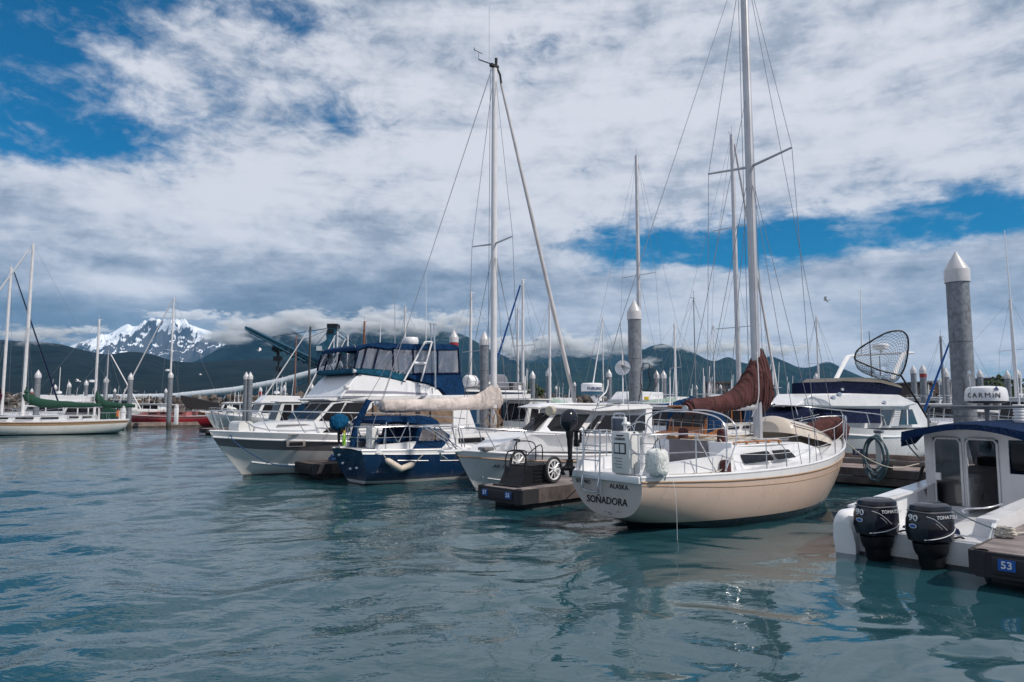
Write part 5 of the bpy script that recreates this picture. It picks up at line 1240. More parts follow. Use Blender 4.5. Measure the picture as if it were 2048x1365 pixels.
b.build('guard_rail', M_steel, B.r)
# stern gear as own things
r = local_thing(B, 'covered_outboard', 'outboard under a bright blue cover on the navy sailboat stern rail', 'outboard', -.02, .45, 1.72)
sailcover([(-.26, 0, .10), (-.10, 0, .12), (.12, 0, .14), (.28, 0, .10)], [.15, .24, .24, .13], 'cover', cloth('bright_blue_canvas', (.006, .08, .18)), r, 20, .10, 7)
b = MB(); b.tube([(0, 0, -.1), (.02, 0, -.55)], [.05, .035], 8); b.box((.05, 0, -.15), (.08, .2, .2), bev=.02); b.build('leg', M_black, r)
r = local_thing(B, 'covered_pole', 'long leaning pole in a blue canvas sleeve at the navy sailboat stern', 'pole', .35, .15, 1.1)
b = MB(); b.tube(cr([(-.05, .0, 0), (.05, 0, .6), (.25, -.15, 1.15), (.35, -.2, 1.42)], 6), [.10] * 12 + [.085] * 7, 10); b.build('sleeve', M_blue, r)
r = local_thing(B, 'life_raft_case', 'plain white upright case at the navy sailboat stern quarter', 'case', .6, -.45, 1.05)
MB().box((0, 0, .33), (.24, .36, .64), bev=.05).build('case', M_shell, r)
r = local_thing(B, 'lifebuoy_light', 'small green and yellow light hanging at the navy sailboat stern', 'light', .0, .15, 1.35)
b = MB(); b.lathe([(.04, -.2), (.06, -.1), (.05, .1), (.02, .15)], n=10, c=(0, 0, 0)); b.build('lens', mat('lime_plastic', (.25, .5, .05), rough=.4), r); MB().lathe([(.03, .15), (.03, .25)], n=8).build('holder', M_yell, r)
fl = []
for (u, v, du, dv, lb) in [(787, 929, 1, .62, 'cream fender, the left one of a pair slung on the navy hull'), (813, 934, 1, -.38, 'cream fender, the right one of a pair slung on the navy hull')]:
    wfB = lambda x, z: interp(B.bk, min(1, x / 10.2)) + .11
    p = B.W(B.tr(u, v, wfB)); a = B.W(B.tr(u - 13 * du, v - 13 * dv, wfB)); c = B.W(B.tr(u + 13 * du, v + 13 * dv, wfB))
    r = thing('fender', lb, 'fender', p, 0, 'cream fenders on the navy sailboat'); fender((0, 0, 0), .095, (c - a).length + .02, r, (c - a), 'body'); fl.append((a, c))
wfB = lambda x, z: interp(B.bk, min(1, x / 10.2)) + .02
a = B.W(B.tr(766, 908, wfB)); c = B.W(B.tr(846, 910, wfB)); b = MB(); b.tube([a, fl[0][0]], .009, 5); b.tube([fl[0][1], fl[1][0]], .009, 5); b.tube([fl[1][1], c], .009, 5); tag(b.build('fender_line', M_rope), 'thin line holding the two cream fenders on the navy hull', 'rope')
# ---------------------------------------------------------------- white pilothouse cruiser with the radar drum
cw = ground(953, 985); LC = 9.0; o_ = cw - _e * (LC - .75)
C = Boat('cabin_cruiser', 'white cabin cruiser with a brown rub rail, bow rail and white radar drum', 'cabin cruiser', (o_.x, o_.y), 223, 1)
C.hull(LC, [(0, 1.3), (.4, 1.42), (.65, 1.36), (.82, 1.05), (.93, .60), (1, .03)], [(0, .80), (.5, .88), (.8, 1.02), (1, 1.16)], [(0, -.35), (.6, -.4), (.9, -.3), (1, -.02)], .78, 0,
       [M_white, gel('cruiser_hull', (.64, .64, .66), fn=boot_fn(.05, (.03, .03, .035, 1)))], 'vee', rows=16, mi=lambda k: 0 if k < 2 else 1)
C.deck(M_deck, .05); C.rail('rub_rail', M_tan, .02, jdrop=2); C.rail('gunwale', M_white, .035, inset=.02, dz=.01)
b = MB(); s_ = [C.pt(.35 + .6 * k / 14, 9, 1) for k in range(15)]; C.tube2(b, [(p.x, p.y + .01, p.z) for p in s_], .015, 6); b.build('spray_strake', M_white, C.r)
def wCc(x, z): return max(.2, (1.14 if x < 5.2 else 1.14 - (x - 5.2) ** 1.5 * .15)) - max(0, z - 1.1) * .16
tCc = lambda L_, wf=wCc: [(p.x, p.z) for p in C.trl(L_, wf)]
C.body('foredeck_trunk', tCc([(962, 905), (975, 899), (1034, 878), (1060, 866), (1170, 868), (1320, 870), (1320, 905)]), wCc, M_white, bev=.05)
def wCp(x, z): return max(.40, (1.14 if x < 3.4 else 1.14 - (x - 3.4) * .34)) - max(0, z - 1.1) * .14
C.body('pilothouse', tCc([(1072, 870), (1106, 826), (1112, 818), (1305, 818), (1305, 868)], wCp), wCp, M_white, bev=.02)
C.panel('side_window', tCc([(1086, 863), (1113, 829), (1180, 829), (1156, 863)], wCp), wCp, M_glass, .014)
C.panel('side_window', tCc([(1166, 864), (1184, 830), (1198, 831), (1182, 864)]), wCc, M_glass, .014) if False else None
C.panel('side_window', tCc([(1170, 863), (1196, 831), (1204, 831), (1184, 863)], wCp), wCp, M_glass, .014); C.panel('side_window', tCc([(1190, 863), (1211, 831), (1238, 831), (1238, 863)], wCp), wCp, M_glass, .014); C.panel('side_window', tCc([(1243, 863), (1243, 831), (1290, 831), (1290, 862)], wCp), wCp, M_glass, .014)
b = MB(); P0, P1 = C.tr(1072, 866, wCp), C.tr(1107, 827, wCp)
for k in range(2):
    y0, y1 = (-abs(P1.y) * .98, -.03) if k == 0 else (.03, abs(P1.y) * .98); b.prism([(P0.x + .02, y0, P0.z + .03), (P0.x + .02, y1, P0.z + .03), (P1.x + .02, y1 * .95, P1.z), (P1.x + .02, y0 * .95, P1.z)], (.02, 0, .01))
b.build('front_windscreen', M_glass, C.r, 0)
wCr = lambda x, z: 1.22 if x < 3.4 else max(.45, 1.22 - (x - 3.4) * .34)
ro = C.body('roof', [(p.x, p.z) for p in C.trl([(1074, 815), (1100, 808), (1150, 806), (1300, 809), (1308, 815), (1306, 819), (1195, 823), (1147, 820)], wCr)], wCr, M_white, bev=.03)
b = MB(); g0 = [C.tr(u, v, 1.0) for u, v in [(1196, 815), (1200, 806), (1240, 805), (1284, 805), (1290, 812)]]; b.tube(cr(g0, 4), .018, 6); b.tube([C.tr(1240, 805, 1.0), C.tr(1240, 812, 1.0)], .014, 6); b.build('roof_grab_rail', M_steel, C.r)
# radar
pr = C.tr(1184, 778, .1); zr_ = C.tr(1184, 806, .1)
b = MB(); b.tube([(zr_.x - .25, .1, zr_.z), (pr.x, .1, pr.z - .2)], .075, 10); b.build('radar_post', M_white, C.r)
b = MB(); b.lathe([(.30, -.17), (.345, -.10), (.355, .02), (.345, .14), (.30, .18), (.1, .19)], pr, 28); rd = b.build('radar_drum', M_white, C.r)
MB().lathe([(.24, -.20), (.32, -.17), (.352, -.09)], pr, 28).build('radar_base', mat('teal_base', (.02, .10, .17), rough=.5), rd)
tdir = Vector((0, 1, 0))
for i, ch in enumerate('FURUNO'):
    cw_ = -math.atan2((C.o + C.ex * pr.x).x, 1) * 0
    ang_w = math.atan2(-(C.W(pr).y), -(C.W(pr).x)) - C.a + R(22 - 9 + (i - 2.5) * 13)
    d = Vector((math.cos(ang_w), math.sin(ang_w), 0)); text(ch, .12, frame_m(pr + d * .362 + Vector((0, 0, .0)), (-d.y, d.x, 0), (0, 0, 1)), M_txtb, rd, 'letter', .002, bold=.004)
b = MB(); b.tube([C.tr(1186, 768, .1), C.tr(1207, 634, .1)], [.022, .012], 8); b.build('whip_antenna', M_white, C.r)
b = MB(); b.tube(cr([C.tr(1196, 800, .3), C.tr(1206, 790, .3), C.tr(1212, 784, .3), C.tr(1216, 770, .3), C.tr(1216, 760, .3)], 4), .02, 6); b.build('antenna_arm', M_white, C.r)
b = MB(); p = C.tr(1103, 822, 1.05); b.lathe([(.06, -.14), (.13, -.05), (.14, .12), (.12, .14)], p, 16, axis=(1, .3, 0)); b.build('search_light', gel('ivory', (.52, .47, .36)), C.r)
b = MB(); p = C.tr(972, 898, .5); b.box(p, (.35, .3, .1), bev=.03); b.build('deck_hatch', M_grey, C.r)
b = MB(); wr = lambda x, z: max(.12, interp(C.bk, min(1, x / LC)) - .10)
rt = C.trl([(876, 853), (925, 855), (972, 858), (1047, 862), (1125, 869), (1160, 874)], wr); pf = C.pt(1, 0, 1)
C.tube2(b, cr([Vector((rt[0].x + .30, .12, rt[0].z - .01))] + rt + [C.tr(1176, 897, wr)], 5), .018, 8); b.tube([(rt[0].x + .30, .12, rt[0].z - .01), (rt[0].x + .30, -.12, rt[0].z - .01)], .018, 6)
b.tube([(rt[0].x + .30, .12, rt[0].z - .01), (pf.x - .2, .1, pf.z)], .016, 6); b.tube([(rt[0].x + .30, -.12, rt[0].z - .01), (pf.x - .2, -.1, pf.z)], .016, 6)
for (a, c) in [((879, 854), (912, 898)), ((916, 855), (924, 895)), ((969, 858), (992, 900)), ((1047, 862), (1064, 902)), ((1111, 868), (1127, 903))]:
    C.tube2(b, [C.tr(*a, wr), C.tr(*c, wr)], .015, 6)
b.build('bow_rail', M_steel, C.r)
b = MB(); b.box((pf.x + .10, 0, pf.z + .0), (.75, .30, .06), bev=.02); b.build('anchor_platform', M_white, C.r)
b = MB(); b.tube(cr([(pf.x + .1, 0, pf.z + .07), (pf.x + .42, 0, pf.z + .05), (pf.x + .5, 0, pf.z - .06), (pf.x + .40, 0, pf.z - .2)], 4), .025, 8); b.prism([(pf.x + .34, -.12, pf.z - .22), (pf.x + .50, 0, pf.z - .08), (pf.x + .34, .12, pf.z - .22)], (.0, 0, .03)); b.build('anchor', M_steel, C.r)
hull_text(C, 'AK 1449 AB', .16, .885, 4, M_txt, 1, C.r, 'registration', .05, shear=.2)
b = MB(); p = C.tr(965, 955, lambda x, z: interp(C.bk, min(1, x / LC)) * .62); b.lathe([(.03, -.02), (.03, .02)], p, 10, axis=(0, 1, .2)); b.build('bilge_outlet', M_grey, C.r)
# aft cockpit of the cruiser
C.body('cockpit_side', [(.05, .78), (.05, 1.0), (2.4, 1.05), (2.4, .8)], lambda x, z: 1.26, M_white)
# steel radar reflector and landing net standing on the cruiser roof
yr = 24.0
rp = at(1246, 790, yr); r = thing('radar_reflector', 'round shiny metal radar reflector on a pole beside the tall thick pile', 'radar reflector', (rp.x, rp.y, 0))
MB().tube([(0, 0, 1.6), (0, 0, at(1246, 694, yr).z)], .022, 8).build('pole', M_white, r)
zc = at(1246, 736, yr).z; b = MB(); m_ref = mat('polished_disc', (.7, .7, .72), rough=.25, metal=.7)
b.lathe([(.27, -.006), (.27, .006)], (0, 0, zc), 28, axis=(-.35, -.9, .25)); b.lathe([(.265, -.006), (.265, .006)], (0, 0, zc), 28, axis=(.9, -.30, .30)); b.lathe([(.265, -.006), (.265, .006)], (0, 0, zc), 28, axis=(.25, .3, .9)); b.build('plates', m_ref, r, 0)
def landing_net(name, label, hoop, handle, Y, bagdir, bagdepth, mesh, rr=.022, nn=14):
    H = cr([at(u, v, Y) for u, v in hoop], 5, True); c = sum(H, Vector()) / len(H); r = thing(name, label, 'landing net', c)
    Hl = [p - c for p in H]; MB().tube(Hl, rr, 8, closed=True).build('hoop', M_black, r)
    MB().tube([at(*handle[0], Y) - c, at(*handle[1], Y - .1) - c], rr * 1.15, 8).build('handle', M_black, r)
    bd = Vector(bagdir) * bagdepth; n = len(Hl); R_ = []
    for j in range(nn + 1):
        t = j / nn; R_.append([p * (1 - t ** 1.7 * .78) + bd * (1 - (1 - t) ** 1.8) for p in Hl])
    b = MB()
    N = len(Hl); step = max(1, N // mesh)
    idx = list(range(0, N, step)); K = len(idx)
    for k in range(K):
        b.tube([R_[j][idx[(k + j) % K]] for j in range(nn + 1)], rr * .18, 3, cap=False); b.tube([R_[j][idx[(k - j) % K]] for j in range(nn + 1)], rr * .18, 3, cap=False)
    b.build('netting', M_black, r, 0); return r
landing_net('landing_net', 'dark folded landing net with yellow grip standing by the tall thick pile', [(1284, 735), (1292, 727), (1299, 730), (1297, 745), (1300, 765), (1296, 778), (1286, 782), (1281, 765)], [(1283, 770), (1277, 806)], 24.6, (.9, -.2, -.35), .38, 16, .014, 10)
o = MB().box(at(1293, 797, 24.4), (.16, .08, .12), bev=.02).build('net_grip', M_yell); tag(o, 'small yellow grip at the foot of the dark folded landing net', 'grip')

# ---------------------------------------------------------------- blue houseboat behind the beige boom
Hb = Boat('houseboat', 'blue houseboat with tall windows and a flat railed roof behind the beige boom', 'houseboat', (2.2, 44.4), 223, 1)
Hb.hull(7.6, [(0, 1.6), (.5, 1.75), (.8, 1.3), (1, .1)], [(0, .9), (.6, .95), (1, 1.3)], [(0, -.3), (1, -.1)], .8, 0, [M_white, gel('houseboat_hull', (.02, .06, .16))], 'vee', rows=12, mi=lambda k: 0 if k < 2 else 1, nu=20)
Hb.deck(M_deck)
hw = lambda x, z: 1.35
X0, X1 = Hb.tr(1046, 800, 1.35).x, Hb.tr(938, 800, 1.35).x; zr_ = Hb.tr(1000, 785, 1.5).z; LX = X1 - X0
Hb.body('deckhouse', [(X0, .9), (X0, zr_), (X1, zr_), (X1 + .1, .9)], hw, gel('houseboat_blue', (.008, .042, .105), .1), bev=0)
for k in (.08, .30, .52, .78): Hb.panel('tall_window', [(X0 + LX * k, 1.3), (X0 + LX * k, zr_ - .25), (X0 + LX * k + .36, zr_ - .25), (X0 + LX * k + .36, 1.3)], hw, mat('pale_window', (.16, .20, .24), rough=.15), corner=.05)
Hb.panel('door', [(X0 + LX * .42, 1.0), (X0 + LX * .42, zr_ - .2), (X0 + LX * .48, zr_ - .2), (X0 + LX * .48, 1.0)], hw, M_teak)
Hb.body('roof', [(X0 - .2, zr_), (X0 - .2, zr_ + .12), (X1 + .3, zr_ + .12), (X1 + .3, zr_)], 1.5, M_white)
b = MB(); zt_r = Hb.tr(1000, 765, 1.4).z
for sg in (1, -1):
    b.tube([(X0, sg * 1.4, zt_r), (X1 + .2, sg * 1.4, zt_r)], .022, 6); b.tube([(X0, sg * 1.4, (zr_ + zt_r) / 2 + .05), (X1 + .2, sg * 1.4, (zr_ + zt_r) / 2 + .05)], .016, 6)
    for k in range(8): b.tube([(X0 + k * (LX + .2) / 7, sg * 1.4, zr_ + .1), (X0 + k * (LX + .2) / 7, sg * 1.4, zt_r)], .018, 6)
b.build('roof_rail', M_steel, Hb.r)
xd = Hb.tr(980, 770, .2); r = local_thing(Hb, 'dinghy', 'dark grey overturned dinghy on the blue houseboat roof', 'dinghy', xd.x, .2, zr_ + .25, .15)
rows_ = [[(-1.25 + 2.5 * t, .62 * max(.05, 1 - abs(t - .4) ** 2.6 * 3.2) * math.cos(a), .85 * max(.1, 1 - max(0, t - .3) ** 2 * 1.6) * math.sin(a)) for a in [k * math.pi / 12 for k in range(13)]] for t in [i / 16 for i in range(17)]]
b = MB().grid(rows_); b.add(rows_[0], [tuple(range(13))]); b.add(rows_[-1], [tuple(range(13))]); b.build('shell', gel('dinghy_grey', (.12, .12, .14)), r)
b = MB(); b.tube([rw[0] for rw in rows_], .05, 6); b.tube([rw[-1] for rw in rows_], .05, 6); b.build('gunwale', M_greyc, r)
xd = Hb.tr(941, 763, .6); r = local_thing(Hb, 'life_raft_canister', 'white barrel shaped canister at the corner of the blue houseboat roof', 'canister', xd.x, .6, xd.z)
b = MB().lathe([(.05, -.5), (.27, -.46), (.36, -.3), (.37, -.02)], axis=(1, .4, 0), n=22, c=(0, 0, 0)); b.lathe([(.37, .02), (.36, .3), (.27, .46), (.05, .5)], axis=(1, .4, 0), n=22); b.build('shell', M_white, r)
b = MB().lathe([(.385, -.03), (.385, .03)], axis=(1, .4, 0), n=22); b.box((0, 0, -.42), (.7, .5, .1)); b.build('strap', M_grey, r)
xd = Hb.tr(1029, 780, .3); r = local_thing(Hb, 'vent_stack', 'grey box vent with a white notice on the blue houseboat roof', 'vent', xd.x, .3, zr_ + .12)
MB().box((0, 0, .26), (.9, .7, .52), bev=.03).build('box', M_greyc, r); MB().box((-.1, .36, .2), (.3, .02, .26)).build('notice', M_white, r, 0)

# ---------------------------------------------------------------- flybridge boat on the far side of the walkway
LR_ = 11.0; tipR = Vector((9.66, 25.2, 0)); o_ = tipR - _e * LR_
Rb = Boat('flybridge_cruiser', 'white flybridge cruiser with a navy windscreen cover and a radar arch behind the walkway', 'cabin cruiser', (o_.x, o_.y), 223, 1)
Rb.hull(LR_, [(0, 1.65), (.4, 1.8), (.65, 1.7), (.82, 1.25), (.93, .65), (1, .06)], [(0, 1.25), (.5, 1.35), (1, 1.72)], [(0, -.4), (.8, -.4), (1, -.05)], 1.1, 0, [M_white, gel('fly_hull', (.62, .62, .64), fn=boot_fn(.1, (.03, .04, .06, 1)))], 'vee', rows=14, mi=lambda k: 0 if k < 2 else 1, nu=30)
Rb.deck(M_deck); Rb.rail('rub_rail', M_white, .04, jdrop=2)
wq = lambda x, z: (1.45 if x < 6 else max(.3, 1.45 - (x - 6) * .25)) - max(0, z - 1.5) * .12
tq = lambda L_, wf=wq: [(p.x, p.z) for p in Rb.trl(L_, wf)]
Rb.body('cabin', tq([(1560, 850), (1596, 816), (1640, 812), (1838, 808), (1862, 855), (1600, 860)]), wq, M_white, bev=.02)
Rb.panel('windscreen_cover', tq([(1577, 843), (1596, 817), (1759, 818), (1760, 847), (1660, 846)]), wq, M_navyc, .03)
P0, P1 = Rb.tr(1560, 846, wq), Rb.tr(1597, 816, wq)
MB().prism([(P0.x + .03, -.9, P0.z + .1), (P0.x + .03, .9, P0.z + .1), (P1.x + .03, 1.1, P1.z), (P1.x + .03, -1.1, P1.z)], (.03, 0, .02)).build('windscreen_front_cover', M_navyc, Rb.r, 0)
Rb.panel('cabin_window', tq([(1763, 820), (1786, 820), (1778, 851), (1766, 852)]), wq, M_glass); Rb.panel('cabin_window', tq([(1804, 820), (1824, 819), (1835, 849), (1798, 850)]), wq, M_glass)
b = MB(); pa, pb = Rb.tr(1788, 820, wq), Rb.tr(1800, 820, wq); pc, pd = Rb.tr(1780, 851, wq), Rb.tr(1795, 851, wq)
for k in range(9):
    t = k / 8; a, c = pa.lerp(pc, t), pb.lerp(pd, t); b.box(((a.x + c.x) / 2, a.y + .03, a.z), (abs(a.x - c.x), .04, .05))
b.build('louvre', M_white, Rb.r, 0)
Rb.panel('window_bar', tq([(1812, 820), (1814, 820), (1815, 850), (1813, 850)]), wq, M_white, .03)
wf2 = lambda x, z: 1.62 if x < 5.5 else max(.5, 1.62 - (x - 5.5) * .22)
t2 = lambda L_: [(p.x, p.z) for p in Rb.trl(L_, wf2)]
Rb.body('flybridge', t2([(1589, 813), (1626, 788), (1700, 787), (1800, 790), (1838, 808), (1808, 815), (1700, 815)]), wf2, M_white, bev=.05)
wf3 = lambda x, z: 1.45 if x < 5 else max(.4, 1.45 - (x - 5) * .3)
t3 = lambda L_: [(p.x, p.z) for p in Rb.trl(L_, wf3)]
Rb.body('flybridge_screen', t3([(1625, 789), (1625, 766), (1700, 763), (1760, 765), (1805, 779), (1801, 791)]), wf3, M_navyc, bev=.02)
Rb.body('flybridge_cover', t3([(1680, 764), (1705, 758), (1732, 755), (1775, 759), (1803, 771), (1806, 779), (1760, 766)]), wf3, mat('olive_cover', (.14, .13, .12), rough=.9), bev=.04)
b = MB(); p = Rb.tr(1685, 779, 1.5); b.box((p.x, p.y + .0, p.z), (.16, .05, .09)); b.build('navigation_light', M_shell, Rb.r)
b = MB()
for (u, v) in [(1664, 796), (1676, 790), (1766, 806)]: p = Rb.tr(u, v, 1.68); b.lathe([(.04, -.05), (.08, .05), (.08, .09)], p, 12, axis=(.3, 1, .1))
b.build('horn', M_steel, Rb.r)
b = MB(); ya = 1.2
for sg in (1, -1):
    pts = [Rb.tr(u, v, -ya) for u, v in [(1668, 762), (1680, 738), (1692, 716), (1700, 712), (1712, 711)]]
    for w_ in (0, .12, .24): b.tube(cr([(p.x - w_, sg * ya, p.z) for p in pts], 4), .06, 6)
zz = Rb.tr(1712, 711, -ya); b.box((zz.x - .1, 0, zz.z), (.32, 2.5, .08), bev=.02)
b.build('radar_arch', M_white, Rb.r)
p = Vector((zz.x - .1, -.1, zz.z + .38)); MB().lathe([(.06, -.36), (.06, -.2), (.28, -.16), (.34, -.08), (.345, .05), (.30, .10), (.1, .12)], p, 26).build('radar_dome', M_white, Rb.r)
for a, c, y in [((1724, 712), (1721, 580), 1.1), ((1744, 755), (1738, 663), .8), ((1761, 752), (1759, 712), .5)]: MB().tube([Rb.tr(*a, y), Rb.tr(*c, y)], [.03, .014], 6).build('antenna', M_mastd if y < 1 else M_white, Rb.r)
b = MB(); wr2 = lambda x, z: max(.2, interp(Rb.bk, min(1, x / LR_)) - .1)
rt = Rb.trl([(1565, 811), (1600, 813), (1660, 819), (1720, 825), (1762, 830), (1768, 838), (1773, 853)], wr2); Rb.tube2(b, cr(rt, 4), .02, 8)
Rb.tube2(b, cr([rt[0], rt[0] + Vector((.8, -.5, .05)), Vector((rt[0].x + 1.2, 0, rt[0].z + .05))], 4), .02, 8)
for (a, c) in [((1618, 815), (1634, 846)), ((1681, 821), (1690, 838)), ((1733, 827), (1740, 850)), ((1590, 812), (1600, 846))]: Rb.tube2(b, [Rb.tr(*a, wr2), Rb.tr(*c, wr2)], .017, 6)
b.build('bow_rail', M_steel, Rb.r)
landing_net('landing_net', 'huge black rimmed landing net leaning up over the flybridge', [(1710, 713), (1716, 700), (1740, 684), (1771, 667), (1794, 662), (1808, 665), (1816, 678), (1816, 702), (1811, 730), (1801, 750), (1785, 747), (1760, 741), (1725, 727), (1711, 720)], [(1801, 750), (1861, 846)], 24.5, (.25, .75, -.55), 1.1, 20, .030, 12)
# hose coil and pedestal on the walkway
hp = ground(1751, 926, .75); hp = hp + EX * .35
r = thing('power_pedestal', 'white square service post carrying a thick coil of hose', 'pedestal', (hp.x, hp.y, .48), A43)
MB().box((0, 0, .55), (.17, .17, 1.1), bev=.02).build('post', M_shell, r); MB().box((0, 0, 1.13), (.22, .22, .08), bev=.02).build('head', mat('post_top', (.13, .15, .19), rough=.5), r)
rs = random.Random(6); b = MB()
for k in range(11):
    a0 = rs.uniform(0, 6.28); w_, h_ = rs.uniform(.24, .33), rs.uniform(.42, .62); oy = rs.uniform(-.06, .06); ox = rs.uniform(-.06, .06)
    b.tube([( -.16 - k * .012, oy + w_ * math.sin(t), 1.0 - h_ + h_ * math.cos(t) + ox) for t in [i * 2 * math.pi / 22 for i in range(22)]], .016, 6, closed=True)
o = b.build('coiled_hose', M_roped, loc=(hp.x, hp.y, .48), rotz=A43 + R(-10)); tag(o, 'thick coil of grey blue hose hung on the white service post', 'hose')
sp = ground(1716, 912, .78); r = thing('slip_sign', 'small dark blue slip plate standing on the walkway rail', 'sign', sp, A43 - R(90)); MB().box((0, 0, .12), (.30, .05, .2)).build('plate', mat('dark_plate', (.02, .04, .09), rough=.5), r, 0); text('54', .15, frame_m((0, -.03, .12), (1, 0, 0), (0, 0, 1)), M_chrome, r, 'number'); MB().box((.2, 0, .05), (.14, .1, .14)).build('bracket', M_black, r)

# ---------------------------------------------------------------- dock cart and steps on the 57 float
r = thing('dock_cart', 'black cart with two white spoked wheels parked on the 57 and 55 float', 'cart', on57(1.30, -.66, .485), A43 + R(6))
b = MB(); P = [(-.95, .03), (-.68, .42), (.30, .46), (.42, .03)]
b.prism([(x, -.34, z) for x, z in P], (0, .68, 0)); b.box((-.45, 0, .02), (1.3, .8, .04), bev=.01)
for k in range(4): b.box((-.2, -.352, .10 + k * .085), (.55, .02, .035))
for k in range(9): b.box((-.55 + k * .1, 0, .45), (.05, .7, .02))
b.build('tray', M_black, r, 0)
wheels = [(.16, -.45, .33), (-.12, .44, .46)]
for (x, y, z) in wheels:
    w_ = MB().tube([(x + .29 * math.cos(a), y, z + .29 * math.sin(a)) for a in [k * math.pi / 16 for k in range(32)]], .035, 8, closed=True).build('wheel', M_rubber, r)
    b = MB(); b.tube([(x + .235 * math.cos(a), y, z + .235 * math.sin(a)) for a in [k * math.pi / 14 for k in range(28)]], .022, 6, closed=True); b.lathe([(.05, -.04), (.05, .04)], (x, y, z), 12, axis=(0, 1, 0))
    for k in range(9): a = k * 2 * math.pi / 9; b.tube([(x, y, z), (x + .24 * math.cos(a), y, z + .24 * math.sin(a))], [.022, .014], 6)
    b.build('spokes', M_white, w_)
b = MB(); b.tube([wheels[0], wheels[1]], .015, 6)
b.tube(cr([(-.78, -.30, .30), (-.72, -.30, .70), (-.62, -.2, .80), (-.62, .2, .80), (-.72, .30, .70), (-.78, .30, .30)], 5), .016, 8)
b.tube(cr([(-.40, -.34, .58), (-.38, -.3, .95), (-.36, 0, 1.02), (-.38, .3, .95), (-.40, .34, .58)], 5), .014, 8)
b.tube(cr([(-.15, -.34, .58), (-.10, -.3, .86), (.0, -.1, .9), (.02, .34, .6)], 5), .014, 8); b.tube([(-.70, 0, .80), (-.70, 0, 1.04)], .012, 6); b.tube([(-.70, -.10, 1.06), (-.70, .10, 1.06)], .02, 6)
b.build('handle', M_black, r)
# ---------------------------------------------------------------- pilothouse boat with twin outboards
P_ = Boat('pilothouse_boat', 'small white pilothouse boat with a blue canopy and twin black outboards', 'motorboat', (6.0, 10.75), 43, -1)
m_hP = gel('pilothouse_hull', (.68, .68, .70), fn=boot_fn(.07, (.02, .025, .035, 1)))
P_.hull(8.2, [(0, 1.03), (.4, 1.12), (.65, 1.08), (.82, .85), (.93, .48), (1, .05)], [(0, .40), (.055, .66), (.4, .70), (.8, .95), (1, 1.15)], [(0, -.30), (.7, -.3), (.9, -.2), (1, 0)], .7, -.10, [M_white, m_hP], 'vee', rows=14, mi=lambda k: 0 if k < 2 else 1, nu=30, transom=False)
# transom with a wide low cut-out for the motors
b = MB(); z0 = .74
b.prism([(-.0, y, z) for y, z in [(1.0, .55), (.74, .42), (-1.03, .40), (-1.03, -.1), (0, -.3), (1.0, -.1)]], (.10, 0, 0)); b.build('transom', m_hP, P_.r, 0)
b = MB()    # rounded stern pods either side of the motors
for sg in (1,):
    rows_ = []
    for x, z1 in [(-.15, .52), (-.14, .60), (-.10, .65), (.0, .69), (.12, .70), (.6, .68)]:
        rows_.append([(x, sg * y, z) for y, z in [(1.0, -.05), (1.04, .28), (1.03, z1 - .1), (.99, z1 - .02), (.90, z1), (.80, z1 - .02), (.74, z1 - .12), (.70, .20), (.70, -.05)]])
    b.grid(rows_); b.add(rows_[0], [tuple(range(9))])
b.build('stern_pod', gel('pod', (.74, .74, .76)), P_.r, 50)
b = MB()    # cockpit liner
b.box((1.9, 0, .18), (3.5, 1.9, .05))
for sg in (1, -1): b.prism([(.45, sg * .99, .2), (3.6, sg * .99, .2), (3.6, sg * .99, .68), (.6, sg * .99, .66)], (0, -sg * .06, 0))
b.prism([(.5, .93, .2), (.5, -.93, .2), (.5, -.93, .40), (.5, .93, .40)], (.08, 0, 0)); b.build('cockpit', M_deck, P_.r, 0)
b = MB()
for sg in (1, -1):
    b.prism([(.50, sg * 1.05, .665), (3.4, sg * 1.10, .70), (5.2, sg * 1.12, .78), (5.2, sg * .86, .78), (3.4, sg * .84, .70), (.50, sg * .80, .67)], (0, 0, .04))
b.build('gunwale', M_white, P_.r, 0)
b = MB(); b.prism([(.52, -.70, .38), (.52, -1.06, .38), (.52, -1.06, .70), (.52, -.80, .70)], (.10, 0, 0)); b.prism([(.06, -1.06, .38), (.54, -1.06, .38), (.54, -1.06, .69)], (0, .06, 0)); b.box((.30, -.3, .41), (.5, 1.4, .03)); b.build('stern_step', M_white, P_.r, 0)
MB().box((.95, -.05, .34), (.45, .75, .20), bev=.07).build('cushion', M_navyc, P_.r)
b = MB(); b.tube(cr([(.62, -.62, .74), (.64, -.62, .80), (.80, -.9, .84), (1.1, -1.0, .87), (1.12, -1.0, .82)], 4), .014, 6); b.build('grab_rail', M_steel, P_.r)
# pilothouse: aft wall in the plane x = XW
XW = 4.55; wp = 1.04
def arch(y, x=XW): return 1.80 + .14 * math.cos(y / wp * math.pi / 2)
b = MB()
def wall(y0, y1, z0, z1f):        # piece of the aft wall
    n = 6; top = [(XW, y0 + (y1 - y0) * k / n, z1f(y0 + (y1 - y0) * k / n)) for k in range(n + 1)]
    b.prism([(XW, y0, z0), *top, (XW, y1, z0)], (.05, 0, 0))
cz = lambda c: (lambda y: c)
zt_ = 1.70; zb = .28
wall(1.04, .88, .2, arch); wall(.88, .36, zt_, arch); wall(.36, .31, .2, arch); wall(.31, -.26, zt_, arch); wall(-.26, -.42, .2, arch); wall(-.42, -.90, zt_, arch); wall(-.90, -1.04, .2, arch); wall(-.42, -.90, .2, cz(1.05)); wall(.88, .36, .2, cz(.34))
b.build('aft_wall', M_white, P_.r, 0)
b = MB(); b.prism([(XW - .02, .875, .36), (XW - .02, .37, .36), (XW - .02, .37, zt_), (XW - .02, .875, zt_)], (.012, 0, 0)); b.build('door_glass', M_tint, P_.r, 0)
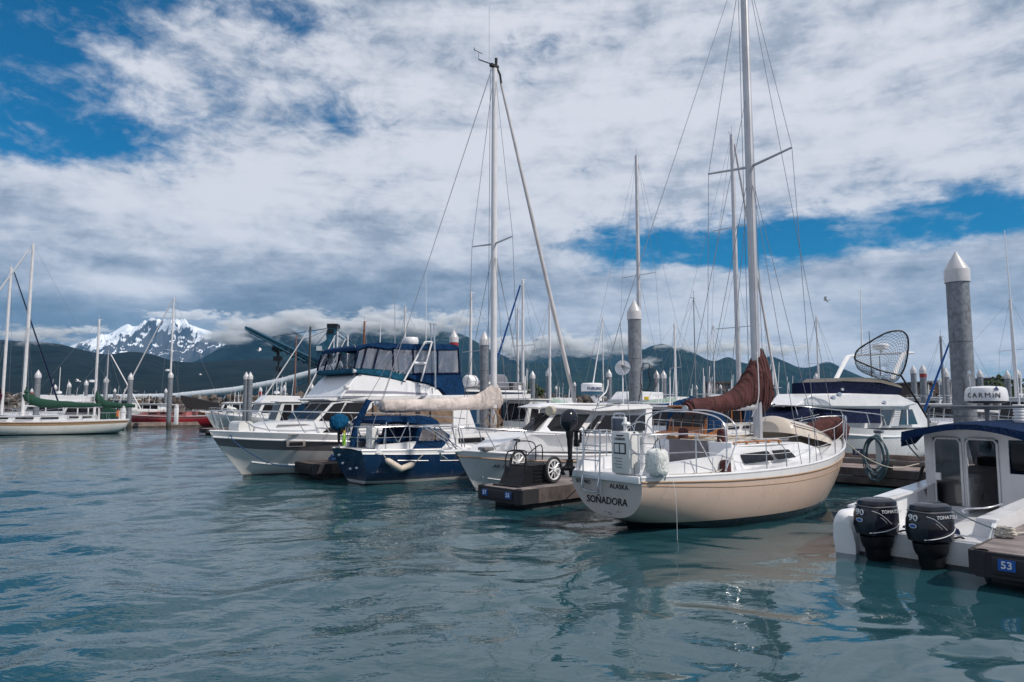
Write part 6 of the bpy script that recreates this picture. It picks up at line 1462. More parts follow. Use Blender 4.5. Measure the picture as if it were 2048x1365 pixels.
b = MB(); b.tube([(XW - .03, .86, .36), (XW - .03, .86, zt_ - .08), (XW - .03, .80, zt_), (XW - .03, .44, zt_), (XW - .03, .38, zt_ - .08), (XW - .03, .38, .36)], .022, 6); b.tube([(XW - .03, .29, .3), (XW - .03, .29, zt_ - .08), (XW - .03, .23, zt_), (XW - .03, -.18, zt_), (XW - .03, -.24, zt_ - .08), (XW - .03, -.24, .3)], .022, 6)
b.build('door_frame', M_white, P_.r); MB().box((XW - .05, .80, .92), (.06, .12, .16), bev=.02).build('door_handle', M_white, P_.r)
b = MB(); b.prism([(XW - .015, y, z) for y, z in roundpoly([(-.46, 1.12), (-.46, 1.66), (-.86, 1.62), (-.86, 1.12)], .10)], (.01, 0, 0)); b.build('aft_window', M_glass, P_.r, 0)
# sides, roof, front
sideP = [(XW + .05, .90), (XW + .05, 1.80), (7.0, 1.74), (7.6, 1.12), (7.6, .95)]
for sg in (1, -1):
    b = MB(); y = sg * wp
    for quad in ([(XW + .05, .68), (7.55, .90), (7.5, 1.10), (XW + .05, 1.10)], [(XW + .05, 1.66), (7.05, 1.62), (6.95, 1.80), (XW + .05, 1.84)], [(XW + .05, 1.10), (XW + .22, 1.10), (XW + .22, 1.66), (XW + .05, 1.66)], [(5.35, 1.10), (5.50, 1.10), (5.50, 1.66), (5.35, 1.66)], [(6.35, 1.10), (6.5, 1.10), (6.5, 1.66), (6.35, 1.66)], [(7.3, 1.10), (7.5, 1.10), (7.05, 1.66), (6.85, 1.66)]):
        b.prism([(x, y, z) for x, z in quad], (0, -sg * .04, 0))
    b.build('side_wall', M_white, P_.r, 0)
    b = MB(); b.prism([(x, y - sg * .01, z) for x, z in [(XW + .2, 1.08), (7.4, 1.08), (6.95, 1.68), (XW + .2, 1.68)]], (0, -sg * .01, 0)); b.build('side_glass', M_tint, P_.r, 0)
b = MB(); rows_ = [[(x, wp * k * 1.03, 1.80 + (.14 * math.cos(k * math.pi / 2)) - (x - XW) * .012 + dz) for k in [i / 8 - 1 for i in range(17)]] for x, dz in [(XW - .02, 0), (7.15, -.03)]]
b.grid(rows_); b.grid([[(p[0], p[1], p[2] + .06) for p in r_] for r_ in rows_])
for e in (0, -1): b.grid([[r_[e] for r_ in rows_], [(r_[e][0], r_[e][1], r_[e][2] + .06) for r_ in rows_]])
for e in (0, -1): b.grid([rows_[e], [(p[0], p[1], p[2] + .06) for p in rows_[e]]])
b.build('roof', M_white, P_.r)
b = MB(); b.prism([(7.55, .9, .98), (7.55, -.9, .98), (7.0, -.9, 1.74), (7.0, .9, 1.74)], (.02, 0, .02)); b.build('front_glass', M_tint, P_.r, 0)
P_.body('foredeck', [(7.3, .95), (7.3, 1.14), (8.0, 1.2), (8.1, 1.1)], lambda x, z: max(.1, .9 - (x - 7.2) * .7), M_white)
b = MB(); b.box((5.3, .62, .55), (1.0, .6, .7), bev=.03); b.box((5.9, -.5, .6), (.5, .7, .8), bev=.03); b.build('cabin_locker', M_shell, P_.r)
b = MB(); b.box((5.5, -.45, .98), (.45, .5, .12), bev=.04); b.box((5.72, -.45, 1.2), (.12, .5, .5), bev=.04); b.build('helm_seat', M_blue, P_.r)
b = MB(); b.box((6.8, -.2, 1.12), (.5, 1.6, .2), bev=.04); b.tube([(6.5, -.5 + .17 * math.cos(a), 1.25 + .17 * math.sin(a)) for a in [k * math.pi / 8 for k in range(16)]], .014, 6, closed=True); b.build('dashboard', M_dark, P_.r)
b = MB(); b.box((XW + .6, 0, .19), (3.0, 1.9, .04)); b.build('cabin_sole', M_deck, P_.r, 0)
# canopy: arched blue canvas from over the roof aft over the cockpit
def can(x, k, dz=0.0):
    z_ = 1.88 + .17 * math.cos(k * math.pi / 2) - max(0, XW - x) * .035 + dz; return (x, k * 1.13, z_)
ks = [i / 10 - 1 for i in range(21)]
xs = [3.5, 3.6, 4.0, 4.4, 5.0, 6.0, 7.1]
b = MB(); b.grid([[can(x, k) for k in ks] for x in xs]); b.grid([[can(x, k, -.02) for k in ks] for x in xs])
b.grid([[can(3.5, k) for k in ks], [(3.46, k * 1.14, can(3.5, k)[2] - .10 - .10 * k * k) for k in ks]])
for s_, e in ((1, -1), (-1, 0)): b.grid([[can(x, s_) for x in xs], [(x, s_ * 1.15, can(x, s_)[2] - (.30 if x < 4.5 else .12)) for x in xs]])
b.build('canopy', cloth('deep_navy_canvas', (.005, .020, .065)), P_.r, 60)
b = MB(); b.tube([can(3.9, k, -.07) for k in ks], .022, 8); b.tube([(XW - .03, k * 1.02, arch(k * wp) + .015) for k in ks], .030, 8, mi=1); b.tube([(XW - .05, k * 1.0, arch(k * wp) + .06) for k in ks], .012, 6)
for sg in (1, -1): b.tube(cr([can(3.55, sg * .98, -.1), (3.9, sg * 1.10, 1.5), (XW - .04, sg * 1.05, 1.18)], 5), .016, 6); b.tube(cr([(3.9, sg * 1.12, 1.84), (4.1, sg * 1.12, 1.6), (4.3, sg * 1.1, 1.45)], 5), .013, 6)
b.build('canopy_frame', [M_steel, M_black], P_.r)
MB().tube([(XW - .05, 1.07, 1.10), (XW - .22, 1.12, .82)], .035, 6).build('antenna_stub', M_black, P_.r)
b = MB(); zr = 2.34
b.tube(cr([(4.9, 1.04, 1.82), (4.9, 1.03, zr - .14), (4.9, .96, zr - .02), (4.9, .8, zr), (4.9, -.8, zr), (4.9, -.96, zr - .02), (4.9, -1.03, zr - .14), (4.9, -1.04, 1.82)], 5), .024, 8)
b.tube([(6.6, 1.0, 1.8), (6.6, 1.0, zr - .05), (6.6, -1.0, zr - .05), (6.6, -1.0, 1.8)], .02, 8); b.tube([(4.9, .98, zr), (6.6, .98, zr - .05)], .02, 8); b.tube([(4.9, -.98, zr), (6.6, -.98, zr - .05)], .02, 8); b.build('roof_rack', M_mastd, P_.r)
# radome on the roof rack
rp = P_.loc(at(1973, 806, 15.6))
b = MB().lathe([(.22, -.02), (.36, .0), (.41, .04)], (rp.x, rp.y, rp.z), 32); b.build('radome_base', M_grey, P_.r)
dm = MB().lathe([(.41, .04), (.415, .12), (.40, .26), (.375, .325), (.30, .36), (.1, .375), (.02, .376)], (rp.x, rp.y, rp.z), 36).build('radome', M_white, P_.r)
MB().tube([(rp.x, rp.y, 1.85), (rp.x, rp.y, rp.z)], .05, 8).build('radome_post', M_mastd, P_.r)
cdir = math.atan2(-P_.W(rp).y, -P_.W(rp).x) - P_.a
for i, ch in enumerate('GARMIN'):
    a_ = cdir + R(-6 + (-41, -24.5, -8, 10, 24, 37)[i]); d = Vector((math.cos(a_), math.sin(a_), 0))
    text(ch, .155, frame_m(Vector((rp.x, rp.y, rp.z + .16)) + d * .418, (-d.y, d.x, 0), (0, 0, 1)), M_txt, dm, 'letter', .003)
a_ = cdir + R(-6 + 2.3 * 15.5); d = Vector((math.cos(a_), math.sin(a_), 0)); c_ = Vector((rp.x, rp.y, rp.z + .28)) + d * .40; sd_ = Vector((-d.y, d.x, 0))
MB().prism([c_ - sd_ * .05, c_ + sd_ * .05, c_ + Vector((0, 0, .085)) - d * .02], d * .012).build('triangle_mark', M_txtb, dm, 0)
a0 = P_.loc(at(2040, 830, 14.6)); a1 = P_.loc(at(2009, 461, 14.6)); MB().tube([a0, a0.lerp(a1, .5), a1], [.020, .014, .007], 6).build('whip_antenna', M_white, P_.r)
a0 = P_.loc(at(1944, 803, 14.0)); a1 = P_.loc(at(1938, 748, 14.0)); b = MB(); b.tube([a0, a1], .012, 6); b.lathe([(.02, -.05), (.035, 0), (.03, .06)], a1, 10); b.build('light_staff', M_steel, P_.r)
b = MB(); q_ = P_.loc(at(2040, 845, 14.2)); pr_ = [(.10, 0)]
for k in range(6): pr_ += [(.10, .02 + k * .06), (.115, .03 + k * .06), (.115, .05 + k * .06), (.10, .06 + k * .06)]
b.lathe(pr_, q_, 16); b.build('vent_chimney', M_white, P_.r)
outboard('outboard_motor', 'big black twin outboard marked 90, the one farther from the dock', P_.W((-.06, .32, .36)), R(198), 1.18, marks=True).scale = (1.12, 1.18, .92)
outboard('outboard_motor', 'big black twin outboard marked 90, the one nearer the 53 float', P_.W((-.06, -.42, .36)), R(198), 1.18, marks=True).scale = (1.12, 1.18, .92)
p0 = P_.W((XW - .4, -.2, .75)); p0 = P_.W((.1, .25, .72)); p1 = on53(1.25, -.14, .56)
rope('mooring_line', 'dark line from the pilothouse boat stern to the cleat on the 53 float', [P_.W((.3, -.35, .93)), P_.W((.3, -.35, .93)).lerp(p1, .5) - Vector((0, 0, .04)), p1], .010, M_roped)
rope('mooring_line', 'pale line running along the 53 float from its cleat', [p1, on53(1.8, -.3, .52), on53(2.8, -.25, .50), on53(5.0, -.2, .50)], .013)

# ---------------------------------------------------------------- boats farther off
def far_sail(label, um, vtop, Y, ang, L, near, hull, cover=None, spar=None, stripe=None, mr=.085, fb=1.0, furl=None, cabin=None, dodger=None, spread=1, boomdir=1, radar=False, mx=.56, name='sailboat', cat='sailboat', extra=True, bl=None):
    e = Vector((math.cos(R(ang)), math.sin(R(ang)), 0)); mp = at(um, 800, Y); o_ = Vector((mp.x, mp.y, 0)) - e * (L * mx)
    S = Boat(name, label, cat, (o_.x, o_.y), ang, near); S.mp = mp
    S.hull(L, [(0, L * .085), (.25, L * .13), (.45, L * .155), (.7, L * .13), (.88, L * .06), (1, .03)], [(0, fb), (.35, fb * .93), (.7, fb * 1.03), (1, fb * 1.28)], [(0, .05), (.12, -.25), (.5, -.5), (1, -.2)], L * .11, L * .05,
           [stripe or M_white, hull], rows=8, nu=18, mi=lambda k: 0 if k == 0 else 1)
    S.deck(M_deck, .04, -.01)
    if stripe: S.rail('rub_rail', stripe, .03, 4, dz=-.05)
    cb = cabin or M_white; w_ = lambda x, z: L * .10 - max(0, x - L * .55) * .12
    S.body('cabin_trunk', [(L * .3, fb - .05), (L * .3, fb + .42), (L * .55, fb + .42), (L * .68, fb + .30), (L * .74, fb)], w_, cb, bev=0)
    for k in range(3): S.panel('cabin_window', [(L * (.33 + k * .11), fb + .15), (L * (.33 + k * .11), fb + .29), (L * (.41 + k * .11), fb + .29), (L * (.41 + k * .11), fb + .15)], w_, M_glass, .015)
    zt = at(um, vtop, Y).z; mxx = L * mx
    mast(S, 'mast', mxx, zt, fb + .3, mr, spar or M_alu, 8)
    b = MB()
    for k in range(spread):
        zz = fb + (zt - fb) * ((k + 1) / (spread + 1) * 1.02 + (.04 if spread == 1 else 0))
        b.tube([(mxx, -L * .10, zz), (mxx, L * .10, zz)], .025, 4)
    b.tube([(mxx - .3, 0, zt + .05), (mxx + .1, 0, zt + .02)], .02, 4); b.tube([(mxx, 0, zt), (mxx, 0, zt + .45)], .012, 4); b.build('spreader', spar or M_alu, S.r)
    zb_ = fb + 1.15; bo = -L * (bl or .36)
    MB().tube([(mxx, 0, zb_), (mxx + bo, 0, zb_ - .05)], .06, 6).build('boom', spar or M_alu, S.r)
    if cover:
        sailcover([(mxx + bo, 0, zb_ + .05), (mxx + bo * .6, 0, zb_ + .10), (mxx + bo * .25, 0, zb_ + .22), (mxx - .30, 0, zb_ + (.66 if Y > 50 else .34)), (mxx - .06, 0, zb_ + (1.45 if Y > 50 else .55))], [.14, .24, .34, .36, .10], 'sail_cover', cover, S.r, 10, .12, int(um))
    sh = [[(mxx, 0, zt), (L * .97, 0, fb * 1.3)], [(mxx, 0, zt), (.1, 0, fb + .1)]]
    for sg in (1, -1): sh += [[(mxx, 0, zt), (mxx, sg * L * .10, fb + (zt - fb) * .56), (mxx - .05, sg * L * .15, fb)], [(mxx, 0, fb + (zt - fb) * .55), (mxx - .6, sg * L * .145, fb)]]
    S.wire('rigging', sh, max(.006, Y * .00016))
    if furl: b = MB(); b.tube([(mxx + .25, 0, zt - .4), (L * .965, 0, fb * 1.3 + .35)], [.05, .075], 6); b.build('furled_headsail', furl, S.r)
    if dodger: S.body('dodger', [(L * .20, fb), (L * .22, fb + .95), (L * .30, fb + .95), (L * .36, fb + .4)], L * .09, dodger, bev=.03)
    if radar: MB().lathe([(.05, -.1), (.26, -.08), (.26, .08), (.1, .12)], (mxx + .32, 0, fb + (zt - fb) * .38), 12).build('radar_dome', M_white, S.r)
    if extra:
        b = MB(); r_ = max(.012, Y * .0003)
        for sg in (1, -1):
            pts = [S.pt(u, 0, sg) + Vector((0, -sg * .05, .62)) for u in (0, .2, .4, .6, .8, .95)]
            b.tube(pts, r_ * .7, 4)
            for p in pts: b.tube([p, p - Vector((0, 0, .62))], r_, 4)
        p1_, p2_ = S.pt(.95, 0, 1), S.pt(.95, 0, -1); b.tube(cr([p1_ + Vector((0, 0, .62)), (L * 1.02, 0, fb * 1.28 + .66), p2_ + Vector((0, 0, .62))], 4), r_, 4); b.tube([S.pt(0, 0, 1) + Vector((0, 0, .62)), S.pt(0, 0, -1) + Vector((0, 0, .62))], r_, 4)
        b.build('guard_rail', M_steel, S.r)
    return S
def far_motor(label, uc, Y, ang, L, near, hull=None, kind='sedan', trim=None, fb=1.0, canvas=None, name='motorboat', house=None, mastv=None, rail=True, radar=False):
    e = Vector((math.cos(R(ang)), math.sin(R(ang)), 0)); mp = at(uc, 800, Y); o_ = Vector((mp.x, mp.y, 0)) - e * (L * .45)
    S = Boat(name, label, 'motorboat', (o_.x, o_.y), ang, near); hs = house or M_white
    S.hull(L, [(0, L * .15), (.4, L * .17), (.7, L * .14), (.88, L * .08), (1, .06)], [(0, fb * .9), (.5, fb), (1, fb * 1.35)], [(0, -.3), (1, -.05)], L * .1, 0, [trim or M_white, hull or M_shell], 'vee', rows=8, nu=16, mi=lambda k: 0 if k < 2 else 1)
    S.deck(M_deck); w_ = lambda x, z: L * .125 - max(0, x - L * .55) * .15
    S.body('foredeck_trunk', [(L * .4, fb - .05), (L * .4, fb + .35), (L * .72, fb + .33), (L * .85, fb + .2)], lambda x, z: max(.15, w_(x, z)), hs, bev=.03)
    h = 1.05
    x0, x1 = (L * .18, L * .60) if kind != 'pilot' else (L * .38, L * .66)
    if kind == 'pilot': h = 1.5
    S.body('cabin', [(x0, fb - .05), (x0 + .1, fb + .3 + h), (x1 - .5, fb + .3 + h), (x1, fb + .3), (x1 + .1, fb - .05)], lambda x, z: L * .125, hs, bev=.03)
    n = 3 if kind != 'pilot' else 2; dx = (x1 - .6 - x0 - .15) / n
    for k in range(n): S.panel('side_window', [(x0 + .2 + k * dx, fb + .45), (x0 + .2 + k * dx, fb + .15 + h), (x0 + .08 + (k + 1) * dx, fb + .15 + h), (x0 + .08 + (k + 1) * dx + (.3 if k == n - 1 else 0), fb + .45)], lambda x, z: L * .125, M_glass, .015)
    zb0, zt0 = fb + .3 + h * .22, fb + .3 + h * .86
    for k in range(3):
        ya, yb = L * (-.108 + k * .075), L * (-.108 + k * .075 + .066); xa, xb = x1 - .5 * .22, x1 - .5 * .86
        MB().prism([(xa, ya, zb0), (xa, yb, zb0), (xb, yb, zt0), (xb, ya, zt0)], (.03, 0, .03)).build('windscreen', M_glass, S.r, 0)
    S.body('roof', [(x0 - .3, fb + .30 + h), (x0 - .3, fb + .38 + h), (x1 - .25, fb + .38 + h), (x1 - .2, fb + .30 + h)], L * .14, hs, bev=.02)
    zr = fb + .38 + h
    if kind == 'fly':
        S.body('bridge_coaming', [(x0 + .2, zr), (x0 + .2, zr + .6), (x1 - 1.0, zr + .65), (x1 - .3, zr)], L * .12, hs, bev=.05)
        if canvas: S.body('bridge_canvas', [(x0 + .3, zr + .6), (x0 + .3, zr + 1.25), (x0 + .9, zr + 1.35), (x1 - 1.4, zr + 1.25), (x1 - 1.1, zr + .6)], L * .11, canvas, bev=.05)
        zr += .6
    elif canvas: S.body('aft_canvas', [(L * .02, fb + .2), (L * .04, fb + h), (x0 - .2, fb + .3 + h), (x0, fb + .1)], L * .13, canvas, bev=.04)
    b = MB(); xm = (x0 + x1) / 2; zz = zr + 1.3 if not mastv else at(uc, mastv, Y).z
    b.tube([(xm, 0, zr - .05), (xm, 0, zz)], .03, 5); b.tube([(xm, -.4, zr + .5), (xm, .4, zr + .5)], .025, 4)
    for k in (-.5, .6): b.tube([(xm + k, k * .8, zr - .3), (xm + k - .2, k * .9, zr + 1.7)], .014, 4)
    b.build('light_mast', M_white, S.r)
    if radar: MB().lathe([(.1, -.14), (.28, -.1), (.28, .08), (.1, .12)], (xm, 0, zr + .35), 12).build('radar_dome', M_white, S.r)
    if rail:
        b = MB(); r_ = max(.014, Y * .0003)
        for sg in (1, -1):
            pts = [S.pt(u, 0, sg) + Vector((0, -sg * .05, .6)) for u in (.5, .65, .8, .95)]; b.tube(pts, r_, 4)
            for p in pts: b.tube([p, p - Vector((0, 0, .6))], r_, 4)
        b.build('bow_rail', M_steel, S.r)
    return S
# left edge
far_sail('long white sloop with a dark green boom cover at the left edge of the basin', 47, 490, 54, 209, 14.5, 1, gel('sloop_hull', (.70, .69, .66), fn=boot_fn(.10, (.03, .03, .03, 1))), M_dkgreen, M_mastw, M_tan, .12, 1.08, mx=.50, spread=0, furl=M_mastw)
far_sail('white ketch whose green boom cover ends beside the long dock', 190, 640, 63, 205, 9, 1, M_shell, M_dkgreen, M_mastw, None, .11, 1.0, mx=.32, spread=1, bl=.36, radar=True)
far_sail('sailboat with a maroon furled sail cut by the left edge', 5, 536, 60, 18, 11, -1, M_shell, M_purp, M_mastw, M_navy, .12, 1.1, spread=1, furl=M_navyc)
far_sail('grey sloop with a bare mast behind the long dock piles', 212, 702, 74, 10, 9, -1, M_shell, None, M_alu, M_navy, .07, .9, furl=M_mastw)
far_motor('white flybridge boat behind the sloop masts at the left edge', 100, 72, 195, 13, 1, kind='fly', canvas=None, fb=1.2, mastv=735, radar=True)
far_motor('blue tarp boat between the green boom cover and the first piles', 155, 66, 200, 8, 1, hull=M_green, canvas=M_dkgreen, fb=.8)
far_motor('small white cabin boat behind the red boat bow', 290, 93, 182, 9, 1, fb=1.0)
far_motor('grey topped white workboat beyond the red boat bow', 258, 88, 182, 9, 1, fb=1.1, kind='pilot', house=M_shell)
S = far_sail('long low dark red sloop lying along the dock with a black sail bag', 339, 596, 75, 178, 12.6, 1, M_red, None, M_mastw, gel('faded_red', (.30, .10, .10)), .10, 1.15, mx=.50, spread=1, furl=M_mastw, radar=True, cabin=gel('pink_red', (.35, .12, .12)), bl=.44)
S.body('sail_screen', [(.6, 1.5), (.8, 2.45), (3.0, 2.9), (5.0, 3.3), (5.0, 3.0), (4.3, 1.9), (1.6, 1.75)], .25, M_dark, bev=.03)
hull_text(S, 'SPIRIT', .3, .86, 2, M_chrome, 1, S.r)
r = local_thing(S, 'dinghy', 'pale grey inflatable lying on the red sloop fore deck', 'dinghy', 8.8, .1, 1.55)
b = MB(); b.tube(cr([(-1.7, .5, 0), (.6, .55, .05), (1.5, .25, .12), (1.6, 0, .15), (1.5, -.25, .12), (.6, -.55, .05), (-1.7, -.5, 0)], 6), .24, 8); b.build('tube', M_shell, r); MB().box((-.2, 0, 0), (2.6, .9, .1)).build('floor', M_grey, r)
o = sailcover([(0, 0, 0), (.3, 0, .1), (.6, 0, .25), (.7, 0, .5)], [.4, .62, .6, .25], 'wrapped_bundle', M_bag, None, 14, .2, 4); o.location = S.W((-.2, .3, 1.5)); tag(o, 'big white wrapped bundle on the red sloop stern', 'bundle')
# long dock at the left
d0, d1 = ground(-60, 852, .5), ground(462, 843, .5); dd = d1 - d0
r = thing('long_dock', 'pale timber dock running behind the sloops at the left', 'dock', (d0.x, d0.y, 0), math.atan2(dd.y, dd.x)); Ld = dd.length
MB().box((Ld / 2, 1.1, .46), (Ld, 2.2, .07)).build('decking', MAT['walkway_planks'], r, 0); b = MB(); b.box((Ld / 2, -.05, .34), (Ld, .1, .34)); b.build('side_board', M_timb, r, 0)
b = MB(); b.box((Ld / 2, -.02, .06), (Ld, .12, .2)); b.build('lower_board', M_fascia, r, 0); b = MB(); [b.box((3 + k * 3.2, 1.1, -.05), (2.5, 2, .3)) for k in range(int(Ld / 3.3))]; b.build('pontoon', M_float, r, 0)
b = MB(); [b.box((2 + k * 2.1, .0, .54), (.3, .12, .1)) for k in range(int(Ld / 2.1))]; b.build('rail_block', M_fascia, r, 0)
for u, lb in [(352, 'white dock box post beside the dock pile by the red sloop'), (246, 'white service post with a hanging life vest at the white sloop stern')]:
    p = at(u, 846, 64); q_ = thing('service_post', lb, 'post', (p.x, p.y, .5)); MB().box((0, 0, .8), (.32, .3, 1.6), bev=.05).build('post', M_white, q_); MB().lathe([(.2, 1.6), (.16, 1.75), (.03, 1.8)], n=12).build('cap', M_cap, q_)
    if u == 246: MB().box((-.3, 0, .6), (.25, .2, 1.3), bev=.08).build('vest', M_fender, q_); MB().box((-.5, 0, 1.0), (.25, .25, .6), bev=.08).build('vest', M_orange, q_)
# beyond the motor yacht bow
far_motor('white boat with an orange varnished window frame right of the red sloop', 461, 90, 200, 8.5, 1, trim=M_orange, fb=1.1, house=M_white)
far_motor('white cruiser with a low blue grey cabin left of the twin piles', 468, 92, 210, 9, 1, fb=1.2)
far_motor('white cruiser with a domed flybridge under the conveyor', 540, 66, 215, 10, 1, kind='fly', fb=1.1, radar=True)
far_motor('white cruiser with a rounded cabin top beside the twin piles', 512, 72, 220, 9, 1, fb=1.1, radar=True, house=M_shell)
far_sail('dark hulled boat with a slim reddish mast under the conveyor', 589, 674, 82, 200, 11, 1, M_navy, M_greyc, M_mastbr, None, .08, 1.0, spread=0)
far_sail('old dark schooner with a blackened mast before the ship loader', 617, 655, 76, 200, 13, 1, mat('black_hull', (.03, .028, .03), rough=.6), M_greyc, mat('black_spar', (.03, .025, .022), rough=.6), M_teak, .12, 1.2, spread=0, furl=M_mastw)
far_sail('white sloop with twin bare masts before the loader tower, the nearer one', 672, 664, 70, 220, 10, 1, M_shell, M_tealc, M_mastw, None, .09, 1.0, furl=M_mastw)
far_sail('white sloop with a slimmer mast close beside the loader tower', 665, 678, 86, 220, 10, 1, M_shell, None, M_mastw, None, .09, 1.0)
far_sail('white sloop whose mast stands between the loader and the flybridge', 693, 671, 74, 215, 10, 1, M_shell, None, M_mastw, None, .09, 1.0, furl=M_mastw)
far_sail('boat with a varnished brown mast rising behind the front of the blue bridge canvas', 726, 644, 60, 220, 9, 1, M_navy, None, M_mastbr, None, .10, 1.0, spread=0)
far_sail('sloop whose pale mast rises behind the radar dome of the blue bridge canvas', 808, 616, 58, 220, 10, 1, M_white, M_blue, M_mastw, None, .09, 1.0)
far_motor('low open white motorboat with a grey tube behind the bow rail of the motor yacht', 585, 48, 215, 7, 1, fb=.7, kind='pilot', house=M_shell, rail=False)
far_motor('white skiff with a black covered wheelhouse below the loader pedestal', 632, 62, 210, 8, 1, fb=.8, canvas=M_navyc)
# behind the houseboat and the cruiser roof
far_sail('sloop whose plain mast stands right of the red banded pile', 941, 586, 48, 220, 10, 1, M_white, M_greyc, M_mastw, None, .09, 1.0)
far_sail('sloop with a thin mast just right of the blue houseboat roof', 1036, 616, 52, 222, 10, 1, M_green, M_tealc, M_mastw, None, .07, 1.0)
far_sail('green hulled sloop with a bright blue furled headsail', 1046, 560, 44, 226, 9.5, 1, gel('sea_green', (.05, .17, .16)), M_greyc, M_mastw, M_white, .09, .9, furl=cloth('royal_canvas', (.01, .06, .22)))
far_sail('white sloop whose mast rises between two piles left of the furled forestay', 1100, 604, 50, 225, 10, 1, M_shell, M_pale, M_mastw, None, .09, 1.0)
far_motor('green tender shaped boat with a red striped cushion behind the cruiser windscreen', 1062, 40, 225, 7, 1, hull=gel('sea_green', (.05, .17, .16)), fb=.8, trim=M_red, kind='pilot', house=M_shell, rail=False)
far_motor('white motorboat under the foot of the furled forestay', 1130, 62, 215, 8.5, 1, fb=1.0)
far_motor('white motorboat with a white canopy left of the radar drum', 1110, 78, 200, 9, 1, fb=1.0, kind='fly')
far_sail('sloop with a tall mast and wide spreaders behind the tall thick pile', 1281, 312, 40, 222, 12, 1, M_white, None, M_alu, M_navy, .12, 1.1, spread=1, furl=None, mx=.52)
far_motor('white trawler with striped fenders behind the cruiser roof', 1262, 56, 215, 10, 1, fb=1.3, kind='fly', radar=True)
far_sail('sloop with a pale green boom cover beyond the maroon boom end', 1352, 648, 50, 10, 10, -1, M_white, M_pale, M_mastw, None, .09, 1.1)
far_sail('tall sloop whose mast stands close beside the cream sloop mast', 1479, 270, 33, 43, 11.5, -1, M_shell, M_pale, M_alu, M_tan, .12, 1.15, spread=2, furl=M_mastw, dodger=M_blue, cabin=M_white, mx=.60)
far_motor('white sports boat with a brown cabin side seen through the bimini hoop', 1398, 30.5, 223, 7.5, 1, fb=.9, house=gel('brown_cabin', (.30, .11, .035)), canvas=M_blue)
far_motor('small white cuddy boat with rails seen through the bimini hoop', 1330, 32, 223, 7, 1, fb=.9)
far_sail('white sloop with a blue dodger under the maroon boom', 1392, 598, 38, 40, 9.5, -1, M_white, M_blue, M_wire, M_navy, .03, 1.0, dodger=M_blue, spread=0)
far_sail('white sloop with a thin mast left of the maroon boom end', 1207, 636, 62, 222, 9, 1, M_white, None, M_mastw, None, .05, 1.0, spread=0)
far_motor('white motorboat with a pale canopy right of the cream sloop mast', 1570, 46, 220, 9, 1, fb=1.1, canvas=M_pale)
far_motor('white inflatable sided runabout right of the cream sloop mast', 1556, 34, 223, 6.5, 1, fb=.8, kind='pilot', rail=True)
far_motor('white flybridge boat beyond the maroon boom', 1455, 58, 215, 10, 1, fb=1.1, kind='fly', radar=True)
far_sail('sloop whose mast stands in the gap left of the dark flybridge windscreen', 1639, 634, 58, 215, 10, 1, M_white, M_blue, M_mastw, None, .08, 1.0)
far_motor('white motorboat low behind the maroon sail cover', 1500, 44, 220, 8, 1, fb=1.0, canvas=M_tealc)
far_sail('sloop with a bare thin mast beyond the maroon sail cover', 1430, 650, 66, 215, 9, 1, M_shell, None, M_mastw, None, .05, 1.0, spread=0)
far_motor('white working boat with a timber coloured gallows seen above the maroon boom', 1438, 84, 190, 9, 1, fb=1.2, kind='pilot', house=M_teak)
for i, (u, Y, k_, lb) in enumerate([(1190, 70, 'sedan', 'low white boat by the small pile left of the radar drum'), (1345, 72, 'fly', 'white flybridge boat by the pair of piles'), (1375, 64, 'sedan', 'white sedan boat above the bimini hoop'), (1410, 46, 'sedan', 'white sedan boat hard under the maroon boom end'),
        (1540, 68, 'pilot', 'white wheelhouse boat beyond the cream sloop mast'), (1592, 78, 'sedan', 'white boat at the foot of the olive scrub'), (1480, 76, 'sedan', 'white boat against the rocks left of the maroon sail cover'), (1310, 46, 'sedan', 'white sedan boat behind the cruiser aft corner')]):
    far_motor(lb, u, Y, 205 + i * 4, 8.5, 1, fb=1.05, kind=k_, radar=i % 2 == 0)
# right edge
far_sail('white sailboat with a brown sheer band behind the radar dome', 1990, 590, 34, 200, 9, 1, gel('white_hull_far', (.7, .7, .7)), None, M_mastw, mat('brown_band', (.16, .13, .12), rough=.5), .04, 1.25, spread=0, mx=.4) if False else None
S = far_sail('white sailboat with a brown sheer band behind the radar dome', 2033, 600, 45, 186, 11, 1, M_white, None, M_mastw, M_grey, .09, 1.85, spread=1, mx=.36, dodger=M_bag)
far_sail('sloop with a dark mast standing behind a pile near the biggest pile', 1888, 674, 44, 205, 9, 1, M_shell, None, M_mastd, None, .08, 1.0, spread=0)
far_sail('sloop with a bright blue furled sail half hidden by the biggest pile', 1925, 640, 40, 205, 9, 1, M_shell, None, M_mastd, None, .05, 1.0, spread=0, furl=MAT['royal_canvas'])
far_motor('white boat in the shade between the flybridge boat and the biggest pile', 1885, 44, 223, 7.5, 1, fb=1.0, house=M_white, canvas=M_navyc)
far_motor('white boat with an orange float behind the big landing net handle', 1866, 52, 215, 8.5, 1, fb=1.0, trim=M_orange, kind='pilot', mastv=770)
far_motor('white boat with a bright blue canvas at the right edge', 2056, 40, 200, 7, 1, fb=.9, canvas=cloth('sky_canvas', (.02, .14, .36)), kind='pilot')
far_motor('small boat with a tan canvas roof above the radar dome', 1950, 54, 200, 8, 1, fb=1.3, kind='pilot', house=mat('tan_house', (.33, .23, .17), rough=.8))
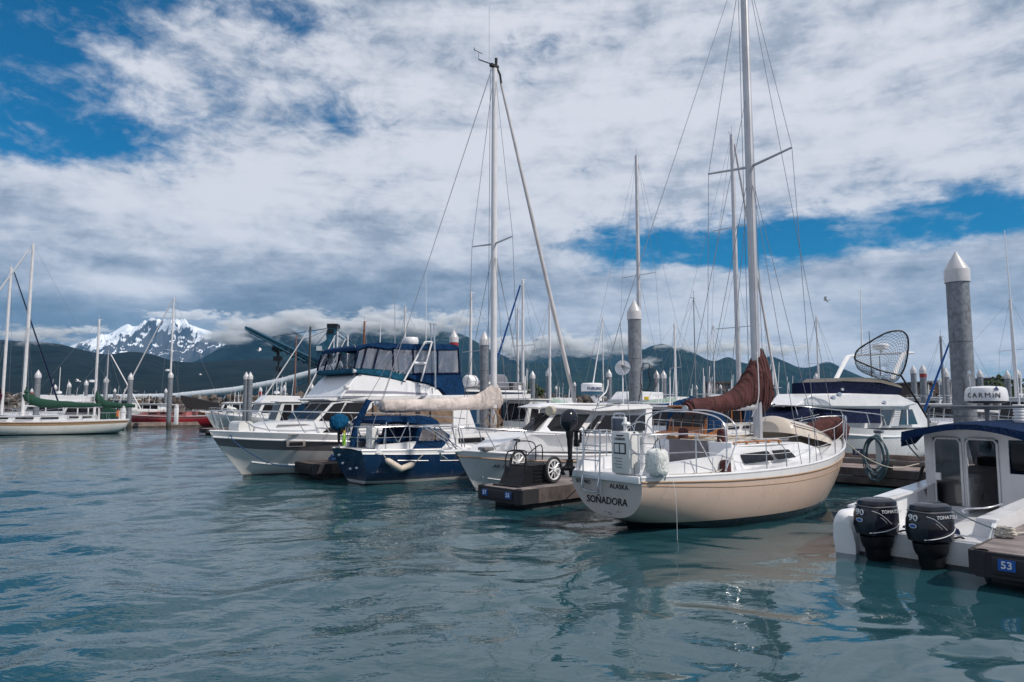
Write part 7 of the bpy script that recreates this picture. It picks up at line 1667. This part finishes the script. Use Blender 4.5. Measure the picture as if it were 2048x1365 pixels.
# stacked timber, grey shed and white hut ashore on the right
def shed(label, u0, u1, v0, v1, Y, m, roof=0.0, d=6.0):
    a, c = at(u0, v1, Y), at(u1, v0, Y); r = thing('shed', label, 'shed', ((a.x + c.x) / 2, Y + d / 2, 0)); w_ = c.x - a.x; h = c.z
    b = MB(); b.box((0, 0, h / 2), (w_, d, h)); b.build('wall', m, r, 0)
    b = MB(); b.prism([(-w_ / 2 - .3, -d / 2 - .3, h + .02), (w_ / 2 + .3, -d / 2 - .3, h + .02), (w_ / 2 + .3, -d / 2 - .3, h + .25 + roof), (-w_ / 2 - .3, -d / 2 - .3, h + .25)], (0, d + .6, 0)); b.build('roof', M_grey, r, 0)
    b = MB(); [b.box((-w_ / 2 + w_ * (k + .5) / 3, -d / 2 - .02, h * .55), (w_ * .14, .06, h * .25)) for k in range(3)]; b.build('window', M_glass, r, 0)
    return r
shed('plain grey shed ashore between two piles above the radar dome', 1995, 2018, 758, 790, 118, mat('grey_shed', (.16, .17, .19), rough=.8), .3)
shed('long white roofed shed beyond the rocks right of the landing net', 1846, 1905, 766, 795, 132, mat('brown_shed', (.10, .07, .06), rough=.9), .4, 14)
shed('pale low building ashore right of the biggest pile', 1962, 1985, 768, 792, 124, mat('pale_shed', (.34, .33, .34), rough=.8), .2)
r = thing('timber_tower', 'small open timber tower on the rocks above the maroon boom', 'tower', (at(1436, 790, 104).x, 104, 0)); b = MB(); zt = at(1436, 766, 104).z
for x in (-1.4, 1.4):
    for y in (-1, 1): b.tube([(x * 1.1, y, 0), (x, y, zt)], .16, 5)
b.box((0, 0, zt), (3.6, 2.6, .3)); b.box((0, 0, zt - 1.4), (3.2, 2.2, .2)); b.build('frame', M_fascia, r, 0); MB().box((0, 0, zt - .7), (2.4, 1.8, .9)).build('cabin', M_timb, r, 0)
# gulls
def gull(label, u, v, Y, s=.5, roll=0.3, hdg=0.5):
    p = at(u, v, Y); b = MB(); b.ball((0, 0, 0), (.20 * s * 2, .055 * s * 2, .05 * s * 2), 10); b.ball((.19 * s * 2, 0, .02), (.045 * s * 2,) * 3, 8)
    b.prism([(.22 * s * 2, -.01, .02), (.29 * s * 2, 0, .01), (.22 * s * 2, .01, .02)], (0, 0, .015)); b.prism([(-.18 * s * 2, -.03, 0), (-.30 * s * 2, -.06, 0), (-.30 * s * 2, .06, 0), (-.18 * s * 2, .03, 0)], (0, 0, .012))
    for sg in (1, -1):
        W_ = [(.07, .03, .0, .12), (.08, .25, .10, .11), (.02, .48, .12, .08), (-.10, .66, .07, .01)]
        b.grid([[((x + c) * s * 2, sg * y * s * 2, z * s * 2 * 1.2), ((x - c) * s * 2, sg * y * s * 2, z * s * 2 * 1.2 + .004), ((x - c) * s * 2, sg * y * s * 2, z * s * 2 * 1.2 - .012), ((x + c) * s * 2, sg * y * s * 2, z * s * 2 * 1.2 - .012)] for x, y, z, c in W_], closeu=True)
    o = b.build('gull', mat('gull_white', (.6, .6, .62), rough=.8), smooth=50); o.location = p; o.rotation_euler = (roll, 0, hdg); return tag(o, label, 'bird')
gull('gull gliding in the clear sky right of the cream sloop mast', 1653, 601, 60, .5, .3, 2.6)
gull('gull flying before the far forest right of the snowy peak under the loader boom', 519, 701, 110, .7, .4, .4)
gull('small gull low in front of the forest at the far left', 156, 763, 90, .55, .3, 1.0)
gull('small gull low over the conveyor between two dock piles', 401, 750, 100, .4, .2, .7)
gull('tiny gull over the long conveyor above the red sloop', 270, 783, 95, .35, .2, 2.0)
# ---------------------------------------------------------------- air and low cloud
def volume_mat(name, col, dens, fn=None, aniso=0.0):
    m = bpy.data.materials.new(name); m.use_nodes = True; t = NT(m.node_tree); t.n.clear()
    v = t.new('ShaderNodeVolumePrincipled'); v.inputs['Color'].default_value = (*col, 1); v.inputs['Anisotropy'].default_value = aniso
    t.put(v.inputs['Density'], fn(t) if fn else dens)
    o = t.new('ShaderNodeOutputMaterial'); t.l.new(v.outputs[0], o.inputs['Volume']); return m
def cloud(u, v, Y, ru, rv, dy, dn, seed):
    c = at(u, v, Y); k = Y / F
    m = bpy.data.materials.new('low_cloud'); m.use_nodes = True; t = NT(m.node_tree); t.n.clear()
    vo = t.new('ShaderNodeVolumePrincipled'); vo.inputs['Color'].default_value = (1, 1, 1, 1); vo.inputs['Anisotropy'].default_value = 0
    p = t.coord('Object'); r2 = t.vmath('LENGTH', p, out=1)
    n = t.noise(t.mapping(p, loc=(seed, 0, 0), scale=(1.2 * ru / rv * .45, 1.2, 1.5)), 1.5, 5, .62, .4)
    d = t.math('SUBTRACT', t.math('MULTIPLY_ADD', n, 2.9, -.95), r2)
    t.put(vo.inputs['Density'], t.math('MULTIPLY', t.ss(d, -.05, .55), dn))
    o = t.new('ShaderNodeOutputMaterial'); t.l.new(vo.outputs[0], o.inputs['Volume'])
    b = MB().ball((0, 0, 0), 1.0, 16).build('low_cloud', m, smooth=0); b.location = c; b.scale = (ru * k, dy, rv * k); b['kind'] = 'stuff'
for i, a in enumerate([(60, 668, 3050, 170, 30, 160, .02), (452, 668, 6300, 78, 46, 380, .016), (560, 645, 6500, 150, 26, 300, .014), (655, 672, 6300, 90, 40, 350, .012), (770, 652, 6400, 160, 30, 350, .014), (900, 655, 6500, 90, 20, 300, .012), (370, 630, 11000, 120, 18, 500, .02), (180, 660, 11000, 70, 14, 400, .012), *[(500 + k * 52, 648 + 12 * math.sin(k * 2.1), 6250 + 40 * k, 95, 34 + 8 * math.sin(k * 1.3), 300, .02) for k in range(9)], *[(1010 + k * 44, 692 + 9 * math.sin(k * 1.9), 7300 + 30 * k, 74, 33, 300, .018) for k in range(7)], *[(1340 + k * 60, 695 + 5 * math.sin(k * 2.2), 6200, 78, 18, 240, .016) for k in range(5)],
        (1040, 700, 7600, 110, 34, 400, .012), (1150, 688, 7800, 130, 34, 400, .010), (1240, 690, 7600, 80, 34, 400, .012), (1296, 728, 5600, 42, 22, 180, .012), (1450, 700, 6300, 130, 22, 260, .014), (1548, 702, 6200, 90, 18, 240, .014), (160, 684, 9800, 60, 16, 300, .004)]):
    cloud(*a, i * 3.7)
b = MB().box((0, 6450, 797), (33000, 13100, 1604))
hz_o = b.build('haze', volume_mat('haze', (.20, .58, 1.0), 2.6e-5), smooth=0); hz_o['kind'] = 'stuff'
